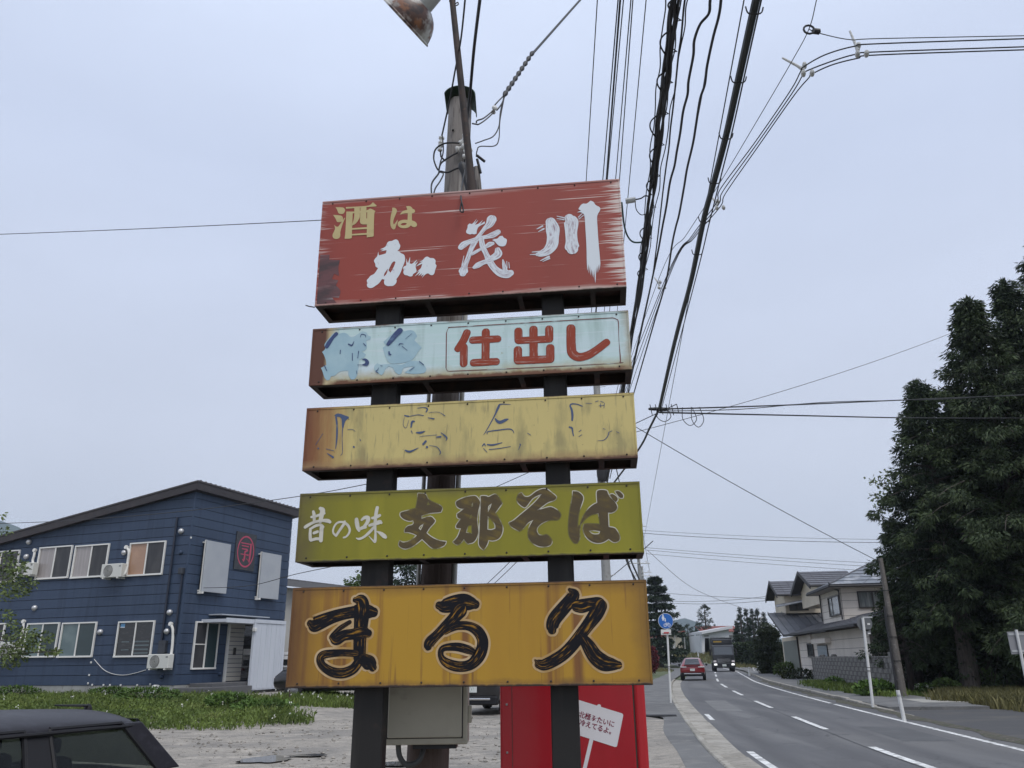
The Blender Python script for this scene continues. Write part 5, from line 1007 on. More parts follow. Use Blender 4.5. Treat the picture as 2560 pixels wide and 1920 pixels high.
# open end of the porch: side wall with white boarding and the dark door
u0, z1 = fq(1700, 1105, 0.05); u1, _ = fq(1780, 1105, 0.05); _, z0 = fq(1660, 1522, 0.05)
m_bw = mat('white_boarding', (0.52, 0.50, 0.46), 0.6, rnd=0.06)
nrow = 13
for k in range(nrow):
    s = MB(); za = z0 + (z1 - z0) * k / nrow; FRr.box(s, u0 - 0.2, u1 + 0.05, 0.001, 0.05, za + 0.012, za + (z1 - z0) / nrow - 0.012); s.build('entry_board', m_bw, blue, world=True)
s = MB(); FRr.box(s, u0 - 0.32, u0 - 0.205, 0.001, 0.09, z0 - 0.02, z1); s.build('entry_frame', m_alu, blue, world=True)
s = MB(); FRr.box(s, u1 + 0.06, u_b, 0.001, 0.04, z0, z1 + 0.1); dr_ = s.build('entry_door', m_wblk, blue, world=True)
s = MB(); FRr.box(s, u1 + 0.10, u1 + 1.2, 0.041, 0.05, z0 + (z1 - z0) * 0.46, z0 + (z1 - z0) * 0.56); s.build('push_plate', m_bw, dr_, world=True)
s = MB(); FRr.box(s, u0 + 0.15, u0 + 0.30, 0.051, 0.09, z0 + (z1 - z0) * 0.45, z0 + (z1 - z0) * 0.58); s.build('door_bell', m_gap, blue, world=True)
m_step = mat('dark_step_concrete', (0.10, 0.10, 0.105), 0.85, var=[(3, (0.13, 0.13, 0.13), 0.5, 0.7)])
for k, (xa, ya, xb, yb, nn) in enumerate(((1548, 1538, 1802, 1560, 1.2), (1482, 1572, 1802, 1612, 1.55))):
    ua, za = fq(xa, ya, nn); ub, _ = fq(xb, ya, nn); _, zb_ = fq(xb, yb, nn)
    s = MB(); FRr.box(s, ua, ub + 0.3, 0.03, nn, zb_ - 0.3, za); s.build('step', m_step, blue, world=True, bevel=0.01)
s = MB(); u, z = fq(1848, 1148, PN - 0.02); FRr.box(s, u - 0.1, u + 0.05, PN - 0.05, PN + 0.12, z - 0.08, z + 0.08); s.build('porch_lamp', m_wtrim, blue, world=True, bevel=0.02)
# pale apron slab in front of the entrance
o = MB(); qa = [at_z(0 + x * 0.35262, 1650 + y * 0.35262, 0.37) for x, y in ((1420, 258), (1560, 236), (1830, 228), (1700, 250))]
o.quad(*[(q.x, q.y, zf(q.x, q.y) + 0.06) for q in qa]); o = o.build('entrance_apron', mat('apron_concrete', (0.52, 0.49, 0.42), 0.9, var=[(2, (0.42, 0.40, 0.35), 0.5, 0.7)]), recalc=False); tag(o, 'pale concrete apron in front of the blue building', kind='structure')

# ------------------------------------------------------------------ pale neighbour behind, grey roof
Kn = lambda x, y: (690 + x * 0.43852, 1420 + y * 0.43852)
nb = thing('pale_shed_building', 'pale grey walled building with grey metal roof behind the blue one', 'building', (-9, 47, 0.3))
pA = at_y(*Kn(72, 60), 44); pB = at_y(*Kn(480, 95), 50)
m_pw = mat('pale_wall_render', (0.42, 0.41, 0.38), 0.85, var=[(0.6, (0.36, 0.35, 0.33), 0.45, 0.65)])
m_gr = mat('grey_roof_metal', (0.17, 0.17, 0.175), 0.5, 0.2)
frn = Frame((pA.x - 0.5, pA.y, 0), (pB.x - pA.x, pB.y - pA.y)); Ln = (pB - pA).xy.length
_, ze = frn.px(*Kn(76, 62)); ze = pA.z
s = MB(); frn.box(s, -3.0, Ln, -9, -0.5, -0.3, ze - 0.35); s.build('wall', m_pw, nb, world=True)
s = MB(); s.hexa([frn.P(-3, 0, ze - 0.30), frn.P(Ln + 0.4, 0, ze - 0.30), frn.P(Ln + 0.4, -9.5, ze + 1.0), frn.P(-3, -9.5, ze + 1.0), frn.P(-3, 0, ze), frn.P(Ln + 0.4, 0, ze), frn.P(Ln + 0.4, -9.5, ze + 1.3), frn.P(-3, -9.5, ze + 1.3)])
s = s.build('roof', m_gr, nb, world=True)
for k in range(16):
    b_ = MB(); uu = -2.9 + k * (Ln + 3) / 15; b_.hexa([frn.P(uu, 0.02, ze + 0.003), frn.P(uu + 0.06, 0.02, ze + 0.003), frn.P(uu + 0.06, -9.5, ze + 1.303), frn.P(uu, -9.5, ze + 1.303), frn.P(uu, 0.02, ze + 0.06), frn.P(uu + 0.06, 0.02, ze + 0.06), frn.P(uu + 0.06, -9.5, ze + 1.36), frn.P(uu, -9.5, ze + 1.36)]); b_.build('roof_seam', m_gr, s, world=True)
b_ = MB(); frn.box(b_, -3, Ln + 0.3, 0.02, 0.14, ze - 0.34, ze - 0.20); b_.build('gutter', m_gr, nb, world=True)
# ------------------------------------------------------------------ cream house across the road
def K3(x, y): return (1880 + x * 0.30741, 1380 + y * 0.30741)
HF = Frame((20.5, 57.5, 0), (-0.155, -0.988)); HF.n = Vector((-0.988, 0.155, 0))      # road side; u comes towards us
house = thing('cream_house', 'cream walled two storey house with dark grey roofs beside the road', 'house', (20.5, 57.5, 0))
m_cream_w = mat('cream_siding', (0.72, 0.66, 0.59), 0.8, rnd=0.03, var=[(0.8, (0.65, 0.595, 0.53), 0.45, 0.65, (1, 1, 0.5)), (14, (0.75, 0.69, 0.62), 0.5, 0.7, (0.3, 0.3, 4), 0.5)], bump=[(30, 0.15, (0.3, 0.3, 3), 0.004)])
m_tan_w = mat('tan_render', (0.66, 0.58, 0.46), 0.85, var=[(0.8, (0.60, 0.53, 0.42), 0.45, 0.65)])
m_joint = mat('siding_joint', (0.20, 0.18, 0.16), 0.9)
m_slate = mat('grey_slate_roof', (0.085, 0.085, 0.095), 0.6, rnd=0.10, var=[(1.2, (0.11, 0.11, 0.12), 0.5, 0.7)])
m_slate2 = mat('worn_blue_roof', (0.17, 0.185, 0.21), 0.5, rnd=0.08, var=[(1.1, (0.30, 0.31, 0.33), 0.52, 0.62, (1, 1, 0.5)), (3, (0.12, 0.13, 0.15), 0.5, 0.7)])
m_tin = mat('grey_tin_roof', (0.13, 0.135, 0.15), 0.45, 0.3, var=[(0.7, (0.17, 0.175, 0.19), 0.45, 0.65)])
m_fasc = mat('dark_fascia', (0.028, 0.027, 0.03), 0.6)
m_brz = mat('bronze_frame', (0.05, 0.045, 0.042), 0.45)
m_hgl = mat('house_glass', (0.15, 0.165, 0.165), 0.06, spec=0.8, var=[(1.4, (0.26, 0.27, 0.26), 0.45, 0.6, (4, 4, 0.4))])
m_hgd = mat('house_dark_glass', (0.06, 0.065, 0.075), 0.08, spec=0.7)
def hbox(u0, u1, n0, n1, z0, z1, m, name, parent=None, bevel=0.0):
    s = MB(); HF.box(s, u0, u1, n0, n1, z0, z1); return s.build(name, m, parent or house, world=True, bevel=bevel)
HF2 = lambda u: Frame(HF.P(u, 0, 0), (0.988, -0.155))         # planes that face us
def siding(fr, u0, u1, z0, z1, n, m, parent, nu, nz, g=0.012):
    for i in range(nu):
        for j in range(nz):
            s = MB(); fr.box(s, u0 + (u1 - u0) * i / nu + g, u0 + (u1 - u0) * (i + 1) / nu - g, n - 0.02, n, z0 + (z1 - z0) * j / nz + g, z0 + (z1 - z0) * (j + 1) / nz - g)
            s.build('siding_panel', m, parent, world=True)
def slope(a, b, c, d, m, parent, rows, cols, name='roof', tile='roof_tile', th=0.03, base_m=None, wave=False):
    """roof plane a-b (eave) d-c (ridge) covered with separate courses"""
    a, b, c, d = (Vector(q) for q in (a, b, c, d)); n = (b - a).cross(d - a).normalized()
    if n.z < 0: n = -n
    s = MB(); s.hexa([a - n * 0.12, b - n * 0.12, c - n * 0.12, d - n * 0.12, a, b, c, d]); ro = s.build(name, base_m or m_fasc, parent, world=True)
    for j in range(rows):
        t0, t1 = j / rows, (j + 1) / rows
        for i in range(cols):
            s0, s1 = i / cols, (i + 1) / cols
            P = lambda s_, t: (a.lerp(b, s_)).lerp(d.lerp(c, s_), t)
            e = 0.002
            q = [P(s0 + e, t0), P(s1 - e, t0), P(s1 - e, t1), P(s0 + e, t1)]
            lift0, lift1 = n * (th + 0.012), n * 0.006
            s = MB(); s.hexa([q[0] + n * 0.002, q[1] + n * 0.002, q[2] + n * 0.002, q[3] + n * 0.002, q[0] + lift0, q[1] + lift0, q[2] + lift1, q[3] + lift1]); s.build(tile, m, ro, world=True)
    return ro
# --- lower storey along the road
hbox(-12.9, -5.0, -7, -0.02, -0.2, 3.05, m_tan_w, 'garage_wall'); hbox(-4.99, 15.0, -9, -0.022, -0.2, 3.05, m_joint, 'wall')
siding(HF, -4.98, 15.0, 0.45, 3.02, 0.0, m_cream_w, house, 10, 5)
hbox(-4.98, 15.0, -0.02, 0.03, -0.2, 0.43, m_found, 'footing')
gsh = hbox(-12.0, -5.6, -0.0, 0.03, 0.0, 2.75, mat('green_grey_shutter', (0.20, 0.215, 0.19), 0.55, 0.1), 'garage_shutter')
for k in range(16): hbox(-12.0 + 0.4 * k, -12.0 + 0.4 * k + 0.34, 0.031, 0.055, 0.05, 2.7, mat('green_grey_shutter', (0.2, 0.2, 0.2)), 'shutter_slat', gsh)
hbox(-5.45, -5.3, 0.0, 0.10, 0, 3.0, m_brz, 'downpipe')
# lower pent roof over the road wall
slope(HF.P(-6.6, 0.75, 3.12), HF.P(15.8, 0.75, 3.12), HF.P(15.8, -2.2, 4.05), HF.P(-6.6, -2.2, 4.05), m_slate, house, 7, 14)
hbox(-6.6, 15.8, 0.76, 0.86, 3.02, 3.16, m_fasc, 'gutter')
slope(HF2(15.8).P(-0.75, 0.0, 3.12), HF2(15.8).P(8, 0.0, 3.12), HF2(15.8).P(8, -3, 4.05), HF2(15.8).P(-0.75 + 2.95, -3, 4.05), m_slate, house, 7, 8)
# tin roof of the garage wing, sloping towards us
tinr = MB()
slope(HF.P(-6.2, 0.9, 3.15), HF2(-6.2).P(7, 0, 3.15), HF2(-12.9).P(7, 0, 5.1), HF.P(-12.9, 0.9, 5.1), m_tin, house, 1, 14, name='tin_roof', tile='tin_sheet', th=0.02)
for k in range(15):
    f2a, f2b = HF2(-6.2), HF2(-12.9); u = -0.9 + k * 0.56
    s = MB(); s.hexa([f2a.P(u, 0.01, 3.19), f2a.P(u + 0.05, 0.01, 3.19), f2b.P(u + 0.05, 0.01, 5.14), f2b.P(u, 0.01, 5.14), f2a.P(u, 0.01, 3.25), f2a.P(u + 0.05, 0.01, 3.25), f2b.P(u + 0.05, 0.01, 5.2), f2b.P(u, 0.01, 5.2)]); s.build('roof_batten', m_tin, house, world=True)
hbox(-12.95, -6.0, 0.91, 1.0, 3.0, 3.15, m_fasc, 'bargeboard') if False else None
# --- upper main block with hipped roof
hbox(-0.3, 5.75, -9.5, -1.02, 3.0, 5.85, m_joint, 'upper_wall')
siding(HF, -0.28, 5.73, 3.5, 5.8, -1.0, m_cream_w, house, 3, 5)
FU = Frame(HF.P(5.75, -1.0, 0), (0.988, -0.155))
siding(FU, 0.02, 8.4, 3.5, 5.8, 0.02, m_cream_w, house, 4, 5)
zE = 5.82; oh = 0.75
pA_ = HF.P(5.75 + oh, -1 + oh, zE); pB_ = HF.P(-0.3 - oh, -1 + oh, zE); pC_ = FU.P(8.6 + oh, oh, zE); pD_ = HF.P(-0.3 - oh, -9.5 - oh, zE)
zRg = zE + 1.75; rg0 = HF.P(2.7, -1 + oh - 3.9, zRg); rg1 = HF.P(2.7, -9.6, zRg)
slope(pB_, pA_, rg0, rg0 + Vector((0.02, 0.1, 0)), m_slate2, house, 6, 1, tile='roof_course')
slope(pA_, pC_, rg1, rg0, m_slate2, house, 7, 5)
s = MB(); s.tube([rg0, rg1], 0.09, 8); s.build('ridge_cap', m_slate, house, world=True)
s = MB(); s.tube([pA_ + Vector((0, 0, 0.05)), rg0], 0.06, 8); s.build('hip_cap', m_slate, house, world=True)
for a, b_ in ((pB_, pA_), (pA_, pC_)):
    s = MB(); s.tube([a - Vector((0, 0, 0.10)), b_ - Vector((0, 0, 0.10))], 0.075, 8); s.build('gutter', m_fasc, house, world=True)
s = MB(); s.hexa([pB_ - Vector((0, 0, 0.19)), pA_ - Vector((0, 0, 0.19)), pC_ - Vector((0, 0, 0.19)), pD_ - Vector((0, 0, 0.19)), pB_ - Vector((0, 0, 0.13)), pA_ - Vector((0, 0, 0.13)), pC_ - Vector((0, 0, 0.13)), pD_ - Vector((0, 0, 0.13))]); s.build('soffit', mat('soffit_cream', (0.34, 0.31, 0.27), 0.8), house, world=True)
def hwin(fr, quad, split, m1, m2, off=0.0):
    u0, u1, z0, z1 = fr.rect([K3(*q) for q in quad], off); fr2 = Frame(fr.O + fr.n * off, (fr.u.x, fr.u.y)); fr2.n = fr.n; fr2.u = fr.u
    return window_uz(fr2, u0, u1, z0, z1, m1, m2, house, split, None, m_brz, 0.07)
hwin(HF, [(620, 368), (710, 352), (724, 515), (640, 524)], 0.35, m_hgl, m_hgl, -0.98)
hwin(FU, [(852, 318), (1075, 316), (1085, 456), (868, 458)], 0.55, m_hgl, m_hgl, 0.03)
hwin(HF, [(453, 742), (500, 740), (506, 853), (463, 856)], 0.5, m_hgd, m_hgd, 0.02)
u0, u1, z0, z1 = HF.rect([K3(*q) for q in [(535, 757), (612, 753), (622, 852), (543, 856)]], 0.02)
hbox(u0, u1, 0.021, 0.06, z0, z1, m_brz, 'window'); 
for k in range(8): hbox(u0 + 0.06, u1 - 0.06, 0.061, 0.075, z0 + 0.05 + k * (z1 - z0 - 0.1) / 8, z0 + 0.03 + (k + 1) * (z1 - z0 - 0.1) / 8, mat('pale_blue_louvre', (0.30, 0.36, 0.40), 0.4), 'louvre')
u0, u1, z0, z1 = HF.rect([K3(*q) for q in [(488, 706), (600, 700), (604, 742), (490, 748)]], 0.3); hbox(u0, u1, 0.0, 0.38, z0, z1, m_cream_w, 'shutter_box', bevel=0.02)
u0, u1, z0, z1 = HF.rect([K3(*q) for q in [(448, 672), (475, 670), (478, 735), (450, 737)]], 0.1); hbox(u0, u1, 0.0, 0.12, z0, z1, m_cream_w, 'flue_box')
# rainwater pipes of the upper corner
q = [HF.px(*K3(x, y), -0.9) for x, y in ((603, 275), (650, 300), (700, 312), (705, 330), (722, 450), (736, 550))]
MB().tube([HF.P(u, -0.9, z) for u, z in q], 0.05, 8).build('downpipe', m_brz, house, world=True)
q = [HF.px(*K3(x, y), -0.9) for x, y in ((515, 310), (525, 340), (548, 350), (555, 400), (575, 565))]
MB().tube([HF.P(u, -0.9, z) for u, z in q], 0.05, 8).build('downpipe', m_brz, house, world=True)
# --- two gabled wings behind, ridges running across the view
def wing(u_front, xl, xr, y_ridge, y_eave, y_base, depth, wall_m, rows, name):
    fr = HF2(u_front); ul, ze_ = fr.px(*K3(xl, y_eave), 0.6); ur, _ = fr.px(*K3(xr, y_eave), 0.6)
    fr_r = HF2(u_front - depth / 2); _, zr_ = fr_r.px(*K3(xl, y_ridge))
    _, zb_ = fr.px(*K3(xl, y_base))
    s = MB(); fr.box(s, ul + 0.7, ur, -depth, 0, zb_, ze_ + 0.05); s.build(name + '_wall', wall_m, house, world=True)
    g_ = MB(); g_.prism([fr.P(ul + 0.7, 0, ze_), fr.P(ul + 0.7, -depth, ze_), fr.P(ul + 0.7, -depth / 2, zr_ - 0.15)], fr.u * 0.15); g_.build(name + '_gable', wall_m, house, world=True)
    slope(fr.P(ul, 0.6, ze_), fr.P(ur, 0.6, ze_), fr.P(ur, -depth / 2, zr_), fr.P(ul, -depth / 2, zr_), m_slate, house, rows, 5, name=name + '_roof')
    slope(fr.P(ul, -depth - 0.6, ze_), fr.P(ur, -depth - 0.6, ze_), fr.P(ur, -depth / 2, zr_), fr.P(ul, -depth / 2, zr_), m_slate, house, 1, 1, name=name + '_roof', tile='roof_course')
    s = MB(); s.tube([fr.P(ul, 0.62, ze_ - 0.06), fr.P(ur, 0.62, ze_ - 0.06)], 0.08, 8); s.build('gutter', m_fasc, house, world=True)
    for sg in (0.6, -depth - 0.6):
        s = MB(); s.hexa([fr.P(ul - 0.03, sg, ze_ - 0.28), fr.P(ul + 0.04, sg, ze_ - 0.28), fr.P(ul + 0.04, -depth / 2, zr_ - 0.22), fr.P(ul - 0.03, -depth / 2, zr_ - 0.22), fr.P(ul - 0.03, sg, ze_ + 0.04), fr.P(ul + 0.04, sg, ze_ + 0.04), fr.P(ul + 0.04, -depth / 2, zr_ + 0.06), fr.P(ul - 0.03, -depth / 2, zr_ + 0.06)]); s.build('bargeboard', m_fasc, house, world=True)
    return fr
fr3 = wing(-12.0, 200, 560, 238, 346, 500, 5.5, m_tan_w, 6, 'rear_wing')
fr2_ = wing(-3.0, 470, 900, 160, 268, 420, 7.0, m_tan_w, 7, 'middle_wing')
fq3 = Frame(fr3.O, (fr3.u.x, fr3.u.y))
u0, u1, z0, z1 = fq3.rect([K3(*q) for q in [(303, 427), (458, 424), (458, 476), (303, 478)]]); window_uz(fq3, u0, u1, z0, z1 + 0.1, m_hgd, m_hgd, house, 0.45, None, m_brz, 0.06)
ac_unit(fq3, [(452, 390), (530, 388), (530, 440), (452, 442)], None, house, K3)
# small awning at the far left
a = fq3.px(*K3(210, 455)); MB().hexa([fq3.P(a[0] - 0.2, 0.1, a[1] + 0.2), fq3.P(a[0] + 2.2, 0.1, a[1] + 0.6), fq3.P(a[0] + 2.2, 1.0, a[1] + 0.4), fq3.P(a[0] - 0.2, 1.0, a[1]), fq3.P(a[0] - 0.2, 0.1, a[1] + 0.25), fq3.P(a[0] + 2.2, 0.1, a[1] + 0.65), fq3.P(a[0] + 2.2, 1.0, a[1] + 0.45), fq3.P(a[0] - 0.2, 1.0, a[1] + 0.05)]).build('awning', m_slate2, house, world=True)

# ------------------------------------------------------------------ concrete block wall along the footway
w0 = at_z(*K3(505, 1052), 0.05); w1 = at_z(*K3(1185, 1168), 0.05)
wd = (w1 - w0); WL = wd.xy.length; wa = atan2(wd.y, wd.x)
bw = thing('block_wall', 'grimy grey concrete block wall along the footway of the cream house', 'wall', (w0.x, w0.y, 0.02), wa)
m_blk_w = mat('grimy_block', (0.23, 0.22, 0.205), 0.92, rnd=0.10, var=[(3, (0.10, 0.097, 0.09), 0.42, 0.62, (1, 1, 0.6)), (1.2, (0.23, 0.22, 0.20), 0.52, 0.72), (12, (0.06, 0.058, 0.052), 0.58, 0.72, (1, 1, 0.5))], bump=[(40, 0.4, None, 0.01)])
m_mort = mat('block_mortar', (0.09, 0.085, 0.078), 0.95)
MB().box(0, WL - 0.3, 0.02, 0.13, -0.1, 1.46).build('mortar_core', m_mort, bw)
bl = 0.95; bh = 0.213; proto_me = None
nb_ = int((WL - 0.35) / bl)
for r in range(7):
    for k in range(nb_):
        x = k * bl + (bl / 2 if r % 2 else 0)
        if x + bl > WL - 0.3: continue
        if proto_me is None:
            o = MB().box(0.004, bl - 0.004, 0.0, 0.15, 0.014, bh - 0.014).build('block', m_blk_w, bw, bevel=0.005); proto_me = o.data
        else:
            o = bpy.data.objects.new('block', proto_me); COL.objects.link(o); o.parent = bw
        o.location = (x, (hash1(r * 31) - 0.5) * 0.006, r * bh)
MB().box(-0.01, WL - 0.3, -0.015, 0.165, 1.492, 1.55).build('coping', m_blk_w, bw, bevel=0.01)
for r in range(8):
    MB().box(WL - 0.30, WL + 0.10, -0.06, 0.22, r * 0.215 + 0.005, (r + 1) * 0.215 - 0.005).build('pier_block', m_blk_w, bw, bevel=0.008)
MB().box(WL - 0.28, WL + 0.08, -0.05, 0.21, 0.0, 1.70).build('pier_core', m_mort, bw)
for x in (3.9, 7.5):
    MB().lathe((x, 0.07, 1.55), (0, 0, 1), [(0.16, 0), (0.17, 0.05), (0.12, 0.11), (0.001, 0.12)], 12).build('coping_lamp_base', m_blk_w, bw, smooth=True)
# block fragments of the second house glimpsed between the trunks
h2 = thing('house_behind_trees', 'low house with a blue awning half hidden behind the dark cedars', 'house', (27, 44, 0.1))
fr = Frame((24.5, 46, 0), (0.99, -0.14))
s = MB(); fr.box(s, 0, 14, -6, 0, 0, 3.1); s.build('wall', m_tan_w, h2, world=True)
for j in range(5):
    for i in range(6):
        a = fr.P(-0.8 + i * 2.6, 0.9 - j * 0.9, 3.0 + j * 0.42); s = MB(); u_ = fr.u * 2.55; v_ = -fr.n * 0.92 + Vector((0, 0, 0.42)); s.hexa([a, a + u_, a + u_ + v_, a + v_, a + Vector((0, 0, 0.06)), a + u_ + Vector((0, 0, 0.06)), a + u_ + v_ + Vector((0, 0, 0.03)), a + v_ + Vector((0, 0, 0.03))]); s.build('roof_tile', m_slate, h2, world=True)
s = MB(); fr.box(s, 1.8, 6.2, 0.05, 1.5, 2.35, 2.42); s.build('awning', mat('pale_blue_sheet', (0.36, 0.42, 0.48), 0.3), h2, world=True)
window_uz(fr, 2.2, 4.4, 0.5, 2.2, m_hgd, m_hgd, h2, 0.5, None, m_brz)
window_uz(fr, 7.2, 9.4, 0.9, 2.2, m_hgd, m_hgl, h2, 0.5, None, m_brz)
# ------------------------------------------------------------------ buildings, signs and posts farther up the road
def K8(x, y): return (1600 + x * 0.34353, 1350 + y * 0.34353)
def K7b(x, y): return (1600 + x * 0.19293, 1400 + y * 0.19293)
def front(Y, xl, xr, ybase, yaw=0.0):
    a = at_y(*K7b(xl, ybase), Y); b = at_y(*K7b(xr, ybase), Y); return a, b
# white open-fronted garage with mono-pitch roof, red roofs behind
GY = 150.0
gz = zf(0, GY)
fg = Frame((at_y(*K7b(790, 1220), GY).x, GY, 0), (1, 0.02))
gar = thing('white_garage', 'white open fronted garage with slanting roof behind the truck', 'garage', (fg.O.x + 8, GY, gz))
m_wht = mat('white_render', (0.60, 0.61, 0.63), 0.8, var=[(0.3, (0.54, 0.55, 0.57), 0.45, 0.65)])
m_redr = mat('red_tin_roof', (0.22, 0.055, 0.035), 0.6, rnd=0.05, var=[(0.8, (0.17, 0.045, 0.035), 0.45, 0.65)])
def gq(x, y): return fg.px(*K7b(x, y))
pl = [gq(805, 1235), gq(795, 965), gq(1150, 895), gq(1168, 1235)]
holes = [gq(840, 1240), gq(840, 1012), gq(1105, 1012), gq(1110, 1240)]
outer = [(pl[0][0], gz - 0.3), (pl[1][0], pl[1][1]), (pl[2][0], pl[2][1]), (pl[3][0], gz - 0.3), (holes[3][0], gz - 0.3), (holes[2][0], holes[2][1]), (holes[1][0], holes[1][1]), (holes[0][0], gz - 0.3)]
MB().prism([fg.P(u, 0, z) for u, z in outer], -fg.n * 0.4).build('front_wall', m_wht, gar, world=True)
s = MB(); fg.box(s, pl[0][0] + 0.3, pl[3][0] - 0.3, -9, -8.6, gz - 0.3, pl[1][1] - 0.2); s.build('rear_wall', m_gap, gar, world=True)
for uu in (pl[0][0], pl[3][0] - 0.3): s = MB(); fg.box(s, uu, uu + 0.3, -9, -0.41, gz - 0.3, pl[1][1] - 0.1); s.build('side_wall', m_wht, gar, world=True)
a_, b_ = gq(788, 962), gq(1185, 888)
s = MB(); s.hexa([fg.P(a_[0], 0.8, a_[1]), fg.P(b_[0], 0.8, b_[1]), fg.P(b_[0], -9.5, b_[1]), fg.P(a_[0], -9.5, a_[1]), fg.P(a_[0], 0.8, a_[1] + 0.45), fg.P(b_[0], 0.8, b_[1] + 0.45), fg.P(b_[0], -9.5, b_[1] + 0.45), fg.P(a_[0], -9.5, a_[1] + 0.45)]); s.build('roof', m_wht, gar, world=True)
# low lettering strip and yellow notice over the opening
u0, z0 = gq(915, 1003); u1, z1 = gq(1098, 993); s = MB(); fg.box(s, u0, u1, 0.001, 0.05, z0, z1); s.build('lettering_strip', mat('grey_lettering', (0.25, 0.25, 0.24), 0.6, var=[(3, (0.6, 0.6, 0.6), 0.48, 0.55, (4, 1, 0.2))]), gar, world=True)
u0, z0 = gq(830, 990); u1, z1 = gq(890, 978); s = MB(); fg.box(s, u0, u1, 0.001, 0.05, z0, z1); s.build('wall_plate', m_gap, gar, world=True)
# side annex with window
u0, z1 = gq(1165, 990); u1, z0 = gq(1255, 1100); s = MB(); fg.box(s, u0, u1, -6, -1.0, gz - 0.3, z1); s.build('annex_wall', m_wht, gar, world=True)
u0_, z1_ = gq(1170, 1040); u1_, z0_ = gq(1232, 1085); s = MB(); fg.box(s, u0_, u1_, -0.98, -0.9, z0_, z1_); s.build('window', m_hgd, gar, world=True)
s = MB(); fg.box(s, u0 - 0.2, u1 + 1.2, -6, -0.3, z1 + 0.01, z1 + 0.25); s.build('annex_roof', m_gr, gar, world=True)
# red-roofed long building behind
RY = 175.0; fr_ = Frame((at_y(*K7b(785, 900), RY).x, RY, 0), (1, 0.0))
rb_ = thing('red_roof_building', 'long building with a rust red roof beyond the white garage', 'building', (fr_.O.x + 12, RY, zf(0, RY)))
def rq(x, y): return fr_.px(*K7b(x, y))
ul, zt_ = rq(785, 893); ur, _ = rq(1300, 885); _, zb_ = rq(785, 935)
s = MB(); fr_.box(s, ul + 0.5, ur - 0.5, -9, -0.6, zf(0, RY) - 0.3, zb_ + 0.2); s.build('wall', m_wht, rb_, world=True)
nn_ = 14
for k in range(nn_):
    ua, ub = ul + (ur - ul) * k / nn_, ul + (ur - ul) * (k + 1) / nn_ - 0.08
    s = MB(); s.hexa([fr_.P(ua, 0, zb_), fr_.P(ub, 0, zb_), fr_.P(ub, -5, zt_ + 0.6), fr_.P(ua, -5, zt_ + 0.6), fr_.P(ua, 0, zb_ + 0.12), fr_.P(ub, 0, zb_ + 0.12), fr_.P(ub, -5, zt_ + 0.72), fr_.P(ua, -5, zt_ + 0.72)]); s.build('roof_sheet', m_redr, rb_, world=True)
# beige box building on the left of the road
BYY = 158.0; fb_ = Frame((at_y(*K7b(215, 1200), BYY).x, BYY, 0), (1, 0.05))
bg_ = thing('beige_building', 'beige flat fronted building with slanting roof left of the road', 'building', (fb_.O.x + 10, BYY, zf(0, BYY)))
def bq(x, y): return fb_.px(*K7b(x, y))
zg = zf(0, BYY) - 0.3
m_bge = mat('beige_metal_wall', (0.44, 0.40, 0.31), 0.7, var=[(0.4, (0.40, 0.365, 0.285), 0.45, 0.65)])
A_, B_, C_ = bq(275, 1000), bq(530, 950), bq(555, 1200)
MB().prism([fb_.P(A_[0], 0, zg), fb_.P(A_[0], 0, A_[1]), fb_.P(B_[0], 0, B_[1]), fb_.P(C_[0], 0, zg)], -fb_.n * 7).build('wall', m_bge, bg_, world=True)
w_ = (B_[0] - A_[0]) / 12
for k in range(12):
    f0, f1 = k / 12, (k + 1) / 12
    MB().prism([fb_.P(A_[0] + (B_[0] - A_[0]) * f0 + 0.03, 0.001, zg), fb_.P(A_[0] + (B_[0] - A_[0]) * f0 + 0.03, 0.001, A_[1] + (B_[1] - A_[1]) * f0 - 0.05), fb_.P(A_[0] + (B_[0] - A_[0]) * f1 - 0.03, 0.001, A_[1] + (B_[1] - A_[1]) * f1 - 0.05), fb_.P(A_[0] + (B_[0] - A_[0]) * f1 - 0.03, 0.001, zg)], fb_.n * 0.05).build('wall_sheet', m_bge, bg_, world=True)
s = MB(); a_, b2 = bq(205, 1005), bq(575, 938)
s.hexa([fb_.P(a_[0], 0.6, a_[1]), fb_.P(b2[0], 0.6, b2[1]), fb_.P(b2[0], -7.5, b2[1]), fb_.P(a_[0], -7.5, a_[1]), fb_.P(a_[0], 0.6, a_[1] + 0.3), fb_.P(b2[0], 0.6, b2[1] + 0.3), fb_.P(b2[0], -7.5, b2[1] + 0.3), fb_.P(a_[0], -7.5, a_[1] + 0.3)]); s.build('roof', m_redr, bg_, world=True)
u0, z1 = bq(210, 1040); u1, z0 = bq(280, 1200); s = MB(); fb_.box(s, u0, u1, -6, -0.8, zg, z1); s.build('annex', m_bge, bg_, world=True)
u0, z1 = bq(545, 1075); u1, z0 = bq(600, 1205); s = MB(); fb_.box(s, u0, u1, -5, -0.5, zg, z1); s.build('dark_porch', m_brz, bg_, world=True)
for (xa, ya, xb, yb) in ((385, 1037, 436, 1047), (388, 1145, 445, 1172)):
    u0, z1 = bq(xa, ya); u1, z0 = bq(xb, yb); s = MB(); fb_.box(s, u0, u1, 0.055, 0.09, z0, z1); s.build('window', m_hgd, bg_, world=True)
u0, z1 = bq(388, 1098); u1, z0 = bq(447, 1140); s = MB(); fb_.box(s, u0, u1, 0.055, 0.12, z0, z1); s.build('white_notice', m_wht, bg_, world=True)

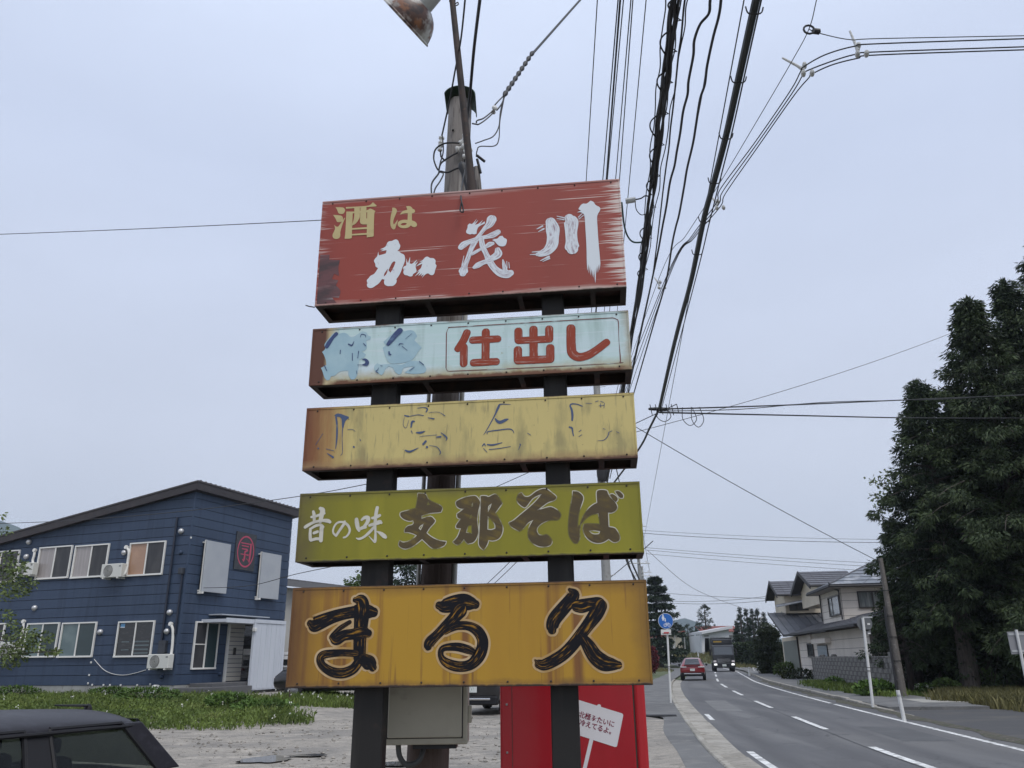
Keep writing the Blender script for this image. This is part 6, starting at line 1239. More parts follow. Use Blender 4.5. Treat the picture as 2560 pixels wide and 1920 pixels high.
# ------------------------------------------------------------------ road signs and small posts
m_sgray = mat('galvanised_post', (0.42, 0.43, 0.43), 0.5, 0.2, var=[(6, (0.34, 0.34, 0.33), 0.5, 0.7, (2, 2, 0.4))])
m_swhite = mat('white_post_paint', (0.62, 0.62, 0.60), 0.5, var=[(7, (0.45, 0.44, 0.41), 0.55, 0.72, (2, 2, 0.5))])
m_sback = mat('grey_sign_back', (0.13, 0.135, 0.14), 0.5, 0.3)
m_sblue = mat('road_sign_blue', (0.012, 0.115, 0.42), 0.4)
sb = at_z(*K8(225, 1188), 0.06)
rs = thing('path_sign', 'round blue shared path sign with a walker and bicycle on a white post', 'road sign', tuple(sb))
pt = at_y(*K8(187, 540), sb.y); pc = at_y(*K8(187, 590), sb.y); rad = 55 * 0.34353 / FPX * (pc - CAM).dot(FW)
up_ = Vector((0, 0, 1)); top_ = Vector((pc.x + 0.05, sb.y + 0.05, pt.z - 0.1))
MB().tube([sb, sb.lerp(top_, 0.42), top_], 0.038, 12).build('post', m_swhite, rs, world=True, smooth=True)
for f in (0.375, 0.395, 0.412): c = sb.lerp(top_, f); MB().tube([c, c + Vector((0, 0, 0.022))], 0.0395, 12).build('black_band', m_gap, rs, world=True)
nv = Vector((0, -1, 0))
MB().lathe(pc, nv, [(0.001, 0), (rad, 0), (rad, 0.014), (0.001, 0.014)], 40).build('rim_disc', m_swhite, rs, world=True)
MB().lathe(pc + nv * 0.015, nv, [(0.001, 0), (rad * 0.95, 0), (rad * 0.95, 0.003), (0.001, 0.003)], 40).build('disc', m_sblue, rs, world=True)
def flat(mb, pts, y):                                       # pts in unit disc coordinates
    P = [Vector((pc.x + u * rad, y, pc.z + v * rad)) for u, v in pts]; b0 = len(mb.v); mb.v += [tuple(p) for p in P]
    for t in tessellate_polygon([P]): mb.f.append((b0 + t[0], b0 + t[1], b0 + t[2])); mb.mi.append(0)
yy0 = pc.y - 0.0195
def circ(cx, cy, r, n=14): return [(cx + r * cos(2 * pi * k / n), cy + r * sin(2 * pi * k / n)) for k in range(n)]
m_spic = mat('sign_white', (0.66, 0.68, 0.70), 0.4)
mb = MB(); flat(mb, circ(-0.33, 0.74, 0.10), yy0); flat(mb, [(-0.46, 0.62), (-0.20, 0.62), (-0.14, 0.28), (-0.20, 0.26), (-0.22, 0.05), (-0.30, 0.05), (-0.32, 0.25), (-0.36, 0.05), (-0.45, 0.05), (-0.44, 0.28), (-0.52, 0.30)], yy0); mb.build('walker_figure', m_spic, rs, world=True)
mb = MB(); flat(mb, circ(-0.06, 0.30, 0.07), yy0); flat(mb, [(-0.13, 0.22), (0.01, 0.22), (0.03, 0.02), (-0.02, 0.0), (-0.03, -0.08), (-0.12, -0.08), (-0.14, 0.05)], yy0); mb.build('child_figure', m_spic, rs, world=True)
mb = MB()
def ringp(cx, cy, r, w=0.035, n=18):
    P = [(r - w, r + w)]; b0 = len(mb.v)
    for k in range(n):
        a = 2 * pi * k / n
        for q in (r - w, r + w): mb.v.append((pc.x + (cx + q * cos(a)) * rad, yy0, pc.z + (cy + q * sin(a)) * rad))
    for k in range(n): a = b0 + 2 * k; c_ = b0 + 2 * ((k + 1) % n); mb.f.append((a, a + 1, c_ + 1, c_)); mb.mi.append(0)
ringp(-0.12, -0.52, 0.17); ringp(0.38, -0.50, 0.17)
def barp(x0, y0, x1, y1, w=0.05):
    d = Vector((x1 - x0, y1 - y0)).normalized(); n_ = Vector((-d.y, d.x)) * w / 2; flat(mb, [(x0 + n_.x, y0 + n_.y), (x1 + n_.x, y1 + n_.y), (x1 - n_.x, y1 - n_.y), (x0 - n_.x, y0 - n_.y)], yy0 - 0.0006)
for b_ in ((-0.12, -0.52, 0.02, -0.28), (0.02, -0.28, 0.30, -0.28), (0.30, -0.28, 0.38, -0.50), (0.02, -0.28, 0.13, -0.52), (0.13, -0.52, 0.30, -0.28), (-0.05, -0.22, 0.08, -0.22), (0.27, -0.20, 0.36, -0.18)): barp(*b_)
mb.build('bicycle_figure', m_spic, rs, world=True)
a, b_ = at_y(*K8(150, 652), sb.y), at_y(*K8(226, 690), sb.y)
MB().box(a.x, b_.x, sb.y - 0.045, sb.y - 0.035, b_.z, a.z).build('plate', m_swhite, rs, world=True)
mt = jtext('自転車通行可', Vector((a.x + 0.04, sb.y - 0.047, a.z - 0.17)), 0.0, (b_.x - a.x) / 6.6, mat('black_print', (0.02, 0.02, 0.022), 0.5), rs, 'plate_text', 0)
MB().box(a.x + 0.10, b_.x - 0.08, sb.y - 0.0475, sb.y - 0.046, b_.z + 0.05, b_.z + 0.10).build('red_arrow', mat('red_print', (0.42, 0.03, 0.03), 0.5), rs, world=True)

# round sign seen from behind, opposite pavement
s2 = at_z(*K3(985, 1262), 0.05); t2 = at_y(*K3(900, 535), s2.y); c2 = at_y(*K3(922, 580), s2.y)
r2 = 62 * 0.30741 / FPX * (c2 - CAM).dot(FW)
bs = thing('round_sign_back', 'round traffic sign seen from behind on a pale post beside the block wall', 'road sign', tuple(s2))
MB().tube([s2, Vector((t2.x, s2.y, t2.z))], 0.045, 12).build('post', m_swhite, bs, world=True, smooth=True)
MB().lathe(Vector((c2.x, s2.y + 0.06, c2.z)), (0, 1, 0), [(0.001, 0), (r2, 0), (r2, 0.012), (0.001, 0.012)], 36).build('disc', m_sback, bs, world=True)
a, b_ = at_y(*K3(905, 525), s2.y), at_y(*K3(985, 536), s2.y)
MB().box(a.x, b_.x, s2.y + 0.046, s2.y + 0.058, b_.z, a.z).build('clamp_bar', m_sgray, bs, world=True)
a, b_ = at_y(*K3(928, 630), s2.y), at_y(*K3(975, 668), s2.y); MB().box(a.x, b_.x, s2.y + 0.06, s2.y + 0.07, b_.z, a.z).build('lower_plate', m_sback, bs, world=True)
for (xa, ya, xb, yb) in ((942, 578, 967, 592), (947, 657, 970, 667)):
    a, b_ = at_y(*K3(xa, ya), s2.y), at_y(*K3(xb, yb), s2.y); MB().box(a.x, b_.x, s2.y + 0.054, s2.y + 0.058, b_.z, a.z).build('sticker', m_swhite, bs, world=True)
for f in (0.385, 0.40, 0.43): c = s2.lerp(Vector((t2.x, s2.y, t2.z)), f); MB().tube([c, c + Vector((0, 0, 0.02))], 0.047, 12).build('black_band', m_gap, bs, world=True)
# rectangular sign back at the right edge
s3t = at_y(*K3(2148, 632), 27.0); s3m = at_y(*K3(2212, 950), 27.0); d3 = s3m - s3t; s3b = s3t + d3 * ((s3t.z - 0.1) / -d3.z)
es = thing('rectangular_sign_back', 'grey rectangular road sign seen from behind at the right edge', 'road sign', tuple(s3b))
MB().tube([s3b, s3t], 0.045, 12).build('post', m_swhite, es, world=True, smooth=True)
a, b_ = at_y(*K3(2075, 648), 27.05), at_y(*K3(2260, 830), 27.05); MB().box(a.x, b_.x, 27.06, 27.08, b_.z, a.z).build('panel', mat('grey_panel_back', (0.24, 0.24, 0.25), 0.5, 0.2), es, world=True)
for f in (0.12, 0.86): z = a.z + (b_.z - a.z) * f; MB().box(a.x + 0.02, b_.x - 0.02, 27.045, 27.058, z - 0.03, z + 0.03).build('stiffener', m_sgray, es, world=True)
# reflective marker posts
DLAB = {0: 'slim white marker post standing beside the leaning concrete pole', 1: 'white marker post on the far kerb right of the truck', 2: 'white marker post nearest the bent kerb rail', 3: 'leaning white marker post by the clipped hedge corner', 4: 'small white marker post left of the red car far up the road', 5: 'small white marker post between the car and the beige building'}
for i, (bx_, by_, tx_, ty_, conv, zz) in enumerate(((1240, 1365, 1185, 1125, K3, 0.03), (683, 880, 678, 840, K8, 0.15), (797, 980, 794, 925, K8, 0.1), (803, 920, 800, 875, K8, 0.1), (235, 840, 231, 815, K8, None), (425, 858, 422, 822, K8, None))):
    if zz is None: b0_ = at_y(*conv(bx_, by_), 138.0); b0_.z = zf(b0_.x, b0_.y); 
    else: b0_ = at_z(*conv(bx_, by_), zz)
    tp = at_y(*conv(tx_, ty_), b0_.y)
    dl = thing('marker_post', DLAB[i], 'post', tuple(b0_), group='roadside marker posts')
    rr_ = 0.05 if b0_.y < 60 else 0.10
    MB().tube([b0_ - Vector((0, 0, 0.1)), tp], rr_, 10).build('shaft', m_swhite, dl, world=True, smooth=True)
    m1 = b0_.lerp(tp, 0.78); m2 = b0_.lerp(tp, 0.86); MB().tube([m1, m2], rr_ * 1.06, 10).build('reflector_band', m_sgray, dl, world=True, smooth=True)
# bent white kerb rail
q = [at_z(*K8(x, y), 0.15) for x, y in ((830, 950), (845, 968), (858, 960))]
rl = thing('bent_rail', 'low bent white rail on the far kerb', 'rail', tuple(q[0]))
P = [at_y(*K8(x, y), q[0].y) for x, y in ((822, 930), (835, 962), (850, 966), (858, 950), (855, 890))]
MB().tube(catmull(P, 5), 0.07, 8).build('rail_tube', m_swhite, rl, world=True, smooth=True)
# ------------------------------------------------------------------ vegetation
rnd = random.Random(11)
def leaf_mat(name, base, dark, light, sc=0.8, rough=0.65, isl=0.28):
    return mat(name, base, rough, island=isl, spec=0.25, var=[(sc, dark, 0.42, 0.62), (sc * 2.1, light, 0.54, 0.72, None, 0.7)])
m_bark = mat('cedar_bark', (0.075, 0.062, 0.052), 0.95, var=[(4, (0.04, 0.034, 0.03), 0.45, 0.62, (3, 3, 0.3)), (9, (0.12, 0.105, 0.09), 0.55, 0.7, (3, 3, 0.3))], bump=[(7, 1.0, (4, 4, 0.4), 0.04)])
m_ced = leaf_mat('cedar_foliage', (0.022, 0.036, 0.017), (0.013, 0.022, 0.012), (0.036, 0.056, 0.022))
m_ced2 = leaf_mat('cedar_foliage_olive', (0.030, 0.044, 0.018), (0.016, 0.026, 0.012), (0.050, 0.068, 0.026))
m_far = leaf_mat('far_conifer_foliage', (0.026, 0.042, 0.022), (0.015, 0.026, 0.015), (0.045, 0.066, 0.032), 0.5)
m_dec = leaf_mat('fresh_leaf_foliage', (0.085, 0.13, 0.035), (0.045, 0.075, 0.022), (0.13, 0.18, 0.055), 1.4)
m_dec2 = leaf_mat('maple_foliage', (0.11, 0.145, 0.045), (0.06, 0.09, 0.03), (0.17, 0.19, 0.07), 2.0)
m_hedge = leaf_mat('hedge_foliage', (0.032, 0.050, 0.018), (0.018, 0.030, 0.012), (0.055, 0.078, 0.028), 1.5)
m_thuja = leaf_mat('thuja_foliage', (0.030, 0.042, 0.016), (0.014, 0.022, 0.010), (0.075, 0.080, 0.022), 1.0)
m_redl = leaf_mat('red_leaf_foliage', (0.12, 0.018, 0.024), (0.06, 0.010, 0.014), (0.20, 0.035, 0.045), 3)
m_grass = leaf_mat('grass_blades', (0.12, 0.165, 0.036), (0.07, 0.105, 0.024), (0.20, 0.22, 0.075), 0.6, isl=0.35)
m_dry = leaf_mat('dry_grass_blades', (0.13, 0.12, 0.045), (0.08, 0.075, 0.03), (0.2, 0.18, 0.08), 0.8)
m_weed = leaf_mat('weed_leaves', (0.085, 0.15, 0.03), (0.05, 0.09, 0.02), (0.13, 0.20, 0.05), 2)
m_petal = mat('white_petals', (0.62, 0.62, 0.55), 0.6); m_pink = mat('pink_petals', (0.55, 0.38, 0.42), 0.6)
def rv(r=1.0):
    while True:
        v = Vector((rnd.uniform(-1, 1), rnd.uniform(-1, 1), rnd.uniform(-1, 1)))
        if 0.02 < v.length < 1: return v * r
def leaf(mb, p, d, w, l, nrm):
    """one leaf-sized diamond from p along d"""
    s = d.cross(nrm)
    if s.length < 1e-5: s = d.orthogonal()
    s = s.normalized() * w * 0.5; n = len(mb.v)
    mb.v += [tuple(p), tuple(p + d * (l * 0.45) + s), tuple(p + d * l), tuple(p + d * (l * 0.45) - s)]; mb.f.append((n, n + 1, n + 2, n + 3)); mb.mi.append(0)
import numpy as np
NR = np.random.default_rng(5)
def ball(n):
    v = NR.normal(size=(n, 3)); v /= np.linalg.norm(v, axis=1)[:, None] + 1e-9; return v * NR.random((n, 1)) ** 0.4
def tuft(mb, c, rad, n, l, w, out=None, droop=0.2, flat=0.6):
    v = ball(n); p = np.array(c) + v * np.array([rad, rad, rad * flat]); d = ball(n) * 0.7 + v * 0.6
    if out is not None: d = d + np.array(out)
    d[:, 2] -= droop; d /= np.linalg.norm(d, axis=1)[:, None] + 1e-9
    s = np.cross(d, ball(n)); s /= np.linalg.norm(s, axis=1)[:, None] + 1e-9; s *= (w * 0.5 * NR.uniform(0.7, 1.3, (n, 1))); L = l * NR.uniform(0.7, 1.3, (n, 1))
    q = np.stack([p, p + d * L * 0.45 + s, p + d * L, p + d * L * 0.45 - s], 1).reshape(-1, 3); n0 = len(mb.v)
    mb.v.extend(map(tuple, q.tolist())); mb.f.extend((n0 + 4 * i, n0 + 4 * i + 1, n0 + 4 * i + 2, n0 + 4 * i + 3) for i in range(n)); mb.mi.extend([0] * n)
def shadow_core(mb, c, rx, rz, n=10):
    pass
def conifer(name, label, base, H, prof, m, n_tufts, per, tr=0.6, tl=0.32, tw=0.12, group=None, trunk_r=0.3, lean=(0, 0), droop=0.25, crown0=0.12, limbs=14, tiers=None, flat=0.55, inner=0.75, cat='tree'):
    """prof(t): crown radius at height fraction t; crown built of leaf tufts carried on limbs"""
    base = Vector(base); t_ = thing(name, label, cat, tuple(base), group=group)
    top = Vector((lean[0], lean[1], H)); P = [Vector((0, 0, -0.3)), top * 0.25 + Vector((0.05, 0, 0)), top * 0.6, top * 0.97]
    MB().tube(catmull(P, 4), [trunk_r * (1 - 0.93 * i / 12) for i in range(13)], 10).build('trunk', m_bark, t_, smooth=True)
    br = MB(); cr_ = MB()
    for k in range(n_tufts):
        if tiers:
            ti = rnd.randrange(tiers); t = crown0 + (1 - crown0) * (ti + 0.5 + rnd.uniform(-0.16, 0.16)) / tiers
        else: t = crown0 + (1 - crown0) * (1 - sqrt(rnd.random())) if rnd.random() < 0.55 else crown0 + (1 - crown0) * rnd.random()
        R = prof(t); a = rnd.uniform(0, 2 * pi); q = rnd.random(); r = R * (1 - inner * q * q) * rnd.uniform(0.86, 1.08)
        out = Vector((cos(a), sin(a), 0)); zz = H * t - (0.10 * r if tiers else 0.0); c = top * t + out * r; c.z = zz + rnd.uniform(-0.2, 0.2)
        s_ = rnd.uniform(0.65, 1.25); tuft(cr_, c, tr * s_, per, tl, tw, out * 0.55, droop, flat)
        if k < limbs:
            o0 = top * max(0.04, t - 0.05); br.tube([o0, o0.lerp(c, 0.55) + Vector((0, 0, 0.12)), c], [trunk_r * 0.22, trunk_r * 0.13, 0.02], 5)
    if br.f: br.build('limbs', m_bark, t_)
    cr_.build('crown', m, t_, recalc=False)
    return t_
def cedar(name, label, base, H, prof, m, mt, nb, per, k=1.0, group=None, tr=0.4, crown0=0.1, lean=(0, 0), leaf_=(0.215, 0.058)):
    """boughs leave the trunk, lift, then droop at the tip; each carries flat hanging sprays, the outermost lighter"""
    base = Vector(base); t_ = thing(name, label, 'tree', tuple(base), group=group); top = Vector((lean[0], lean[1], H))
    MB().tube(catmull([Vector((0, 0, -0.3)), top * 0.25 + Vector((0.05, 0, 0)), top * 0.6, top * 0.99], 4), [tr * (1 - 0.95 * i / 12) for i in range(13)], 10).build('trunk', m_bark, t_, smooth=True)
    cr_ = MB(); tp_ = MB(); lb = MB()
    for b in range(nb):
        t = crown0 + (1 - crown0) * ((b + rnd.random()) / nb) ** 0.92; a = b * 2.399 + rnd.uniform(-0.5, 0.5); R = max(0.15, prof(t) * rnd.choice((rnd.uniform(0.6, 0.9), rnd.uniform(0.9, 1.15)))); out = Vector((cos(a), sin(a), 0)); s0 = top * t
        P = [s0 + out * (R * f) + Vector((0, 0, R * (0.30 * f - 0.46 * f * f))) for f in (0.0, 0.3, 0.6, 0.85, 1.0)]
        if R > 0.8: lb.tube(P, [0.05 + 0.012 * R, 0.045, 0.03, 0.02, 0.008], 4)
        n = max(2, int(R / 0.55)) if R < 3 else 6
        for j in range(n):
            f = 0.30 + 0.72 * (j + rnd.uniform(0.2, 0.8)) / n; side = out.cross(Vector((0, 0, 1))) * (R * rnd.uniform(-0.22, 0.22) * f); c = s0 + out * (R * f) + side + Vector((0, 0, R * (0.30 * f - 0.46 * f * f) - 0.1)); r = k * (0.58 - 0.22 * f) * rnd.uniform(0.8, 1.25)
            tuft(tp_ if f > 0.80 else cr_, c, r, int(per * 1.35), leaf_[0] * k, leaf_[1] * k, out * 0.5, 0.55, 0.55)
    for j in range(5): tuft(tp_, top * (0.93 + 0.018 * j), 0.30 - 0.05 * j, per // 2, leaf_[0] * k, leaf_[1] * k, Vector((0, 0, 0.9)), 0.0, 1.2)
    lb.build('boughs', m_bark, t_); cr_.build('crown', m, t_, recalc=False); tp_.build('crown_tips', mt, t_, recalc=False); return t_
def lerp_prof(pts):
    def f(t):
        for (a, ra), (b, rb) in zip(pts, pts[1:]):
            if t <= b: return ra + (rb - ra) * (t - a) / max(1e-6, b - a)
        return pts[-1][1]
    return f
# --- dark cedars on the right
b1 = at_z(*K3(1790, 1150), 0.1); b2 = at_z(2594, 1737, 0.1)
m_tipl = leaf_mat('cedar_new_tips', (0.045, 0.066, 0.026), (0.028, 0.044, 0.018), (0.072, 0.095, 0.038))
GC = 'dark cedars beside the house'
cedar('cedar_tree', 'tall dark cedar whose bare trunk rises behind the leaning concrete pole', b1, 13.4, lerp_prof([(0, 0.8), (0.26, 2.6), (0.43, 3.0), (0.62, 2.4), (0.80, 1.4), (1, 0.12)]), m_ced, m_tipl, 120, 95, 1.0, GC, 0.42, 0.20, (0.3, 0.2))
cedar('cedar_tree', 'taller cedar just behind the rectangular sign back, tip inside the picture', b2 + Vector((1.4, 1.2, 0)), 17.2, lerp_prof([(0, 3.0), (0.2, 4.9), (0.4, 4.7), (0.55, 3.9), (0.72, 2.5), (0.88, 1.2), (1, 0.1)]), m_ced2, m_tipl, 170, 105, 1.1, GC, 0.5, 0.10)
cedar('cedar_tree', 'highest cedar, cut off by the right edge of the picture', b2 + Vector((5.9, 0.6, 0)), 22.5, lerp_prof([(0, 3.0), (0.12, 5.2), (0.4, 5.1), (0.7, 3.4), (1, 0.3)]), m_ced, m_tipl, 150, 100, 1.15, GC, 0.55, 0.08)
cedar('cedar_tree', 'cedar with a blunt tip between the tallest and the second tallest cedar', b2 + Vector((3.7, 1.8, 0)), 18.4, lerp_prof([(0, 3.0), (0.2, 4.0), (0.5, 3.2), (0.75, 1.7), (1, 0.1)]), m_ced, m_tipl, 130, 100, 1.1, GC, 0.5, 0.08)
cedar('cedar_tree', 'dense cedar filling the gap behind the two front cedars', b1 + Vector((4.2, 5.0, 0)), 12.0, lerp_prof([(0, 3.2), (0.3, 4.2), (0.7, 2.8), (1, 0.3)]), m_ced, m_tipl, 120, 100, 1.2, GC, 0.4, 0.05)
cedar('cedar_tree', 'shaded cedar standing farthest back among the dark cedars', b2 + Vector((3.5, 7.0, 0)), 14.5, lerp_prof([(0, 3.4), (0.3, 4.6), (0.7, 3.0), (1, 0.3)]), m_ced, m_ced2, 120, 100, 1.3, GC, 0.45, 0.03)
b4 = at_z(*K3(1290, 1130), 0.12) + Vector((1.5, 2.2, 0))
cedar('garden_pine', 'bushy dark pine right against the leaning concrete pole', b4, 7.8, lerp_prof([(0, 1.0), (0.25, 1.5), (0.55, 1.6), (0.85, 0.9), (1, 0.2)]), m_ced2, m_tipl, 80, 85, 0.75, None, 0.22, 0.14)
cedar('garden_pine', 'low spreading pine behind the bamboo fence', b1 + Vector((-1.2, 2.6, 0)), 4.6, lerp_prof([(0, 1.2), (0.4, 2.0), (0.8, 1.3), (1, 0.3)]), m_ced2, m_tipl, 50, 85, 0.75, None, 0.2, 0.25)
# pale sparse branch poking out left of the cedars
sp = thing('sparse_tree', 'thin leaning broadleaf tree with pale new leaves left of the cedars', 'tree', tuple(b4 + Vector((0.2, -1.6, 0))))
o0 = b4 + Vector((0.2, -1.6, 0)); br = MB(); lv = MB()
tips = [at_y(*D(x, y), o0.y) for x, y in ((1884, 1040), (1905, 1046), (1890, 1075), (1915, 1085), (1898, 1105), (1935, 1060), (1918, 1028))]
br.tube(catmull([o0, o0 + Vector((0.1, 0, 4.0)), tips[5] + Vector((0.8, 0.3, -0.8))], 5), [0.09 - 0.006 * i for i in range(11)], 6)
for tp in tips:
    st = tips[5] + Vector((0.8, 0.3, -0.8)); br.tube([st, st.lerp(tp, 0.5) + Vector((0, 0, 0.2)), tp], [0.03, 0.02, 0.008], 5)
    for f in (0.45, 0.7, 0.9, 1.0): tuft(lv, st.lerp(tp, f) + Vector((0, 0, 0.1)), 0.30, 22, 0.16, 0.11, None, 0.1, 0.7)
br.build('trunk', m_bark, sp, world=True); lv.build('crown', leaf_mat('pale_leaves', (0.16, 0.20, 0.10), (0.10, 0.14, 0.06), (0.24, 0.27, 0.15), 3), sp, recalc=False, world=True)
# --- shrubs of the garden under the cedars
def shrub(name, label, base, rx, ry, h, m, n, l=0.16, w=0.09, flowers=None, group=None, nf=0, cat='shrub'):
    base = Vector(base); t_ = thing(name, label, cat, tuple(base), group=group); mb = MB(); st = MB(); fl = MB()
    for k in range(7):
        a = rnd.uniform(0, 2 * pi); st.tube([Vector((0, 0, -0.05)), Vector((cos(a) * rx * 0.3, sin(a) * ry * 0.3, h * 0.45)), Vector((cos(a) * rx * 0.7, sin(a) * ry * 0.7, h * 0.8))], [0.025, 0.015, 0.006], 4)
    for k in range(n):
        v = rv(); v = v.normalized() * (v.length ** 0.4); p = Vector((v.x * rx, v.y * ry, h * 0.5 + v.z * h * 0.5)); lump = 1 + 0.18 * sin(p.x * 7 / max(rx, 0.3)) * sin(p.y * 6 / max(ry, 0.3) + p.z * 5); p.x *= lump; p.y *= lump
        d = v * 0.8 + rv() * 0.8; d.z += 0.1; leaf(mb, p, d.normalized(), w * rnd.uniform(0.7, 1.3), l * rnd.uniform(0.7, 1.3), rv().normalized())
        if nf and k < nf:
            q = v.normalized(); c = Vector((q.x * rx, q.y * ry, h * 0.5 + abs(q.z) * h * 0.52))
            for _ in range(10): leaf(fl, c + rv(0.07), rv().normalized(), 0.045, 0.05, rv().normalized())
    st.build('stems', m_bark, t_); mb.build('foliage', m, t_, recalc=False)
    if nf: fl.build('blossoms', flowers, t_, recalc=False)
    return t_
g3 = lambda x, y, z=0.1: at_z(*K3(x, y), z)
shrub('garden_shrub', 'fresh light green shrub between the pole and the bare cedar trunk', g3(1420, 1090) + Vector((0, 3.0, 0)), 1.1, 0.9, 2.6, m_dec, 1100, 0.20, 0.11)
shrub('garden_shrub', 'yellow green shrub with white blossoms behind the bamboo fence', g3(1580, 1090) + Vector((0, 3.6, 0)), 0.9, 0.8, 2.2, m_dec, 900, 0.18, 0.11, m_petal, nf=14)
shrub('garden_shrub', 'dark shrub with pink blossoms between the two cedar trunks', g3(2030, 1090) + Vector((0.3, 2.0, 0)), 1.2, 0.9, 2.4, m_hedge, 1000, 0.18, 0.1, m_pink, nf=22)
shrub('garden_shrub', 'light green broadleaf shrub at the foot of the edge cedar', g3(1960, 1150) + Vector((0.2, 1.0, 0)), 0.6, 0.5, 0.8, m_dec, 500, 0.2, 0.13)
shrub('garden_shrub', 'small round clipped shrub in front of the bamboo fence', g3(1590, 1150), 0.5, 0.45, 0.55, m_dec, 600, 0.12, 0.08)
shrub('garden_shrub', 'low white flowering cushion beside the bare cedar trunk', g3(1500, 1150) + Vector((0, 0.6, 0)), 0.55, 0.3, 0.35, m_weed, 350, 0.12, 0.08, m_petal, nf=18)
shrub('garden_shrub', 'dark clipped shrub under the garden pine', g3(1350, 1120) + Vector((0.2, 1.2, 0)), 0.9, 0.8, 1.3, m_hedge, 900, 0.14, 0.08)
shrub('garden_shrub', 'dark bush below the far cedar crown', b1 + Vector((1.6, 2.2, 0)), 1.5, 1.0, 2.2, m_hedge, 1200, 0.2, 0.1)
shrub('garden_shrub', 'tall dark bush behind the edge sign post', b2 + Vector((-0.6, 2.0, 0)), 1.6, 1.0, 3.0, m_hedge, 1300, 0.22, 0.11)
shrub('weed_clump', 'big leaved weeds growing at the foot of the block wall pier', g3(1000, 1165, 0.12), 0.75, 0.4, 0.5, m_weed, 420, 0.2, 0.14)
shrub('weed_clump', 'leafy weeds halfway along the block wall', g3(680, 1085, 0.12), 0.5, 0.3, 0.35, m_weed, 260, 0.16, 0.11)
shrub('low_juniper', 'low spreading evergreen at the corner of the cream house', g3(365, 1030, 0.12) + Vector((0.2, 0, 0)), 1.2, 0.7, 0.55, m_thuja, 600, 0.22, 0.1)
shrub('hydrangea', 'pale flowering bush beside the garage shutter', g3(285, 1010, 0.12), 0.9, 0.6, 0.95, m_dec, 500, 0.25, 0.15, mat('cream_petals', (0.5, 0.45, 0.33), 0.7), nf=24)
# tall thuja and bush beside the far end of the house
t_ = g3(165, 988, 0.1)
conifer('thuja_tree', 'broad columnar evergreen with olive tips beside the cream house', t_, 4.3, lerp_prof([(0, 0.7), (0.15, 1.0), (0.6, 1.1), (0.88, 0.7), (1, 0.2)]), m_thuja, 170, 70, 0.45, 0.24, 0.09, None, 0.2, crown0=0.03)
shrub('round_bush', 'dark round bush in front of the columnar evergreen', g3(255, 990, 0.1), 0.8, 0.8, 1.9, m_ced2, 800, 0.2, 0.10)
# --- far conifers
def far_tree(name, label, kx, ky_base, ky_top, Y, wpx, m, prof, nt_, per, tiers=None, group='conifers far up the road', conv=K7b, s=0.19293, crown0=0.05, **kw):
    b = at_y(*conv(kx, ky_base), Y); b.z = zf(b.x, b.y); tp = at_y(*conv(kx, ky_top), Y); H = tp.z - b.z; R = wpx * s / FPX * Y * 1.04
    k = max(0.5, R / 3.2)
    return conifer(name, label, b, H, lambda t: R * prof(t), m, nt_, per, 0.34 * k + 0.12, 0.30 * k + 0.1, 0.10 * k + 0.05, group, 0.25 + 0.02 * H, crown0=crown0, tiers=tiers, limbs=10, **kw)
far_tree('deodar_tree', 'layered deodar with drooping tiers behind the round blue sign', 250, 1150, 205, 118, 345, m_far, lerp_prof([(0, 0.85), (0.2, 0.98), (0.45, 0.72), (0.7, 0.50), (0.9, 0.22), (1, 0.03)]), 420, 46, tiers=10, droop=0.35, flat=0.28, inner=0.85, group=None)
far_tree('tall_cedar', 'lone round topped conifer above the white garage', 862, 960, 580, 178, 108, m_far, lerp_prof([(0, 0.7), (0.2, 1.0), (0.5, 0.95), (0.8, 0.75), (0.95, 0.45), (1, 0.1)]), 150, 36, group=None)
pr_sp = lerp_prof([(0, 1.0), (0.3, 0.95), (0.6, 0.6), (0.85, 0.2), (1, 0.02)])
for kx, kt, w_, lab in ((1345, 625, 95, 'slender spruce nearest the white garage, leftmost of the spires'), (1432, 632, 95, 'second pointed spruce from the white garage'), (1500, 628, 80, 'third pointed spruce from the white garage'), (1572, 625, 90, 'fourth pointed spruce, behind the thin far post'), (1650, 690, 100, 'lowest pointed spruce, next to the tin roof'), (1290, 790, 70, 'short dark conifer at the corner of the garage annex'), (1720, 880, 70, 'short conifer half hidden by the columnar evergreen')):
    far_tree('spruce_tree', lab, kx, 1180, kt, 138 + (kx % 7), w_, m_far, pr_sp, 120, 34)
far_tree('tall_cedar', 'olive broad tree behind the beige building', 690, 1180, 990, 172, 110, m_hedge, lerp_prof([(0, 0.9), (0.4, 1.0), (0.8, 0.7), (1, 0.2)]), 80, 40, group=None)
far_tree('tall_cedar', 'dark tree mass right of the beige building', 640, 1190, 840, 205, 120, m_far, lerp_prof([(0, 0.9), (0.5, 1.0), (0.85, 0.6), (1, 0.1)]), 100, 40, group=None)
far_tree('tall_cedar', 'bluish tree beyond the beige building roof', 500, 1150, 830, 215, 110, m_far, lerp_prof([(0, 0.9), (0.5, 1.0), (0.85, 0.6), (1, 0.1)]), 90, 40, group=None)
far_tree('tall_cedar', 'rounded tree between the garage and the dark tree mass', 745, 1150, 850, 225, 90, m_far, lerp_prof([(0, 0.9), (0.5, 1.0), (0.85, 0.6), (1, 0.1)]), 90, 40, group=None)
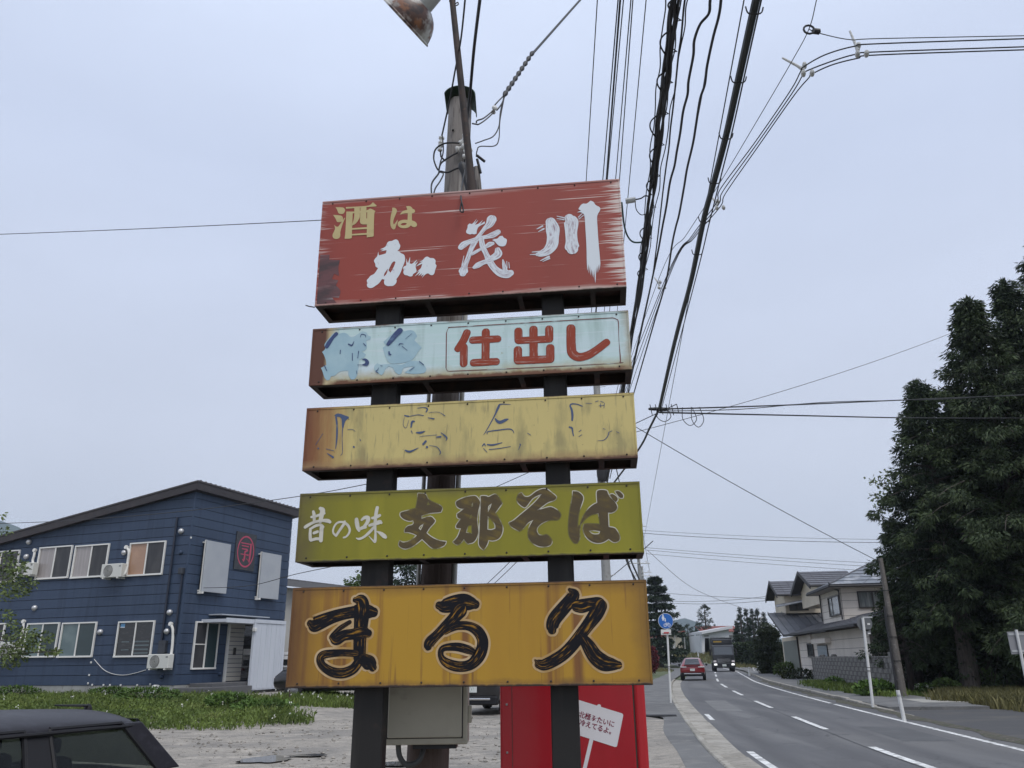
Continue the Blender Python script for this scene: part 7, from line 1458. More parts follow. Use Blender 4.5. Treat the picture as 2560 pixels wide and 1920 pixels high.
# clipped hedge behind the truck
ha = at_y(*K7b(1135, 1245), 124); hb = at_y(*K7b(1575, 1245), 118); zh = at_y(*K7b(1135, 1095), 124).z
hd = thing('clipped_hedge', 'long dark clipped hedge right of the truck', 'hedge', (ha.x, ha.y, zf(ha.x, ha.y)))
mb = MB(); L_ = hb - ha
for k in range(5200):
    f = rnd.random(); p = ha + L_ * f + Vector((rnd.uniform(-0.7, 0.7), rnd.choice((-0.6, -0.6, 0.6)) + rnd.uniform(-0.08, 0.08), 0)); zg_ = zf(p.x, p.y); p.z = zg_ + rnd.random() * (zh - zg_)
    if rnd.random() < 0.3: p.z = zh + rnd.uniform(-0.1, 0.08); p.y = ha.y + L_.y * f + rnd.uniform(-0.6, 0.6)
    leaf(mb, p, rv().normalized(), 0.22, 0.32, rv().normalized())
mb.build('foliage', m_hedge, hd, recalc=False, world=True)
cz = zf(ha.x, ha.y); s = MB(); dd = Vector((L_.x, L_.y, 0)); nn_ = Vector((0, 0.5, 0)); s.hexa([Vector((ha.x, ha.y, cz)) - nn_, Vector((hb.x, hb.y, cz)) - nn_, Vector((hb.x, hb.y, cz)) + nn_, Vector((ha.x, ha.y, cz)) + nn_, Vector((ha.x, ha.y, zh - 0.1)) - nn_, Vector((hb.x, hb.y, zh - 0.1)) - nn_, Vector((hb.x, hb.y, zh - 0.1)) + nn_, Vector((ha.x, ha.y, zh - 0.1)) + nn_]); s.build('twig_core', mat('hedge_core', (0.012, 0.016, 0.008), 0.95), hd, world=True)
rbp = at_y(*K8(118, 930), 84); shrub('red_leaf_bush', 'crimson leaved bush at the edge of the ochre board', Vector((rbp.x - 0.75, 84, 0.08)), 0.95, 0.9, at_y(*K8(118, 775), 84).z - 0.0, m_redl, 1500, 0.26, 0.17, cat='bush')
# trees seen through the gap behind the pole
for px, pt_, w_, m_, lab in ((905, 1428, 70, m_dec, 'fresh green tree seen left of the wooden pole between the boards'), (1010, 1412, 75, m_far, 'dark pine seen against the wooden pole between the boards')):
    b = at_y(px, 1700, 66); b.z = zf(b.x, b.y); H = at_y(px, pt_, 66).z - b.z; R = w_ / FPX * 66
    conifer('tree_behind', lab, b, H, lambda t: R * lerp_prof([(0, 0.6), (0.4, 1.0), (0.8, 0.75), (1, 0.25)])(t), m_, 130, 50, 0.6, 0.3, 0.15, None, 0.25, crown0=0.2)
# distant woods: one mass
fw_ = MB()
for k in range(900):
    a = rnd.uniform(-0.9, 0.75); Y = rnd.uniform(380, 620); X = Y * tan(a) ; hgt = rnd.uniform(7, 14) * (0.6 + 0.4 * sin(X * 0.02) ** 2)
    z = 2.7
    if -0.45 < X / Y < 0.10: hgt *= 0.7
    for j in range(5):
        r = hgt * 0.26 * (1 - j / 5.2); zz = z + hgt * (0.1 + 0.17 * j); b0 = len(fw_.v)
        for q in range(6): an = q * pi / 3 + j; fw_.v.append((X + cos(an) * r * rnd.uniform(0.7, 1.2), Y + sin(an) * r, zz - r * 0.3 * rnd.random()))
        fw_.v.append((X, Y, zz + hgt * 0.3))
        for q in range(6): fw_.f.append((b0 + q, b0 + (q + 1) % 6, b0 + 6)); fw_.mi.append(0)
o = fw_.build('far_woods', m_far, recalc=False); tag(o, 'distant dark wooded belt along the plain', 'woods', kind='stuff')
# blue mountains on the horizon
def mountain(name, pts, Y, depth, m):
    mb = MB(); P = [at_y(x, y, Y) for x, y in pts]; n = len(P); rows = 7; seed = Y
    for j in range(rows):
        t = j / (rows - 1)
        for i, p in enumerate(P):
            f = 1 - t; jit = 0.10 * p.z * (hash1(i * 5.1 + j * 3.3 + seed) - 0.5) * (1 if 0 < j < rows - 1 else 0.15)
            mb.v.append((p.x * (1 - 0.03 * t), p.y - depth * t, max(-5, (p.z) * f ** 1.15 + jit - 4 * t)))
    for j in range(rows - 1):
        for i in range(n - 1): a = j * n + i; mb.f.append((a, a + 1, a + n + 1, a + n)); mb.mi.append(0)
    o = mb.build(name, m, recalc=False, smooth=True); return tag(o, None, kind='structure')
m_mtn = mat('forested_mountain', (0.030, 0.055, 0.045), 1.0, var=[(0.008, (0.045, 0.07, 0.05), 0.45, 0.6), (0.04, (0.02, 0.04, 0.035), 0.5, 0.65)])
mountain('mountain', [(-700, 1330), (-400, 1270), (-200, 1262), (-60, 1285), (10, 1303), (45, 1318), (90, 1345), (160, 1400), (300, 1470), (480, 1520), (700, 1560), (1000, 1590), (1300, 1600)], 1850, 700, m_mtn)
mountain('mountain', [(1200, 1600), (1450, 1590), (1600, 1570), (1680, 1552), (1712, 1545), (1745, 1556), (1800, 1585), (1900, 1600), (2050, 1590), (2300, 1570), (2600, 1560), (3000, 1580), (3400, 1600)], 2050, 700, m_mtn)
# --- maple at the left edge
mo = Vector((-17.4, 23.0, zf(-17.4, 23.0)))
mp_ = thing('maple_tree', 'young maple reaching into the left edge of the picture', 'tree', tuple(mo)); br = MB(); lv = MB()
K10 = lambda x, y, Y: at_y(x * 0.26531, 1280 + y * 0.26531, Y)
br.tube(catmull([mo, mo + Vector((0.1, 0, 1.6)), mo + Vector((0.2, 0, 3.4)), mo + Vector((0.1, 0.1, 5.4))], 5), [0.10 - 0.005 * i for i in range(16)], 8)
cl = [(40, 180, 0.18, 26), (20, 30, 0.15, 18), (60, 420, 0.25, 60), (120, 520, 0.30, 80), (200, 500, 0.22, 50), (60, 600, 0.32, 90), (150, 640, 0.3, 80), (250, 690, 0.25, 60), (320, 660, 0.12, 18), (30, 720, 0.3, 80), (130, 740, 0.28, 70), (220, 760, 0.16, 30), (50, 790, 0.22, 50), (30, 970, 0.22, 45), (95, 965, 0.12, 20), (120, 1050, 0.16, 34), (90, 1150, 0.26, 60), (180, 1160, 0.28, 70), (260, 1150, 0.26, 60), (340, 1180, 0.25, 60), (430, 1180, 0.18, 36), (60, 1250, 0.3, 80), (150, 1270, 0.32, 90), (240, 1270, 0.3, 80), (330, 1260, 0.22, 46), (440, 1310, 0.14, 40), (500, 1310, 0.12, 30), (545, 1312, 0.08, 14), (40, 1360, 0.3, 70), (130, 1370, 0.28, 64), (200, 1370, 0.2, 36), (60, 1430, 0.22, 40), (170, 1420, 0.12, 18)]
for x, y, r, n in cl:
    c = K10(x, y, 23.0 + rnd.uniform(-0.7, 0.7)); s0 = mo + Vector((0.15, 0, max(1.0, c.z - mo.z - 0.5)))
    br.tube([s0, s0.lerp(c, 0.5) + Vector((0, 0, 0.12)), c], [0.022, 0.014, 0.005], 4); tuft(lv, c, r * 1.1, int(n * 0.95), 0.11, 0.062, Vector((0.4, 0, 0)), 0.15, 0.55)
br.build('trunk', m_bark, mp_, world=True); lv.build('crown', m_dec2, mp_, recalc=False, world=True)
# --- grass bank in front of the blue building, with weeds and small white flowers
def KZ(x, y, z=0.1): return at_z(x * 0.35262, 1650 + y * 0.35262, z)
def inside(p, poly):
    c = False; j = len(poly) - 1
    for i in range(len(poly)):
        if (poly[i][1] > p[1]) != (poly[j][1] > p[1]) and p[0] < (poly[j][0] - poly[i][0]) * (p[1] - poly[i][1]) / (poly[j][1] - poly[i][1]) + poly[i][0]: c = not c
        j = i
    return c
near = [KZ(x, y, 0.12) for x, y in ((-400, 505), (400, 500), (965, 492), (1200, 500), (1450, 493), (1700, 478), (1950, 462), (2110, 440), (2165, 424))]
farp = [KZ(x, y, 0.34) for x, y in ((2160, 398), (2040, 345), (1930, 320), (1800, 290), (1500, 262), (1200, 258), (800, 258), (400, 250), (-400, 250))]
bank = [(p.x, p.y) for p in near + farp]
xs_ = [p[0] for p in bank]; ys_ = [p[1] for p in bank]
def grass(name, label, poly, n, hmin, hmax, m, hfun=None, flowers=0, zo=0.05, w=0.035, zfun=None, weeds=0.0):
    zfun = zfun or (lambda x, y: zf(x, y)); mb = MB(); xs = [p[0] for p in poly]; ys = [p[1] for p in poly]; k = 0; tries = 0; fl = MB()
    while k < n and tries < n * 12:
        tries += 1; x, y = rnd.uniform(min(xs), max(xs)), rnd.uniform(min(ys), max(ys))
        if not inside((x + (rnd.random() - 0.5) * 1.0 + 0.35 * sin(y * 2.1 + x), y + (rnd.random() - 0.5) * 1.1 + 0.3 * sin(x * 1.7)), poly): continue
        h = rnd.uniform(hmin, hmax) * (hfun(x, y) if hfun else 1.0)
        if h < 0.03: continue
        k += 1; a = rnd.uniform(0, 2 * pi); b = Vector((x, y, zfun(x, y) + zo - 0.04)); s = Vector((cos(a), sin(a), 0)) * (w * rnd.uniform(0.5, 1.2)); ld = Vector((rnd.uniform(-0.5, 0.5), rnd.uniform(-0.5, 0.5), 0)) * h
        n0 = len(mb.v); mid = b + ld * 0.35 + Vector((0, 0, h * 0.62)); tip = b + ld + Vector((0, 0, h))
        mb.v += [tuple(b - s * 0.5), tuple(b + s * 0.5), tuple(mid + s * 0.4), tuple(tip), tuple(mid - s * 0.4)]; mb.f.append((n0, n0 + 1, n0 + 2, n0 + 3, n0 + 4)); mb.mi.append(0)
        if flowers and rnd.random() < flowers:
            for _ in range(5): leaf(fl, tip + rv(0.03) + Vector((0, 0, 0.06)), rv().normalized(), 0.045, 0.05, rv().normalized())
        if weeds and rnd.random() < weeds:
            for _ in range(7): leaf(mb, b + Vector((rnd.uniform(-0.12, 0.12), rnd.uniform(-0.12, 0.12), h * rnd.uniform(0.2, 0.8))), (rv() + Vector((0, 0, 0.3))).normalized(), 0.05, 0.09, rv().normalized())
    o = mb.build(name, m, recalc=False); tag(o, label, 'grass', kind='stuff')
    if fl.f: q = fl.build('blossoms', m_petal, o, recalc=False); q['kind'] = 'stuff'
    return o
def bank_h(x, y): return 0.46 * (0.45 + 0.9 * max(0, sin(x * 0.9 + 1) * sin(y * 0.7 + x * 0.3)) + 0.35 * hash1(floor(x * 1.4) * 7 + floor(y * 1.4) * 13)) * (0.55 + 0.45 * sstep(18.5, 21, y))
gs = MB()
for i in range(len(bank)): pass
bank2 = []
bcx, bcy = sum(q[0] for q in bank) / len(bank), sum(q[1] for q in bank) / len(bank)
for i in range(len(bank)):
    for f in range(6):
        x = bank[i][0] + (bank[(i + 1) % len(bank)][0] - bank[i][0]) * f / 6; y = bank[i][1] + (bank[(i + 1) % len(bank)][1] - bank[i][1]) * f / 6; dl_ = sqrt((x - bcx) ** 2 + (y - bcy) ** 2); k_ = 1 - (0.45 + 0.5 * hash1(i * 7 + f * 3.3)) / max(1, dl_); bank2.append((bcx + (x - bcx) * k_, bcy + (y - bcy) * k_))
P3 = [Vector((x, y, 0)) for x, y in bank2]; b0 = len(gs.v)
for x, y in bank2: gs.v.append((x, y, zf(x, y) + 0.040))
for t in tessellate_polygon([P3]): gs.f.append(tuple(t)); gs.mi.append(0)
o = gs.build('grass_bank', mat('bank_soil', (0.055, 0.075, 0.025), 0.95, var=[(2, (0.09, 0.08, 0.045), 0.5, 0.65), (9, (0.04, 0.06, 0.02), 0.45, 0.6)]), recalc=True); tag(o, 'green grassy bank between the yard and the blue building', kind='structure')
grass('grass', 'tall weedy grass with white flowers before the blue building', bank, 34000, 0.16, 0.62, m_grass, bank_h, 0.001, 0.06, 0.032, None, 0.14)
strip = [(p.x, p.y) for p in [KZ(x, y, 0.34) for x, y in ((1960, 318), (2212, 318), (2800, 300), (2900, 270), (2600, 262), (2212, 245), (2050, 262), (1940, 290))]]
grass('grass', 'low grass strip behind the left sign post', strip, 6000, 0.10, 0.30, m_grass, None, 0.006, 0.06, 0.05)
WL_ = (('round green bush at the foot of the blue building, left of the car roof', 450, 235, 1.2, 0.8, 0.95), ('bushy light green weed clump in the middle of the grass bank', 1080, 330, 1.1, 0.7, 0.6), ('dark green weed clump at the right end of the grass bank', 1660, 370, 0.7, 0.5, 0.55), ('spreading green weeds at the tip of the grass bank', 1900, 380, 0.9, 0.6, 0.45), ('low leafy weeds at the very left of the grass bank', 160, 290, 1.1, 0.7, 0.55), ('leafy weeds growing between the two green bushes on the bank', 820, 300, 0.9, 0.6, 0.5))
for lab, x, y, rx, ry, h in WL_:
    q = KZ(x, y, 0.2); q.y -= 0.6; q.z = zf(q.x, q.y) + 0.0; shrub('weed_bush', lab, q, rx, ry, h * 0.8, m_weed, 1100, 0.11, 0.065, m_petal, 'weed bushes on the grass bank', 1)
# dry flower stalks in front of the blue wall
for x, y, h in ((360, 175, 1.5), (1310, 215, 1.1), (900, 240, 0.9)):
    q = KZ(x, y, 0.3); st = MB(); stx = thing('dry_stalk', {360: 'tall rusty dock stalk against the blue wall left', 1310: 'thin rusty dock stalk below the tall side window', 900: 'short rusty dock stalk below the slack white cable'}[x], 'weed', (q.x, q.y, zf(q.x, q.y) + 0.03), group='dry dock stalks')
    MB().tube([(0, 0, 0), (0.05, 0, h * 0.6), (0.12, 0, h)], [0.012, 0.01, 0.005], 5).build('stem', mat('dock_stem', (0.11, 0.06, 0.04), 0.9), stx)
    sd_ = MB(); 
    for k in range(170): f = rnd.uniform(0.4, 1.0); leaf(sd_, Vector((0.12 * f + rnd.uniform(-0.07, 0.07), rnd.uniform(-0.07, 0.07), h * f)), rv().normalized(), 0.05, 0.07, rv().normalized())
    sd_.build('seeds', mat('dock_seed', (0.14, 0.065, 0.045), 0.9), stx, recalc=False)
# grass under the block wall and below the cedars
va = [(p.x, p.y) for p in [g3(x, y) for x, y in ((480, 1062), (900, 1110), (1195, 1172), (1120, 1188), (880, 1160), (480, 1090))]]
grass('grass', 'strip of green grass along the foot of the block wall', va, 5000, 0.08, 0.28, m_grass, None, 0, 0.10, 0.05, lambda x, y: 0.06)
vb_ = [(p.x, p.y) for p in [g3(x, y) for x, y in ((1540, 1205), (1560, 1165), (1800, 1140), (2260, 1150), (2300, 1280), (2212, 1285), (1900, 1240))]]
grass('grass', 'yellowing rough grass under the cedars', vb_, 11000, 0.15, 0.45, m_dry, None, 0, 0.05, 0.05)
vc_ = [(p.x, p.y) for p in [g3(x, y) for x, y in ((1200, 1160), (1560, 1165), (1600, 1120), (1200, 1110))]]
grass('grass', 'low garden grass around the bamboo fence', vc_, 3500, 0.06, 0.2, m_grass, None, 0, 0.05, 0.05)
vd_ = [(road_at(S(y), o_).x, road_at(S(y), o_).y) for y, o_ in ((108, 4.5), (126, 4.0), (140, 6), (140, 30), (112, 26))]
grass('grass', 'rough verge grass right of the distant bend', vd_, 7000, 0.15, 0.5, m_dry, None, 0, 0.0, 0.12)
ve_ = [(road_at(S(y) if y < 125 else S(124) + (y - 124) * 1.25, o_).x, road_at(S(y) if y < 125 else S(124) + (y - 124) * 1.25, o_).y) for y, o_ in ((100, -4.8), (125, -4.6), (150, -4), (160, -18), (110, -22))]
grass('grass', 'pale verge grass on the inside of the distant bend', ve_, 7000, 0.12, 0.4, m_dry, None, 0, 0.0, 0.12)
# bamboo lattice fence below the pine
f0 = g3(1262, 1100, 0.1) + Vector((0, 1.2, 0)); f1 = g3(1572, 1092, 0.1) + Vector((0.2, 1.4, 0)); fd = (f1 - f0)
bf = thing('bamboo_fence', 'low weathered bamboo lattice fence under the pines', 'fence', tuple(f0)); m_bam = mat('grey_bamboo', (0.22, 0.20, 0.15), 0.8, rnd=0.15)
for k in range(9): a = f0 + fd * (k / 8); MB().tube([a, a + Vector((0, 0, 1.15 + 0.08 * hash1(k)))], 0.03, 7).build('upright', m_bam, bf, world=True)
for z in (0.15, 0.55, 0.98): MB().tube([f0 + Vector((0, -0.045, z)), f1 + Vector((0, -0.045, z + 0.02))], 0.026, 7).build('rail', m_bam, bf, world=True)
# ------------------------------------------------------------------ utility poles and overhead lines
m_cpole = mat('concrete_pole', (0.30, 0.30, 0.29), 0.85, var=[(2, (0.24, 0.24, 0.23), 0.45, 0.65, (2, 2, 0.4)), (12, (0.2, 0.19, 0.18), 0.58, 0.7)])
m_grit = mat('old_concrete_pole', (0.13, 0.118, 0.105), 0.9, var=[(3, (0.11, 0.10, 0.09), 0.45, 0.62, (3, 3, 0.4)), (10, (0.22, 0.20, 0.185), 0.55, 0.7)])
def upole(label, base, H, r0, r1, m, arms=(), name='utility_pole', group='roadside utility poles', steps=True):
    t_ = thing(name, label, 'utility pole', tuple(base), group=group)
    MB().tube([(0, 0, -0.3), (0, 0, H * 0.5), (0, 0, H)], [r0, (r0 + r1) / 2, r1], 16).build('shaft', m, t_, smooth=True)
    for z, L, ang, ni in arms:
        d = Vector((cos(ang), sin(ang), 0)); a = d * (-L * 0.5); b = d * (L * 0.5)
        MB().tube([a + Vector((0, -r1 - 0.05, z)), b + Vector((0, -r1 - 0.05, z))], 0.045, 6).build('crossarm', m_sgray, t_)
        for k in range(ni):
            p = a.lerp(b, (k + 0.5) / ni) + Vector((0, -r1 - 0.05, z + 0.05)); insulator(p + Vector((0, 0, 0.08)), (0, 0, 1), 2.6, 10).build('insulator', m_porc, t_, smooth=True)
    if steps:
        for k in range(int(H / 0.9)):
            z = 2.5 + k * 0.8
            if z < H - 0.5: MB().tube([(-r1 if k % 2 else r1, 0, z), ((-r1 - 0.2) if k % 2 else r1 + 0.2, 0, z + 0.02)], 0.012, 5).build('step_bolt', m_sgray, t_)
    return t_
c1 = at_y(1531, 1745, 26.0); P1 = Vector((c1.x, 26.0, 0.05))
p1 = upole('grey concrete utility pole standing behind the right sign post', P1, 12.4, 0.17, 0.105, m_cpole, ((11.9, 1.9, 0.05, 4), (11.0, 1.4, 0.05, 3)))
MB().lathe((0.0, -0.32, 7.6), (0, 0, 1), [(0.001, -0.5), (0.15, -0.48), (0.18, -0.3), (0.18, 0.3), (0.10, 0.48), (0.001, 0.5)], 14).build('cable_closure', m_cable, p1, smooth=True)
MB().tube([(0, -0.1, 11.95), (-0.5, -0.15, 11.6), (-1.0, -0.2, 11.55)], 0.03, 6).build('arm_brace', m_sgray, p1)
c2_ = at_y(1612, 1640, 70.0); P2 = Vector((c2_.x, 70, 0.05))
H2 = at_y(1612, 1313, 70).z - 0.05
upole('second concrete utility pole, beyond the edge of the olive board', P2, H2, 0.19, 0.12, m_cpole, ((H2 - 0.1, 1.6, 0.1, 3), (at_y(1612, 1410, 70).z, 1.9, 0.1, 3)), steps=False)
c3_ = at_y(1620, 1650, 96.0); P3_ = Vector((c3_.x, 96, 0.05)); H3 = at_y(1620, 1417, 96).z
upole('third utility pole, in front of the layered deodar', P3_, H3, 0.19, 0.13, m_cpole, ((H3 - 0.7, 2.2, 0.1, 3), (at_y(1620, 1441, 96).z, 2.4, 0.1, 3)), steps=False)
pb = at_z(*K3(1228, 1176), 0.08); tz = at_y(*K3(1038, 66), pb.y).z
rp = upole('old weathered concrete pole leaning beside the block wall', pb, tz, 0.165, 0.085, m_grit, (), steps=False, group=None)
for z in (1.3, 2.2, 3.0, 4.0): MB().lathe((0, 0, z), (0, 0, 1), [(0.15, 0), (0.168, 0), (0.168, 0.03), (0.15, 0.03)], 16).build('band', m_iron, rp)
MB().tube([(-0.22, -0.05, 0.1), (-0.21, -0.05, 2.2), (-0.19, -0.05, 3.4)], 0.045, 8).build('cable_guard', m_cable, rp)
# three far street-side posts
for i, (kx, kb, kt, Y, lab) in enumerate(((463, 1200, 875, 150, 'thin grey post in front of the beige building'), (590, 1215, 950, 140, 'pale lamp post right of the beige building'), (1590, 1000, 750, 105, 'thin pale post between the spruces and the tin roof'))):
    b = at_y(*K7b(kx, kb), Y); b.z = zf(b.x, Y); h = at_y(*K7b(kx, kt), Y).z - b.z; t_ = thing('street_post', lab, 'post', tuple(b))
    MB().tube([(0, 0, -0.2), (0, 0, h)], [0.10, 0.07], 8).build('shaft', m_cpole, t_)
    MB().tube([(0, 0, h - 0.05), (0.35, 0, h + 0.05)], 0.05, 6).build('lamp_head', m_sgray, t_)
WG = 'overhead lines along the road'
def run_to(P, e):
    a = P[-1]; e = Vector(e); d = (a - P[-2]).length; L = (e - a).length; out = list(P); s = d * 1.5
    while s < L * 0.8: out.append(a.lerp(e, s / L)); s *= 1.9
    return out + [e]
def wire(label, pts, r, m=None, group=WG, n=8, cat='cable', name='overhead_cable', sm=6, extra=None):
    P = [Vector(p) for p in pts]; Q = catmull(P, n) if len(P) > 2 else [P[0].lerp(P[1], i / 12) for i in range(13)]
    loc = tuple(Q[0]); mb = MB(); mb.tube(Q, r, sm); o = mb.build(name, m or m_cable, None, smooth=True, world=True, loc=loc); tag(o, label, cat, group); return o
def straight(a, b, sag=0.0, n=10):
    a, b = Vector(a), Vector(b); return [a.lerp(b, i / n) - Vector((0, 0, 4 * sag * (i / n) * (1 - i / n))) for i in range(n + 1)]
K9 = lambda x, y, z: at_z(1480 + x * 0.42204, y * 0.42204, z)
TP = P1 + Vector((0, -0.2, 0))
def top_arm(k, z): return P1 + Vector(((k - 1.5) * 0.45, -0.15, z))
def beyond(p_hi, p_lo, f=0.35): return p_hi + (p_hi - p_lo) * f
# high voltage and low voltage lines to the pole head (seen above the red board)
for lab, xt, xb, tgt, r in (('leftmost thin power line above the right end of the red board', 30, 45, top_arm(0, 12.05), 0.009), ('left line of the tight group above the red board corner', 152, 118, top_arm(1, 12.05), 0.011), ('middle thick line of the tight group above the red board corner', 165, 124, top_arm(1.15, 11.15), 0.017), ('right line of the tight group above the red board corner', 184, 141, top_arm(1.3, 12.05), 0.010), ('left of the paired lines beside the red board', 228, 180, top_arm(2, 12.05), 0.010), ('right of the paired lines beside the red board', 240, 203, top_arm(2.2, 11.15), 0.010), ('single thin line right of the paired lines', 318, 240, top_arm(3, 12.05), 0.009)):
    a = K9(xt, 0, 11.6); b = K9(xb, 1060, 11.8) if False else tgt
    wire(lab, straight(beyond(a, b, 0.8), b, 0.05), r)
ZT = 6.9
def zpath(pts, z=ZT): return [K9(x, y, z) for x, y in pts]
# telecom bundle: many cables lashed together with hanging loops
bund = [(560, -220), (495, 0), (452, 350), (412, 650), (372, 1000), (332, 1300), (290, 1659)]
bt = thing('cable_bundle', 'thick untidy bundle of black telephone cables passing right of the boards', 'cable bundle', tuple(K9(372, 1000, ZT)))
core_p = run_to(zpath(bund), P1 + Vector((0.15, -0.25, 7.1)))
cq = catmull(core_p, 10)
for k in range(7):
    off = [Vector((0.030 * cos(k * 0.9 + i * 0.05 * (1 + 0.3 * k)) + 0.006 * sin(i * 0.7 + k), 0.0, 0.026 * sin(k * 0.9 + i * 0.05) + 0.006 * cos(i * 0.5 + k * 2))) for i in range(len(cq))]
    MB().tube([c + o_ for c, o_ in zip(cq, off)], 0.014 if k < 5 else 0.008, 6).build('cable_strand', m_cable, bt, world=True, smooth=True)
for i, (x, y, w, h) in enumerate(((470, 30, 40, 80), (440, 250, 60, 160), (415, 480, 50, 130), (392, 740, 60, 150), (365, 920, 40, 110), (350, 1100, 36, 90), (322, 1380, 40, 90), (300, 1520, 30, 70), (282, 1620, 24, 60))):
    xr = lambda yy: 495 - 205 * yy / 1659
    P = [K9(xr(y - h * 0.5), y - h * 0.5, ZT), K9(xr(y) - w * 0.8, y - h * 0.2, ZT - 0.03), K9(xr(y) - w, y + h * 0.1, ZT - 0.03), K9(xr(y) - w * 0.6, y + h * 0.4, ZT), K9(xr(y + h * 0.6), y + h * 0.6, ZT)]
    MB().tube(catmull(P, 5), 0.008, 5).build('hanging_loop', m_cable, bt, world=True, smooth=True)
for i in range(9):
    y = 110 + i * 185; c = K9(495 - 205 * y / 1659 + 8, y, ZT); MB().tube([c + Vector((0.0, 0, -0.03)), c + Vector((0.055, 0, -0.02)), c + Vector((0.0, 0, 0.03))], 0.006, 5).build('tie_end', m_cable, bt, world=True)
J0 = P1 + Vector((0.2, -0.3, 7.3))
wire('thin wavy cable just right of the thick telephone bundle', run_to(zpath([(600, -220), (550, 0), (530, 200), (512, 330), (498, 470), (480, 640), (465, 760), (455, 880), (440, 980), (422, 1120), (405, 1270), (390, 1400), (376, 1510), (358, 1640)]), J0), 0.009)
wire('wavy black cable with a clamp, second right of the telephone bundle', run_to(zpath([(720, -160), (700, 0), (692, 80), (640, 145), (606, 240), (600, 330), (572, 480), (566, 560), (540, 660), (522, 790), (502, 900), (488, 985), (462, 1080), (440, 1225), (418, 1340), (395, 1470), (370, 1590), (355, 1659)]), J0 + Vector((0.05, 0, -0.1))), 0.013)
wire('wavy doubled black cable, third right of the telephone bundle', run_to(zpath([(770, -160), (764, 0), (750, 100), (718, 220), (682, 390), (668, 500), (640, 590), (616, 740), (598, 850), (563, 1000), (545, 1110), (516, 1270), (495, 1350), (474, 1450), (440, 1659)]), J0 + Vector((0.1, 0, 0.1))), 0.013)
wire('thin cable twisting round the third wavy cable', run_to(zpath([(775, -160), (760, 20), (742, 130), (722, 210), (676, 420), (652, 560), (622, 720), (604, 820), (560, 1030), (536, 1140), (520, 1250), (478, 1440), (446, 1640)], ZT + 0.03), J0 + Vector((0.12, 0, 0.12))), 0.006)
wire('thin straight line between the wavy cables and the sleeved cable', straight(K9(980, -430, 8.6), P2 + Vector((0, 0, 9.2)), 0.05, 14), 0.008)
for k_, (xo, lab) in enumerate(((-60, 'thin strand sagging just left of the telephone bundle'), (30, 'loose strand lying against the right of the telephone bundle'), (75, 'fine loose strand between the bundle and the first wavy cable'))):
    wire(lab, run_to(zpath([(495 + xo * (1 - y / 2200) - 205 * y / 1659 + 7 * sin(y * 0.02 + k_ * 2) , y) for y in range(-200, 1700, 120)]), J0 + Vector((-0.15 * k_, 0, 0.2))), 0.006)
# heavy sleeved cable with clips, then the branching point
slv = thing('sleeved_cable', 'heavy black sleeved cable with clips running to the pole', 'cable', tuple(K9(720, 1080, ZT)))
sp_ = zpath([(1040, -280), (972, 0), (868, 470), (795, 800), (722, 1080), (662, 1300), (588, 1659)]) + [at_z(1480 + 0.42211 * x, 700 + 0.42211 * y, ZT) for x, y in ((520, 250), (470, 450), (400, 760))]
ex = [at_z(1480 + 0.42211 * x, 700 + 0.42211 * y, ZT) for x, y in ((340, 880), (275, 1005))]
MB().tube(catmull(sp_, 8), 0.036, 8).build('sleeve', mat('green_black_sleeve', (0.022, 0.028, 0.028), 0.5), slv, world=True, smooth=True)
MB().tube(catmull(sp_[-1:] + ex + [P1 + Vector((0.25, -0.3, 6.9))], 6), 0.026, 8).build('cable_tail', m_cable, slv, world=True, smooth=True)
for i, (x, y) in enumerate(((960, 55), (866, 465), (792, 800), (724, 1065), (664, 1295), (622, 1490))):
    c = K9(x, y, ZT); MB().tube(catmull([c + Vector((-0.07, 0, 0.03)), c + Vector((-0.05, 0, -0.045)), c + Vector((0.05, 0, -0.045)), c + Vector((0.08, 0, 0.02))], 4), 0.007, 5).build('clip', m_cable, slv, world=True)
wire('thin line running beside the heavy sleeved cable', zpath([(1055, -200), (1003, 0), (905, 440), (830, 780), (760, 1060), (690, 1340), (612, 1659)], ZT + 0.05) + [at_z(1480 + 0.42211 * 410, 700 + 0.42211 * 770, ZT + 0.05)], 0.008)
jn = at_z(1480 + 0.42211 * 410, 700 + 0.42211 * 768, ZT)
jt_ = thing('cable_joint', 'tangled black cable joint where side lines leave to the right', 'cable joint', tuple(jn))
MB().lathe(jn + Vector((-0.25, 0, 0.02)), (1, 0.1, 0.02), [(0.001, -0.05), (0.03, -0.02), (0.04, 0.10), (0.035, 0.38), (0.015, 0.5), (0.001, 0.52)], 10).build('splice_body', m_cable, jt_, world=True, smooth=True)
for k in range(6): MB().tube([jn + Vector((-0.25 + 0.12 * k, -0.02, 0.12)), jn + Vector((-0.22 + 0.12 * k, -0.05, -0.10 - 0.05 * hash1(k)))], 0.010, 5).build('tie', m_cable, jt_, world=True)
for k, (dx, dz, w_) in enumerate(((0.62, -0.38, 0.14), (0.80, -0.42, 0.12), (0.05, -0.28, 0.14))):
    c = jn + Vector((dx, 0, 0)); MB().tube(catmull([c + Vector((-w_, 0, 0.05)), c + Vector((-w_ * 1.1, 0, dz * 0.6)), c + Vector((0, 0, dz)), c + Vector((w_ * 1.1, 0, dz * 0.6)), c + Vector((w_ * 0.5, 0, 0.05))], 5), 0.009, 5).build('drip_loop', m_cable, jt_, world=True, smooth=True)
def DY(x, y, Y): return at_y(*D(x, y), Y)
wire('twisted side line leaving the joint towards the cedars, upper of two', [DY(1420, 884, 17), DY(1700, 875, 20), DY(2000, 862, 24), DY(2300, 850, 30)], 0.018)
wire('second strand of the upper side line towards the cedars', [DY(1420, 888, 17), DY(1600, 884, 19), DY(1800, 868, 21.5), DY(2050, 862, 25), DY(2300, 846, 30)], 0.011)
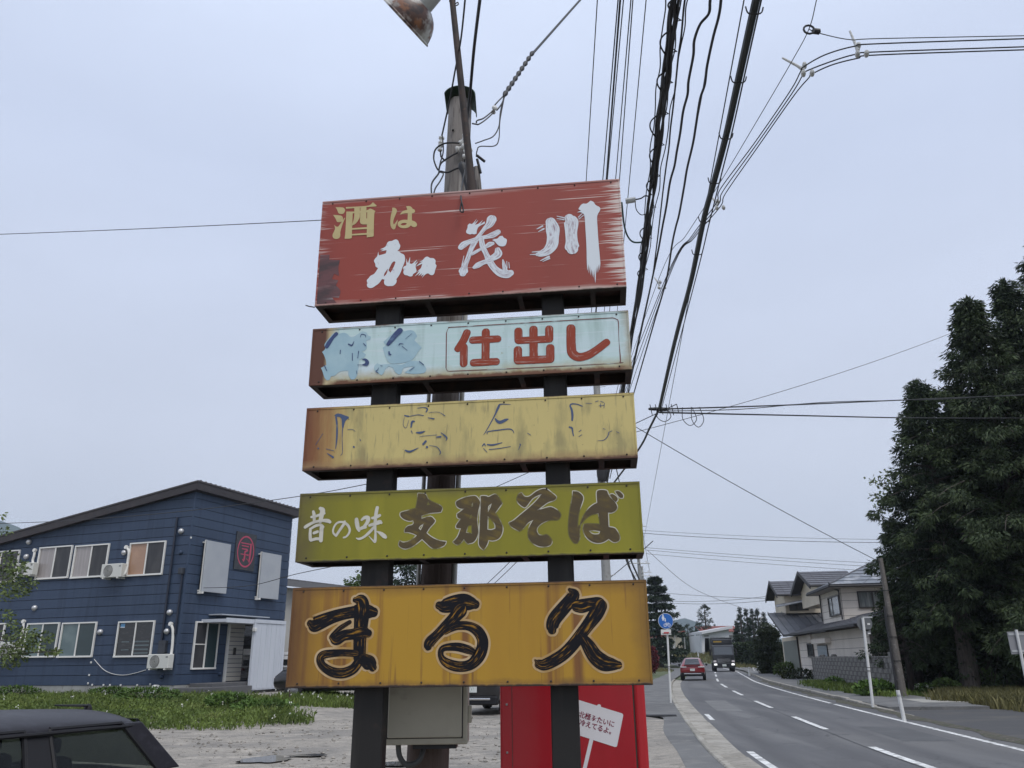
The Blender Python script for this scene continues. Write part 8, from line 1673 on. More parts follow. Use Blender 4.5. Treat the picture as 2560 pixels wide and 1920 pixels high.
wire('lower plain side line leaving the joint towards the cedars', [DY(1425, 891, 17), DY(1700, 897, 21), DY(2000, 903, 26), DY(2300, 903, 33)], 0.020)
wire('thin service wire rising towards the cedar tip', straight(P1 + Vector((0.2, 0, 8.6)), DY(2240, 640, 40), 0.5, 14), 0.012)
wire('long thin wire slanting down to the old leaning pole', straight(P1 + Vector((0.1, -0.1, 8.9)) if False else DY(1300, 878, 26), Vector((pb.x, pb.y, tz - 0.1)), 0.15, 14), 0.013)
wire('low thin wire beyond the olive board running right', straight(P2 + Vector((0, 0, at_y(1612, 1333, 70).z)), DY(2000, 1172, 62), 0.25, 12), 0.022)
wire('thin wire hung just below the low line beyond the olive board', straight(P2 + Vector((0, 0, at_y(1612, 1326, 70).z)), DY(2000, 1166, 62), 0.2, 12), 0.014)
for k, (ya, yb) in enumerate(((1183, 1214), (1188, 1222), (1196, 1232))):
    wire(('upper', 'middle', 'lower')[k] + ' of three parallel wires above the cream house roof', straight(DY(1396, ya, 70), DY(1960, yb + 6, 66), 0.1, 12), 0.016)
for k, (xa, ya, xb, yb, sg, lab) in enumerate(((1420, 1278, 1690, 1294, 0.3, 'far wire reaching the rear roof of the cream house'), (1430, 1296, 1690, 1280, 0.9, 'far sagging wire crossing behind the round topped conifer'), (1448, 1301, 1680, 1292, 0.7, 'lower far sagging wire beyond the deodar'))):
    wire(lab, straight(DY(xa - 20, ya, 96), DY(xb + 20, yb, 80), sg * 0.5, 12), 0.022, m_cabg)
wire('long far wire slanting from the second pole towards the tin roof', [DY(1398, 1188, 70), DY(1470, 1252, 80), DY(1520, 1282, 90), DY(1600, 1312, 105), DY(1680, 1335, 120)], 0.02, m_cabg)
# spaced triple power line turning away to the right
m_al = mat('grey_wire', (0.05, 0.052, 0.056), 0.5, 0.3)
ZH = 9.5
def H9(x, y, z=ZH): return K9(x, y, z)
mess = [H9(1375, -180), H9(1330, 0), H9(1285, 172), H9(1180, 370), H9(960, 745), H9(750, 1095)]
end0 = P1 + Vector((0.6, -0.1, 9.8))
wire('support wire of the spaced triple line', mess + [H9(560, 1390), H9(400, 1640), end0], 0.0065, m_al)
wire('short support wire from the eye ring out to the right', [H9(1285, 172), H9(1340, 195), H9(1530, 235), H9(1720, 228), H9(2900, 205)], 0.0065, m_al)
for k, (a1, a2, a3, b1_, c1_) in enumerate((((1255, 395), (1380, 325), (1550, 275), (1720, 258), (1235, 425)), ((1262, 425), (1400, 370), (1560, 322), (1720, 306), (1245, 450)), ((1300, 440), (1420, 385), (1575, 345), (1720, 324), (1285, 460)))):
    lowx = (760 + 16 * k, 1120 + 12 * k)
    wire(('upper', 'middle', 'lower')[k] + ' conductor of the spaced triple line bending right', [H9(2900, b1_[1] - 40), H9(*b1_), H9(*a3), H9(*a2), H9(*a1), H9(*c1_), H9(1170 + 12 * k, 545 + 12 * k), H9(960 + 14 * k, 850 + 6 * k), H9(lowx[0], lowx[1]), H9(735 + 12 * k, 1205 + 10 * k), H9(590 + 8 * k, 1400 + 4 * k), H9(440 + 8 * k, 1640), end0 + Vector((0.12 * k, 0, -0.1 * k))], 0.0095, m_cable)
def spacer(label, P, dx, dz):
    t_ = thing('line_spacer', label, 'spacer', tuple(P), group='white line spacers')
    MB().tube([P + Vector((-dx, 0, dz)), P + Vector((-dx * 0.3, 0, dz * 0.35)), P], [0.014, 0.02, 0.028], 8).build('arm', m_porc, t_, world=True, smooth=True)
    for k, (a, b) in enumerate(((0.02, 0.08), (-0.015, -0.06), (0.11, -0.055))):
        c = P + Vector((a, 0, b)); MB().lathe(c, (0.4, 1, 0.1), [(0.001, -0.06), (0.026, -0.055), (0.036, 0), (0.026, 0.055), (0.001, 0.06)], 12).build('wire_grip', m_porc, t_, world=True, smooth=True)
spacer('white three way spacer at the bend of the triple line', H9(1255, 415), 0.28, 0.22)
spacer('white three way spacer on the lines near the right top corner', H9(1575, 300), 0.06, 0.34)
spacer('white three way spacer behind the heavy sleeved cable', H9(742, 1215), 0.1, 0.2)
spacer('small far spacer low on the triple line near the pale blue board', H9(400, 1690), 0.1, 0.2)
er = thing('line_eye', 'dark eye ring joining the support wires near the top right', 'fitting', tuple(H9(1285, 172)))
c = H9(1285, 175); MB().tube([c + Vector((0.07 * cos(a), 0.0, 0.07 * sin(a))) for a in [2 * pi * k / 12 for k in range(13)]], 0.014, 6).build('ring', m_cable, er, world=True); c2e = H9(1325, 185); MB().lathe(c2e, (1, 0, -0.2), [(0.001, -0.06), (0.04, -0.03), (0.04, 0.05), (0.001, 0.07)], 10).build('clamp', m_cable, er, world=True)
# green lead and hanger between the red board and the bundle
gl = thing('green_lead', 'thin green lead looping from the bundle past the corner of the red board', 'cable', tuple(K9(250, 1430, ZT)))
MB().tube(catmull(zpath([(345, 1330), (350, 1370), (320, 1425), (250, 1435), (212, 1400), (190, 1330), (176, 1200)]), 6), 0.012, 6).build('lead', mat('green_lead_pvc', (0.03, 0.075, 0.07), 0.5), gl, world=True, smooth=True)
MB().tube([K9(200, 1192, ZT), K9(258, 1182, ZT)], 0.035, 8).build('tension_block', m_sgray, gl, world=True)
MB().tube(catmull(zpath([(258, 1182), (290, 1175), (315, 1160), (340, 1165)]), 4), 0.009, 5).build('tension_wire', m_cable, gl, world=True)
MB().tube(catmull(zpath([(255, 1185), (262, 1240), (290, 1272), (318, 1268)]), 4), 0.006, 5).build('thin_drop', m_cable, gl, world=True)
# lines on the wooden pole itself
wire('black twin cable running from the pole insulator up past the lamp pole', [K6(808, -60, 3.6), K6(805, 0, 3.8), K6(770, 330, 4.2), K6(720, 600, 4.45), K6(680, 820, 4.6), K6(630, 1050, 4.68), K6(607, 1150, 4.70)], 0.006, None, 'cables on the wooden pole')
wire('thicker black cable running from the lamp pole foot up out of the picture', [K6(938, -80, 3.5), K6(928, 0, 3.7), K6(880, 400, 4.2), K6(848, 760, 4.5), K6(828, 950, 4.6), K6(806, 1170, 4.64)], 0.0105, None, 'cables on the wooden pole')
tw = [(1880, -130, 7.0), (1760, 0, 6.6), (1600, 180, 6.1), (1370, 440, 5.5)]
wire('service cable sweeping from the upper right down to the wooden pole', [K6(*p) for p in tw], 0.011, None, 'cables on the wooden pole')
tws = thing('service_splice', 'twisted black splice on the service cable beside the pole cap', 'cable', tuple(K6(1250, 610, 5.2)))
for k in range(9):
    f = k / 8; c = K6(1360 + (1140 - 1360) * f, 445 + (775 - 445) * f, 5.45 + (5.0 - 5.45) * f); d = (K6(1140, 775, 5.0) - K6(1360, 445, 5.45)).normalized()
    MB().lathe(c, d, [(0.004, -0.055), (0.014, -0.035), (0.021, 0), (0.014, 0.035), (0.004, 0.055)], 10).build('lay', m_cable, tws, world=True, smooth=True)
MB().tube([K6(1370, 430, 5.5), K6(1140, 780, 5.0)], 0.009, 8).build('core', m_cable, tws, world=True)
for pts_ in ([(1140, 780, 5.0), (1080, 840, 4.95), (1045, 880, 4.92)], [(1140, 780, 5.0), (1110, 860, 4.95), (1068, 915, 4.92)], [(1035, 920, 4.9), (960, 980, 4.85), (905, 1000, 4.82), (900, 1020, 4.82)], [(1045, 930, 4.9), (980, 990, 4.85), (920, 1030, 4.82), (895, 1030, 4.82), (865, 1025, 4.8)]):
    MB().tube(catmull([K6(*p) for p in pts_], 5), 0.0055, 6).build('tail', m_cable, tws, world=True, smooth=True)
insulator(K6(1045, 912, 4.91), (0.3, -1, 0.2), 1.0).build('egg_insulator', m_porc, tws, world=True, smooth=True)
wire('double lead drooping from the splice to the pole side', [K6(1130, 790, 5.0), K6(1098, 930, 4.95), K6(1085, 1050, 4.9), K6(1040, 1130, 4.86), K6(960, 1165, 4.84), K6(890, 1190, 4.82)], 0.0045, None, 'cables on the wooden pole')
wire('second lead drooping from the splice lower down the pole', [K6(1132, 800, 5.0), K6(1095, 1000, 4.95), K6(1086, 1150, 4.9), K6(1050, 1210, 4.86), K6(930, 1215, 4.84), K6(905, 1250, 4.82), K6(898, 1300, 4.82)], 0.0045, None, 'cables on the wooden pole')
for lab, pts_, r in (('black jumper looping between the two insulator stacks', [(760, 1188, 4.62), (690, 1184, 4.62), (620, 1195, 4.62), (560, 1240, 4.62), (545, 1310, 4.62), (560, 1370, 4.62), (580, 1410, 4.62)], 0.006), ('black jumper crossing the pole below the white insulators', [(745, 1265, 4.6), (680, 1300, 4.6), (610, 1350, 4.6), (590, 1400, 4.6), (585, 1440, 4.6), (540, 1500, 4.55), (525, 1545, 4.5), (527, 1610, 4.45)], 0.006), ('thin doubled jumper beside the left insulators', [(615, 1110, 4.64), (625, 1250, 4.63), (600, 1350, 4.62), (590, 1420, 4.6), (625, 1440, 4.58), (600, 1500, 4.55), (560, 1560, 4.5), (545, 1610, 4.45)], 0.005), ('black lead drawn across the pole to the taped joint', [(600, 1420, 4.6), (660, 1430, 4.58), (720, 1405, 4.57), (775, 1385, 4.56)], 0.006), ('taped black lead hanging over the top edge of the red board', [(785, 1385, 4.56), (800, 1420, 4.52), (785, 1500, 4.4), (775, 1580, 4.22), (772, 1640, 4.0), (790, 1740, 3.985), (785, 1760, 3.985), (765, 1745, 3.985), (775, 1680, 3.985)], 0.0048)):
    wire(lab, [K6(*p) for p in pts_], r, None, 'cables on the wooden pole', n=6)
c = K6(785, 1388, 4.55); tj = thing('taped_joint', 'lump of black tape on the pole below the insulators', 'cable joint', tuple(c)); MB().lathe(c, (0.2, 0, -1), [(0.001, -0.05), (0.022, -0.03), (0.030, 0.0), (0.020, 0.05), (0.014, 0.16), (0.018, 0.22), (0.001, 0.25)], 10).build('tape_lump', m_cable, tj, world=True, smooth=True)
# thin wires crossing on the left
wire('thin wire crossing the empty sky left of the red board', straight(DY(-200, 512, 9), DY(800, 470, 6.5), 0.02), 0.004, m_cabg, None)
wire('wire sagging across the front of the blue building', [DY(-200, 1140, 30), DY(0, 1131, 28), DY(160, 1124, 26), DY(400, 1104, 24), DY(640, 1073, 22), DY(800, 1044, 20.5), DY(1000, 1000, 19)], 0.011, m_cabg, None)
wire('lower thin wire in front of the blue building shutters', [DY(440, 1270, 32), DY(540, 1265, 30), DY(640, 1240, 27), DY(760, 1215, 24), DY(900, 1180, 21)], 0.012, m_cabg, None)
for xa, ya, xb, yb, lab in ((1010, 1075, 1200, 990, 'thin wire slanting up behind the pole between straw and olive boards'), (1060, 1250, 1110, 1200, 'left of two thin wires rising behind the boards'), (1075, 1250, 1125, 1200, 'right of two thin wires rising behind the boards'), (1290, 1265, 1340, 1225, 'short thin wire at the foot of the concrete pole')):
    a = DY(xa, ya, 40); b = DY(xb, yb, 34); wire(lab, straight(a - (b - a) * 0.8, b + (b - a) * 1.0, 0.1), 0.016, m_cabg, None)
for k, (xa, xb) in enumerate(((1340, 1372), (1350, 1380))):
    wire(('left', 'right')[k] + ' black drop cable below the olive board beside the concrete pole', [P1 + Vector((0.3 + 0.1 * k, -0.2, 6.8)), DY(xa - 5, 1120, 27), DY(xa + 10, 1200, 30), DY(xb, 1250, 34), DY(1396, 1290, 70)], 0.03, None)
wire('long sagging span between the first and second pole', straight(P1 + Vector((0.2, 0, 6.9)), P2 + Vector((0, 0, 6.6)), 0.5, 14), 0.035)
wire('upper span between the first and second pole', straight(P1 + Vector((0.3, 0, 9.0)), P2 + Vector((0.2, 0, 8.8)), 0.5, 14), 0.02)
wire('span between the second and third pole', straight(P2 + Vector((0.1, 0, 8.0)), P3_ + Vector((0.2, 0, H3 - 1.4)), 0.3, 12), 0.03)
wire('upper span between the second and third pole', straight(P2 + Vector((0.5, 0, H2 - 0.3)), P3_ + Vector((0.9, 0, H3 - 0.6)), 0.3, 12), 0.02)
# ------------------------------------------------------------------ vehicles
def paint(name, col, coat=0.6): return mat(name, col, 0.28, 0.0, coat=coat)
m_tyre = mat('tyre_rubber', (0.018, 0.018, 0.019), 0.85); m_rim = mat('alloy_rim', (0.32, 0.32, 0.33), 0.35, 0.8)
m_trim = mat('black_trim', (0.014, 0.014, 0.016), 0.55, spec=0.25); m_chrome = mat('chrome_trim', (0.62, 0.62, 0.63), 0.15, 1.0)
m_cgl = mat('car_dark_glass', (0.018, 0.02, 0.023), 0.04, spec=0.7); m_tail = mat('tail_lamp_red', (0.28, 0.012, 0.015), 0.2); m_tailw = mat('clear_lamp', (0.55, 0.50, 0.50), 0.15)
m_plate = mat('number_plate', (0.58, 0.60, 0.58), 0.5, var=[(9, (0.10, 0.22, 0.14), 0.56, 0.60, (1, 6, 1))])
def loft(st):
    """st: (x, half width, sill, belt, roof, roof half width); nose is +x"""
    mb = MB(); rings = []
    for x, w, z0, zb, zr, wr in st:
        half = [(0, z0), (w * 0.80, z0), (w * 0.95, z0 + 0.10), (w, z0 + (zb - z0) * 0.45), (w * 0.985, zb - 0.06), (w * 0.93, zb), (wr + (w * 0.93 - wr) * 0.30, zb + (zr - zb) * 0.68), (wr, zr - (zr - zb) * 0.10), (wr * 0.82, zr - 0.012), (0, zr)]
        ring = [(x, y, z) for y, z in half] + [(x, -y, z) for y, z in reversed(half[1:-1])]; rings.append(len(mb.v)); mb.v += ring; n = len(ring)
    for a, b in zip(rings, rings[1:]):
        for k in range(n): mb.f.append((a + k, a + (k + 1) % n, b + (k + 1) % n, b + k)); mb.mi.append(0)
    mb.f.append(tuple(rings[0] + k for k in range(n))); mb.mi.append(0); mb.f.append(tuple(rings[-1] + k for k in range(n))); mb.mi.append(0)
    return mb
def wheel(parent, x, y, r, w=0.22):
    s = 1 if y > 0 else -1
    o = MB().lathe((x, y - s * w / 2, r), (0, s, 0), [(r * 0.62, 0), (r * 0.95, 0), (r, w * 0.15), (r, w * 0.85), (r * 0.95, w), (r * 0.64, w), (r * 0.62, w * 0.9)], 24).build('wheel', m_tyre, parent, smooth=True)
    MB().lathe((x, y - s * w / 2, r), (0, s, 0), [(0.001, w * 0.85), (r * 0.15, w * 0.9), (r * 0.3, w * 0.78), (r * 0.63, w * 0.9), (r * 0.63, w * 0.6), (0.001, w * 0.55)], 20).build('rim', m_rim, o, smooth=True)
def suv(label, loc, heading, pm, kind='suv', group=None):
    """local +x is the nose; heading in radians"""
    c = thing('parked_car' if kind == 'parked' else 'car', label, 'car', loc, heading, group)
    st = [(-2.25, 0.74, 0.50, 0.92, 0.96, 0.62), (-2.17, 0.86, 0.38, 0.99, 1.06, 0.70), (-1.85, 0.90, 0.32, 1.02, 1.22, 0.66), (-1.25, 0.91, 0.28, 1.02, 1.50, 0.58), (-0.4, 0.91, 0.28, 1.0, 1.58, 0.58), (0.35, 0.91, 0.28, 0.98, 1.50, 0.58), (1.05, 0.90, 0.28, 0.97, 1.10, 0.68), (1.9, 0.87, 0.30, 0.90, 0.97, 0.66), (2.2, 0.78, 0.38, 0.78, 0.83, 0.55), (2.26, 0.68, 0.45, 0.66, 0.70, 0.45)]
    if kind != 'suv': st = [(-2.2, 0.82, 0.42, 1.0, 1.52, 0.62), (-2.15, 0.88, 0.34, 1.04, 1.66, 0.66), (-1.2, 0.90, 0.30, 1.04, 1.74, 0.64), (0.2, 0.90, 0.30, 1.02, 1.72, 0.62), (0.95, 0.89, 0.30, 1.02, 1.15, 0.70), (1.9, 0.87, 0.32, 0.98, 1.06, 0.70), (2.2, 0.80, 0.40, 0.80, 0.86, 0.6)]
    loft(st).build('body', pm, c, smooth=True)
    def strip(name, pts, m, d=(0.012, 0, 0.006)): MB().prism([Vector(p) for p in pts], d).build(name, m, c)
    if kind == 'suv':
        strip('rear_window', [(-2.135, -0.56, 1.085), (-2.135, 0.56, 1.085), (-1.30, 0.46, 1.475), (-1.30, -0.46, 1.475)], m_cgl, (-0.012, 0, 0.03))
        strip('windscreen', [(1.0, -0.62, 1.13), (1.0, 0.62, 1.13), (0.42, 0.5, 1.47), (0.42, -0.5, 1.47)], m_cgl, (0.015, 0, 0.03))
    else:
        strip('rear_window', [(-2.2, -0.58, 1.12), (-2.2, 0.58, 1.12), (-2.165, 0.52, 1.58), (-2.165, -0.52, 1.58)], m_cgl, (-0.02, 0, 0))
        strip('windscreen', [(0.93, -0.62, 1.2), (0.93, 0.62, 1.2), (0.28, 0.5, 1.66), (0.28, -0.5, 1.66)], m_cgl, (0.02, 0, 0.03))
    for s in (-1, 1):
        strip('side_window', [(-1.5, s * 0.86, 1.06), (0.75, s * 0.86, 1.04), (0.25, s * 0.66, 1.45), (-1.15, s * 0.64, 1.46)], m_cgl, (0, s * 0.02, 0.004))
        MB().box(-2.285, -2.12, min(s * 0.42, s * 0.84), max(s * 0.42, s * 0.84), 0.90, 0.98).build('tail_lamp', m_tailw if kind == 'suv' else m_tail, c, bevel=0.01)
        MB().box(0.55, 0.72, min(s * 0.93, s * 1.10), max(s * 0.93, s * 1.10), 1.0, 1.14).build('mirror', m_trim, c, bevel=0.03)
        MB().box(1.98, 2.22, min(s * 0.48, s * 0.78), max(s * 0.48, s * 0.78), 0.70, 0.80).build('headlight', m_tailw, c, bevel=0.02)
        for x in (-1.38, 1.36): wheel(c, x, s * 0.80, 0.34)
    MB().box(-2.30, -2.05, -0.83, 0.83, 0.30, 0.56).build('rear_bumper', m_trim, c, bevel=0.04)
    MB().box(-2.325, -2.29, -0.62, 0.62, 0.44, 0.50).build('bumper_trim', m_chrome, c, bevel=0.012)
    MB().box(-2.285, -2.262, -0.17, 0.17, 0.66, 0.83).build('number_plate', m_plate, c)
    MB().box(-2.30, -2.18, -0.60, 0.60, 1.03, 1.07).build('tail_spoiler', pm, c, bevel=0.012)
    return c
def road_heading(s): a = road_at(s - 0.5, 0); b = road_at(s + 0.5, 0); return atan2(b.y - a.y, b.x - a.x)
rc_ = at_z(*K8(387, 1024), 0.0); sc_ = S(rc_.y)
suv('red coupe style car driving away in the left lane', (rc_.x + 0.52, rc_.y + 2.2, 0.004), road_heading(sc_ + 1), paint('metallic_red', (0.20, 0.012, 0.016)))
q = at_z(690 + 270 * 0.45208, 1680 + 148 * 0.45208, 0.36); suv('black car parked beyond the grass strip left of the sign post', (q.x + 0.2, q.y + 1.0, zf(q.x, q.y) + 0.03), radians(170), paint('gloss_black', (0.012, 0.012, 0.014)), 'parked', 'cars parked in the yard')
q = at_z(690 + 1190 * 0.45208, 1680 + 188 * 0.45208, 0.3); suv('black off-road car parked between the cabinet and the drinks machine', (q.x + 0.1, q.y + 2.2, zf(q.x, q.y) + 0.03), radians(72), paint('gloss_black', (0.012, 0.012, 0.014)), 'parked', 'cars parked in the yard')
q = at_y(716, 1700, 40.0); suv('white car parked beside the white porch, only a sliver showing', (q.x + 0.5, 41.5, zf(q.x, 41) + 0.03), radians(75), paint('white_car_paint', (0.62, 0.63, 0.64)), 'parked', 'cars parked in the yard')
# --- black truck coming towards us
tp = at_y(*K7b(1010, 1415), 101.0); th_ = road_heading(S(101)) + pi
tk = thing('black_truck', 'black lorry with chrome grille and lit headlights coming down the far lane', 'truck', (tp.x - 0.1, 98.0, 0.004), th_)
m_tb = paint('truck_black', (0.012, 0.013, 0.016)); m_lit = mat('lit_headlamp', (0.8, 0.8, 0.8), 0.2, emit=((1, 0.98, 0.94), 0.7))
def tb(name, x0, x1, y0, y1, z0, z1, m, bevel=0.0, bseg=2): return MB().box(x0, x1, y0, y1, z0, z1).build(name, m, tk, bevel=bevel, bseg=bseg)
mb = MB(); mb.prism([(2.6, -1.2, 0.9), (3.1, -1.2, 0.95), (3.1, -1.2, 1.75), (2.9, -1.2, 2.75), (2.7, -1.2, 2.95), (1.2, -1.2, 2.95), (1.2, -1.2, 0.9)], (0, 2.4, 0)); mb.build('cab', m_tb, tk, bevel=0.07)
mb = MB(); mb.prism([(3.115, -1.02, 1.82), (3.115, 1.02, 1.82), (2.935, 0.96, 2.66), (2.935, -0.96, 2.66)], (0.02, 0, 0.004)); mb.build('windscreen', mat('windscreen_glass', (0.06, 0.07, 0.08), 0.05, spec=0.8), tk)
tb('cargo_box', -3.4, 1.05, -1.22, 1.22, 0.95, 3.72, m_tb, 0.04); tb('roof_sign', 1.5, 2.75, -1.12, 1.12, 2.97, 3.5, m_tb, 0.06)
for k in range(7): tb('sign_letter', 2.752, 2.762, -0.95 + 0.13 * k, -0.85 + 0.13 * k, 3.16, 3.32, mat('amber_letters', (0.36, 0.22, 0.02), 0.5))
tb('bumper', 2.7, 3.28, -1.22, 1.22, 0.42, 0.92, m_tb, 0.06); tb('grille', 3.10, 3.16, -0.78, 0.78, 0.95, 1.42, m_trim, 0.02)
for z in (1.0, 1.11, 1.22, 1.33): tb('grille_bar', 3.161, 3.185, -0.74, 0.74, z, z + 0.045, m_chrome)
tb('number_plate', 3.281, 3.295, -0.22, 0.22, 0.58, 0.80, m_plate); tb('bumper_slot', 3.281, 3.289, -0.7, 0.7, 0.46, 0.54, m_trim)
for s in (-1, 1):
    tb('headlight', 3.20, 3.30, min(s * 0.78, s * 1.12), max(s * 0.78, s * 1.12), 0.68, 0.88, m_lit, 0.03)
    tb('indicator', 3.10, 3.16, min(s * 0.84, s * 1.16), max(s * 0.84, s * 1.16), 1.0, 1.22, m_tailw, 0.02)
    tb('mirror', 2.8, 2.95, min(s * 1.32, s * 1.52), max(s * 1.32, s * 1.52), 1.75, 2.4, m_trim, 0.04)
    MB().tube([(2.85, s * 1.18, 2.5), (2.87, s * 1.42, 2.45)], 0.03, 6).build('mirror_arm', m_trim, tk)
    for x in (2.1, -1.4, -2.5): wheel(tk, x, s * 1.0, 0.48, 0.34)
    tb('chassis_rail', -3.3, 2.6, min(s * 0.35, s * 0.48), max(s * 0.35, s * 0.48), 0.62, 0.88, m_trim)
    tb('door', 1.5, 2.6, s * 1.201 if s > 0 else -1.215, 1.215 if s > 0 else -1.201, 1.0, 1.85, m_tb); tb('door_glass', 1.55, 2.6, s * 1.202 if s > 0 else -1.218, 1.218 if s > 0 else -1.202, 1.9, 2.6, m_cgl)
# --- dark hatchback in the lower left corner: only its roof and rear side show
ZE_ = 1.24
Ap = at_z(0, 1835, ZE_); Bp = at_z(338, 1805, ZE_); dv = (Bp - Ap).normalized(); hd = atan2(-dv.y, -dv.x)
W2, RW = 0.80, 0.58
lf = Vector((-sin(hd), cos(hd), 0))                      # local +y
sgn = 1 if lf.dot(CAM - Bp) > 0 else -1                  # the side that faces the camera
rearroof = Bp - lf * (sgn * RW)                          # centre line at the rear end of the roof
hb = thing('dark_hatchback', 'near black hatchback in the lower left corner, roof and rear side window showing', 'car', (rearroof.x - dv.x * 1.0, rearroof.y - dv.y * 1.0, 0.03), hd)
m_hb = mat('dark_plum_paint', (0.018, 0.017, 0.021), 0.34, 0.0, spec=0.12, coat=0.0, var=[(14, (0.030, 0.029, 0.036), 0.5, 0.7)])
m_tint = mat('tinted_glass', (0.22, 0.25, 0.22), 0.02, spec=0.5, trans=1.0, ior=1.30)
# local x: rear end of the roof is at x=-1.0 ; nose +x
B0 = [(-1.40, 0.62, 0.34, 0.66, 0.70, 0.50), (-1.35, 0.76, 0.26, 0.80, 0.84, 0.58), (-1.2, W2, 0.22, 0.86, 0.88, 0.66), (0.2, W2 + 0.02, 0.20, 0.86, 0.88, 0.66), (1.1, W2 + 0.01, 0.20, 0.86, 0.89, 0.66), (1.9, W2 - 0.02, 0.22, 0.82, 0.86, 0.64), (2.25, 0.70, 0.28, 0.70, 0.74, 0.5), (2.32, 0.58, 0.36, 0.58, 0.62, 0.4)]
loft(B0).build('body', m_hb, hb, smooth=True)
rz = ZE_ - 0.03
xs_r = [-1.07, -1.0, -0.85, -0.6, -0.2, 0.3, 0.75, 1.0]; crown_ = lambda x, f: rz + (0.085 + 0.045 * sin(max(0.0, min(1.0, (x + 1.07) / 2.2)) * pi)) * (1 - abs(f) ** 2.3) - (0.03 if x < -1.03 else 0.0) - 0.02 * max(0, x - 0.6)
rf_ = MB(); fs = [-1, -0.93, -0.8, -0.5, 0, 0.5, 0.8, 0.93, 1]
def roof_w(x): return RW + 0.01 + (0.02 if -0.9 < x < 0.6 else -0.015)
for x in xs_r:
    for f in fs: rf_.v.append((x, f * roof_w(x), crown_(x, f) - (0.018 if abs(f) == 1 else 0)))
nf_ = len(fs)
for i in range(len(xs_r) - 1):
    for k in range(nf_ - 1): a = i * nf_ + k; rf_.f.append((a, a + 1, a + nf_ + 1, a + nf_)); rf_.mi.append(0)
ro_ = rf_.build('roof', m_hb, hb, smooth=True); sm_ = ro_.modifiers.new('solid', 'SOLIDIFY'); sm_.thickness = 0.03; sm_.offset = -1; ss = ro_.modifiers.new('sub', 'SUBSURF'); ss.levels = 2; ss.render_levels = 2
zb_ = 0.875
def pillar(name, x0, x1, xt0, xt1, s, m): 
    y0, y1 = s * (W2 * 0.93), s * (RW + 0.005); mb = MB(); t = -s * 0.05
    mb.hexa([(x0, y0, zb_), (x1, y0, zb_), (x1, y0 + t, zb_), (x0, y0 + t, zb_), (xt0, y1, rz), (xt1, y1, rz), (xt1, y1 + t, rz), (xt0, y1 + t, rz)]); return mb.build(name, m, hb, bevel=0.012, bseg=2)
for s in (-1, 1):
    pillar('rear_pillar', -1.335, -1.13, -1.06, -0.88, s, m_hb); pillar('middle_pillar', -0.30, -0.10, -0.30, -0.13, s, m_trim); pillar('front_pillar', 1.35, 1.45, 0.92, 1.0, s, m_hb)
    y0, y1 = s * (W2 * 0.93 - 0.008), s * (RW - 0.004)
    for (a, b, at, bt_, nm) in ((-1.125, -0.305, -0.875, -0.305, 'rear_side_window'), (-0.095, 1.34, -0.125, 0.915, 'front_side_window')):
        mb = MB(); t = -s * 0.006; mb.hexa([(a, y0, zb_), (b, y0, zb_), (b, y0 + t, zb_), (a, y0 + t, zb_), (at, y1, rz), (bt_, y1, rz), (bt_, y1 + t, rz), (at, y1 + t, rz)]); w_ = mb.build(nm, m_tint, hb)
        sl_ = MB()
        for (p, q_) in (((a, y0, zb_), (at, y1, rz)), ((b, y0, zb_), (bt_, y1, rz)), ((at, y1, rz), (bt_, y1, rz)), ((a, y0, zb_), (b, y0, zb_))): sl_.tube([Vector(p) + Vector((0, s * 0.004, 0)), Vector(q_) + Vector((0, s * 0.004, 0))], 0.016, 6)
        sl_.build('window_seal', m_trim, w_)
    mb = MB(); mb.tube([(x, s * (roof_w(x) + 0.004), crown_(x, 1) - 0.022) for x in xs_r], 0.013, 6); mb.build('drip_rail', m_trim, hb, smooth=True)
    for x in (-0.95, 1.5): wheel(hb, x, s * 0.72, 0.29, 0.2)
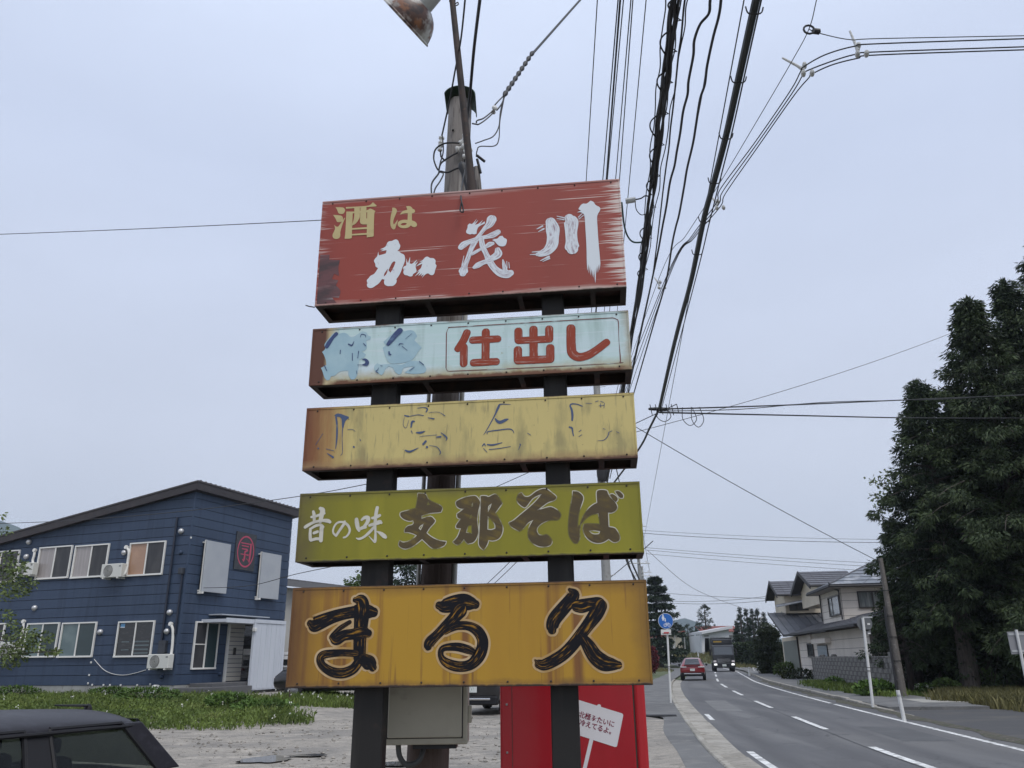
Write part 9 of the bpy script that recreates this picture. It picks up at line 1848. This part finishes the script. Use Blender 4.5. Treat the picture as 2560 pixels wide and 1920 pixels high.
mb = MB(); mb.hexa([(-1.33, -W2 * 0.80, zb_), (-1.33, W2 * 0.80, zb_), (-1.30, W2 * 0.80, zb_), (-1.30, -W2 * 0.80, zb_), (-1.075, -RW * 0.9, rz + 0.02), (-1.075, RW * 0.9, rz + 0.02), (-1.045, RW * 0.9, rz + 0.02), (-1.045, -RW * 0.9, rz + 0.02)]); mb.build('rear_window', m_tint, hb)
mb = MB(); mb.hexa([(1.40, -W2 * 0.85, zb_), (1.40, W2 * 0.85, zb_), (1.43, W2 * 0.85, zb_), (1.43, -W2 * 0.85, zb_), (0.99, -RW * 0.92, rz), (0.99, RW * 0.92, rz), (1.02, RW * 0.92, rz), (1.02, -RW * 0.92, rz)]); mb.build('windscreen', m_tint, hb)
for y in (-0.32, 0.32):
    for x in (0.45, -0.45): MB().box(x - 0.14, x + 0.02, y - 0.2, y + 0.2, 0.5, 1.02).build('seat_back', m_trim, hb, bevel=0.05, bseg=2); MB().box(x - 0.10, x - 0.02, y - 0.1, y + 0.1, 1.03, 1.14).build('headrest', m_trim, hb, bevel=0.03, bseg=2)
# stub aerial on the roof
ab = at_z(0.35262 * 625, 1650 + 0.35262 * 335, rz + 0.10); at2 = at_z(0.35262 * 390, 1650 + 0.35262 * 322, rz + 0.145)
MB().lathe(ab, (0, 0, 1), [(0.035, -0.03), (0.03, 0.0), (0.018, 0.02), (0.001, 0.03)], 14).build('aerial_base', m_trim, hb, world=True, smooth=True)
MB().tube([ab + Vector((0, 0, 0.012)), at2], [0.012, 0.006], 8).build('aerial', m_trim, hb, world=True, smooth=True)

# ------------------------------------------------------------------ air
hz = MB().box(-2600, 2600, -100, 2400, -8, 420)
m_hz = bpy.data.materials.new('summer_haze'); m_hz.use_nodes = True; t = m_hz.node_tree; t.nodes.clear()
ho = t.nodes.new('ShaderNodeOutputMaterial'); pv = t.nodes.new('ShaderNodeVolumePrincipled'); pv.inputs['Color'].default_value = (0.72, 0.82, 0.95, 1); pv.inputs['Density'].default_value = 0.00024; pv.inputs['Anisotropy'].default_value = 0.1
t.links.new(pv.outputs[0], ho.inputs['Volume'])
HAZE = hz.build('haze', m_hz); tag(HAZE, 'thin bluish summer haze over the whole plain', 'haze', kind='stuff')
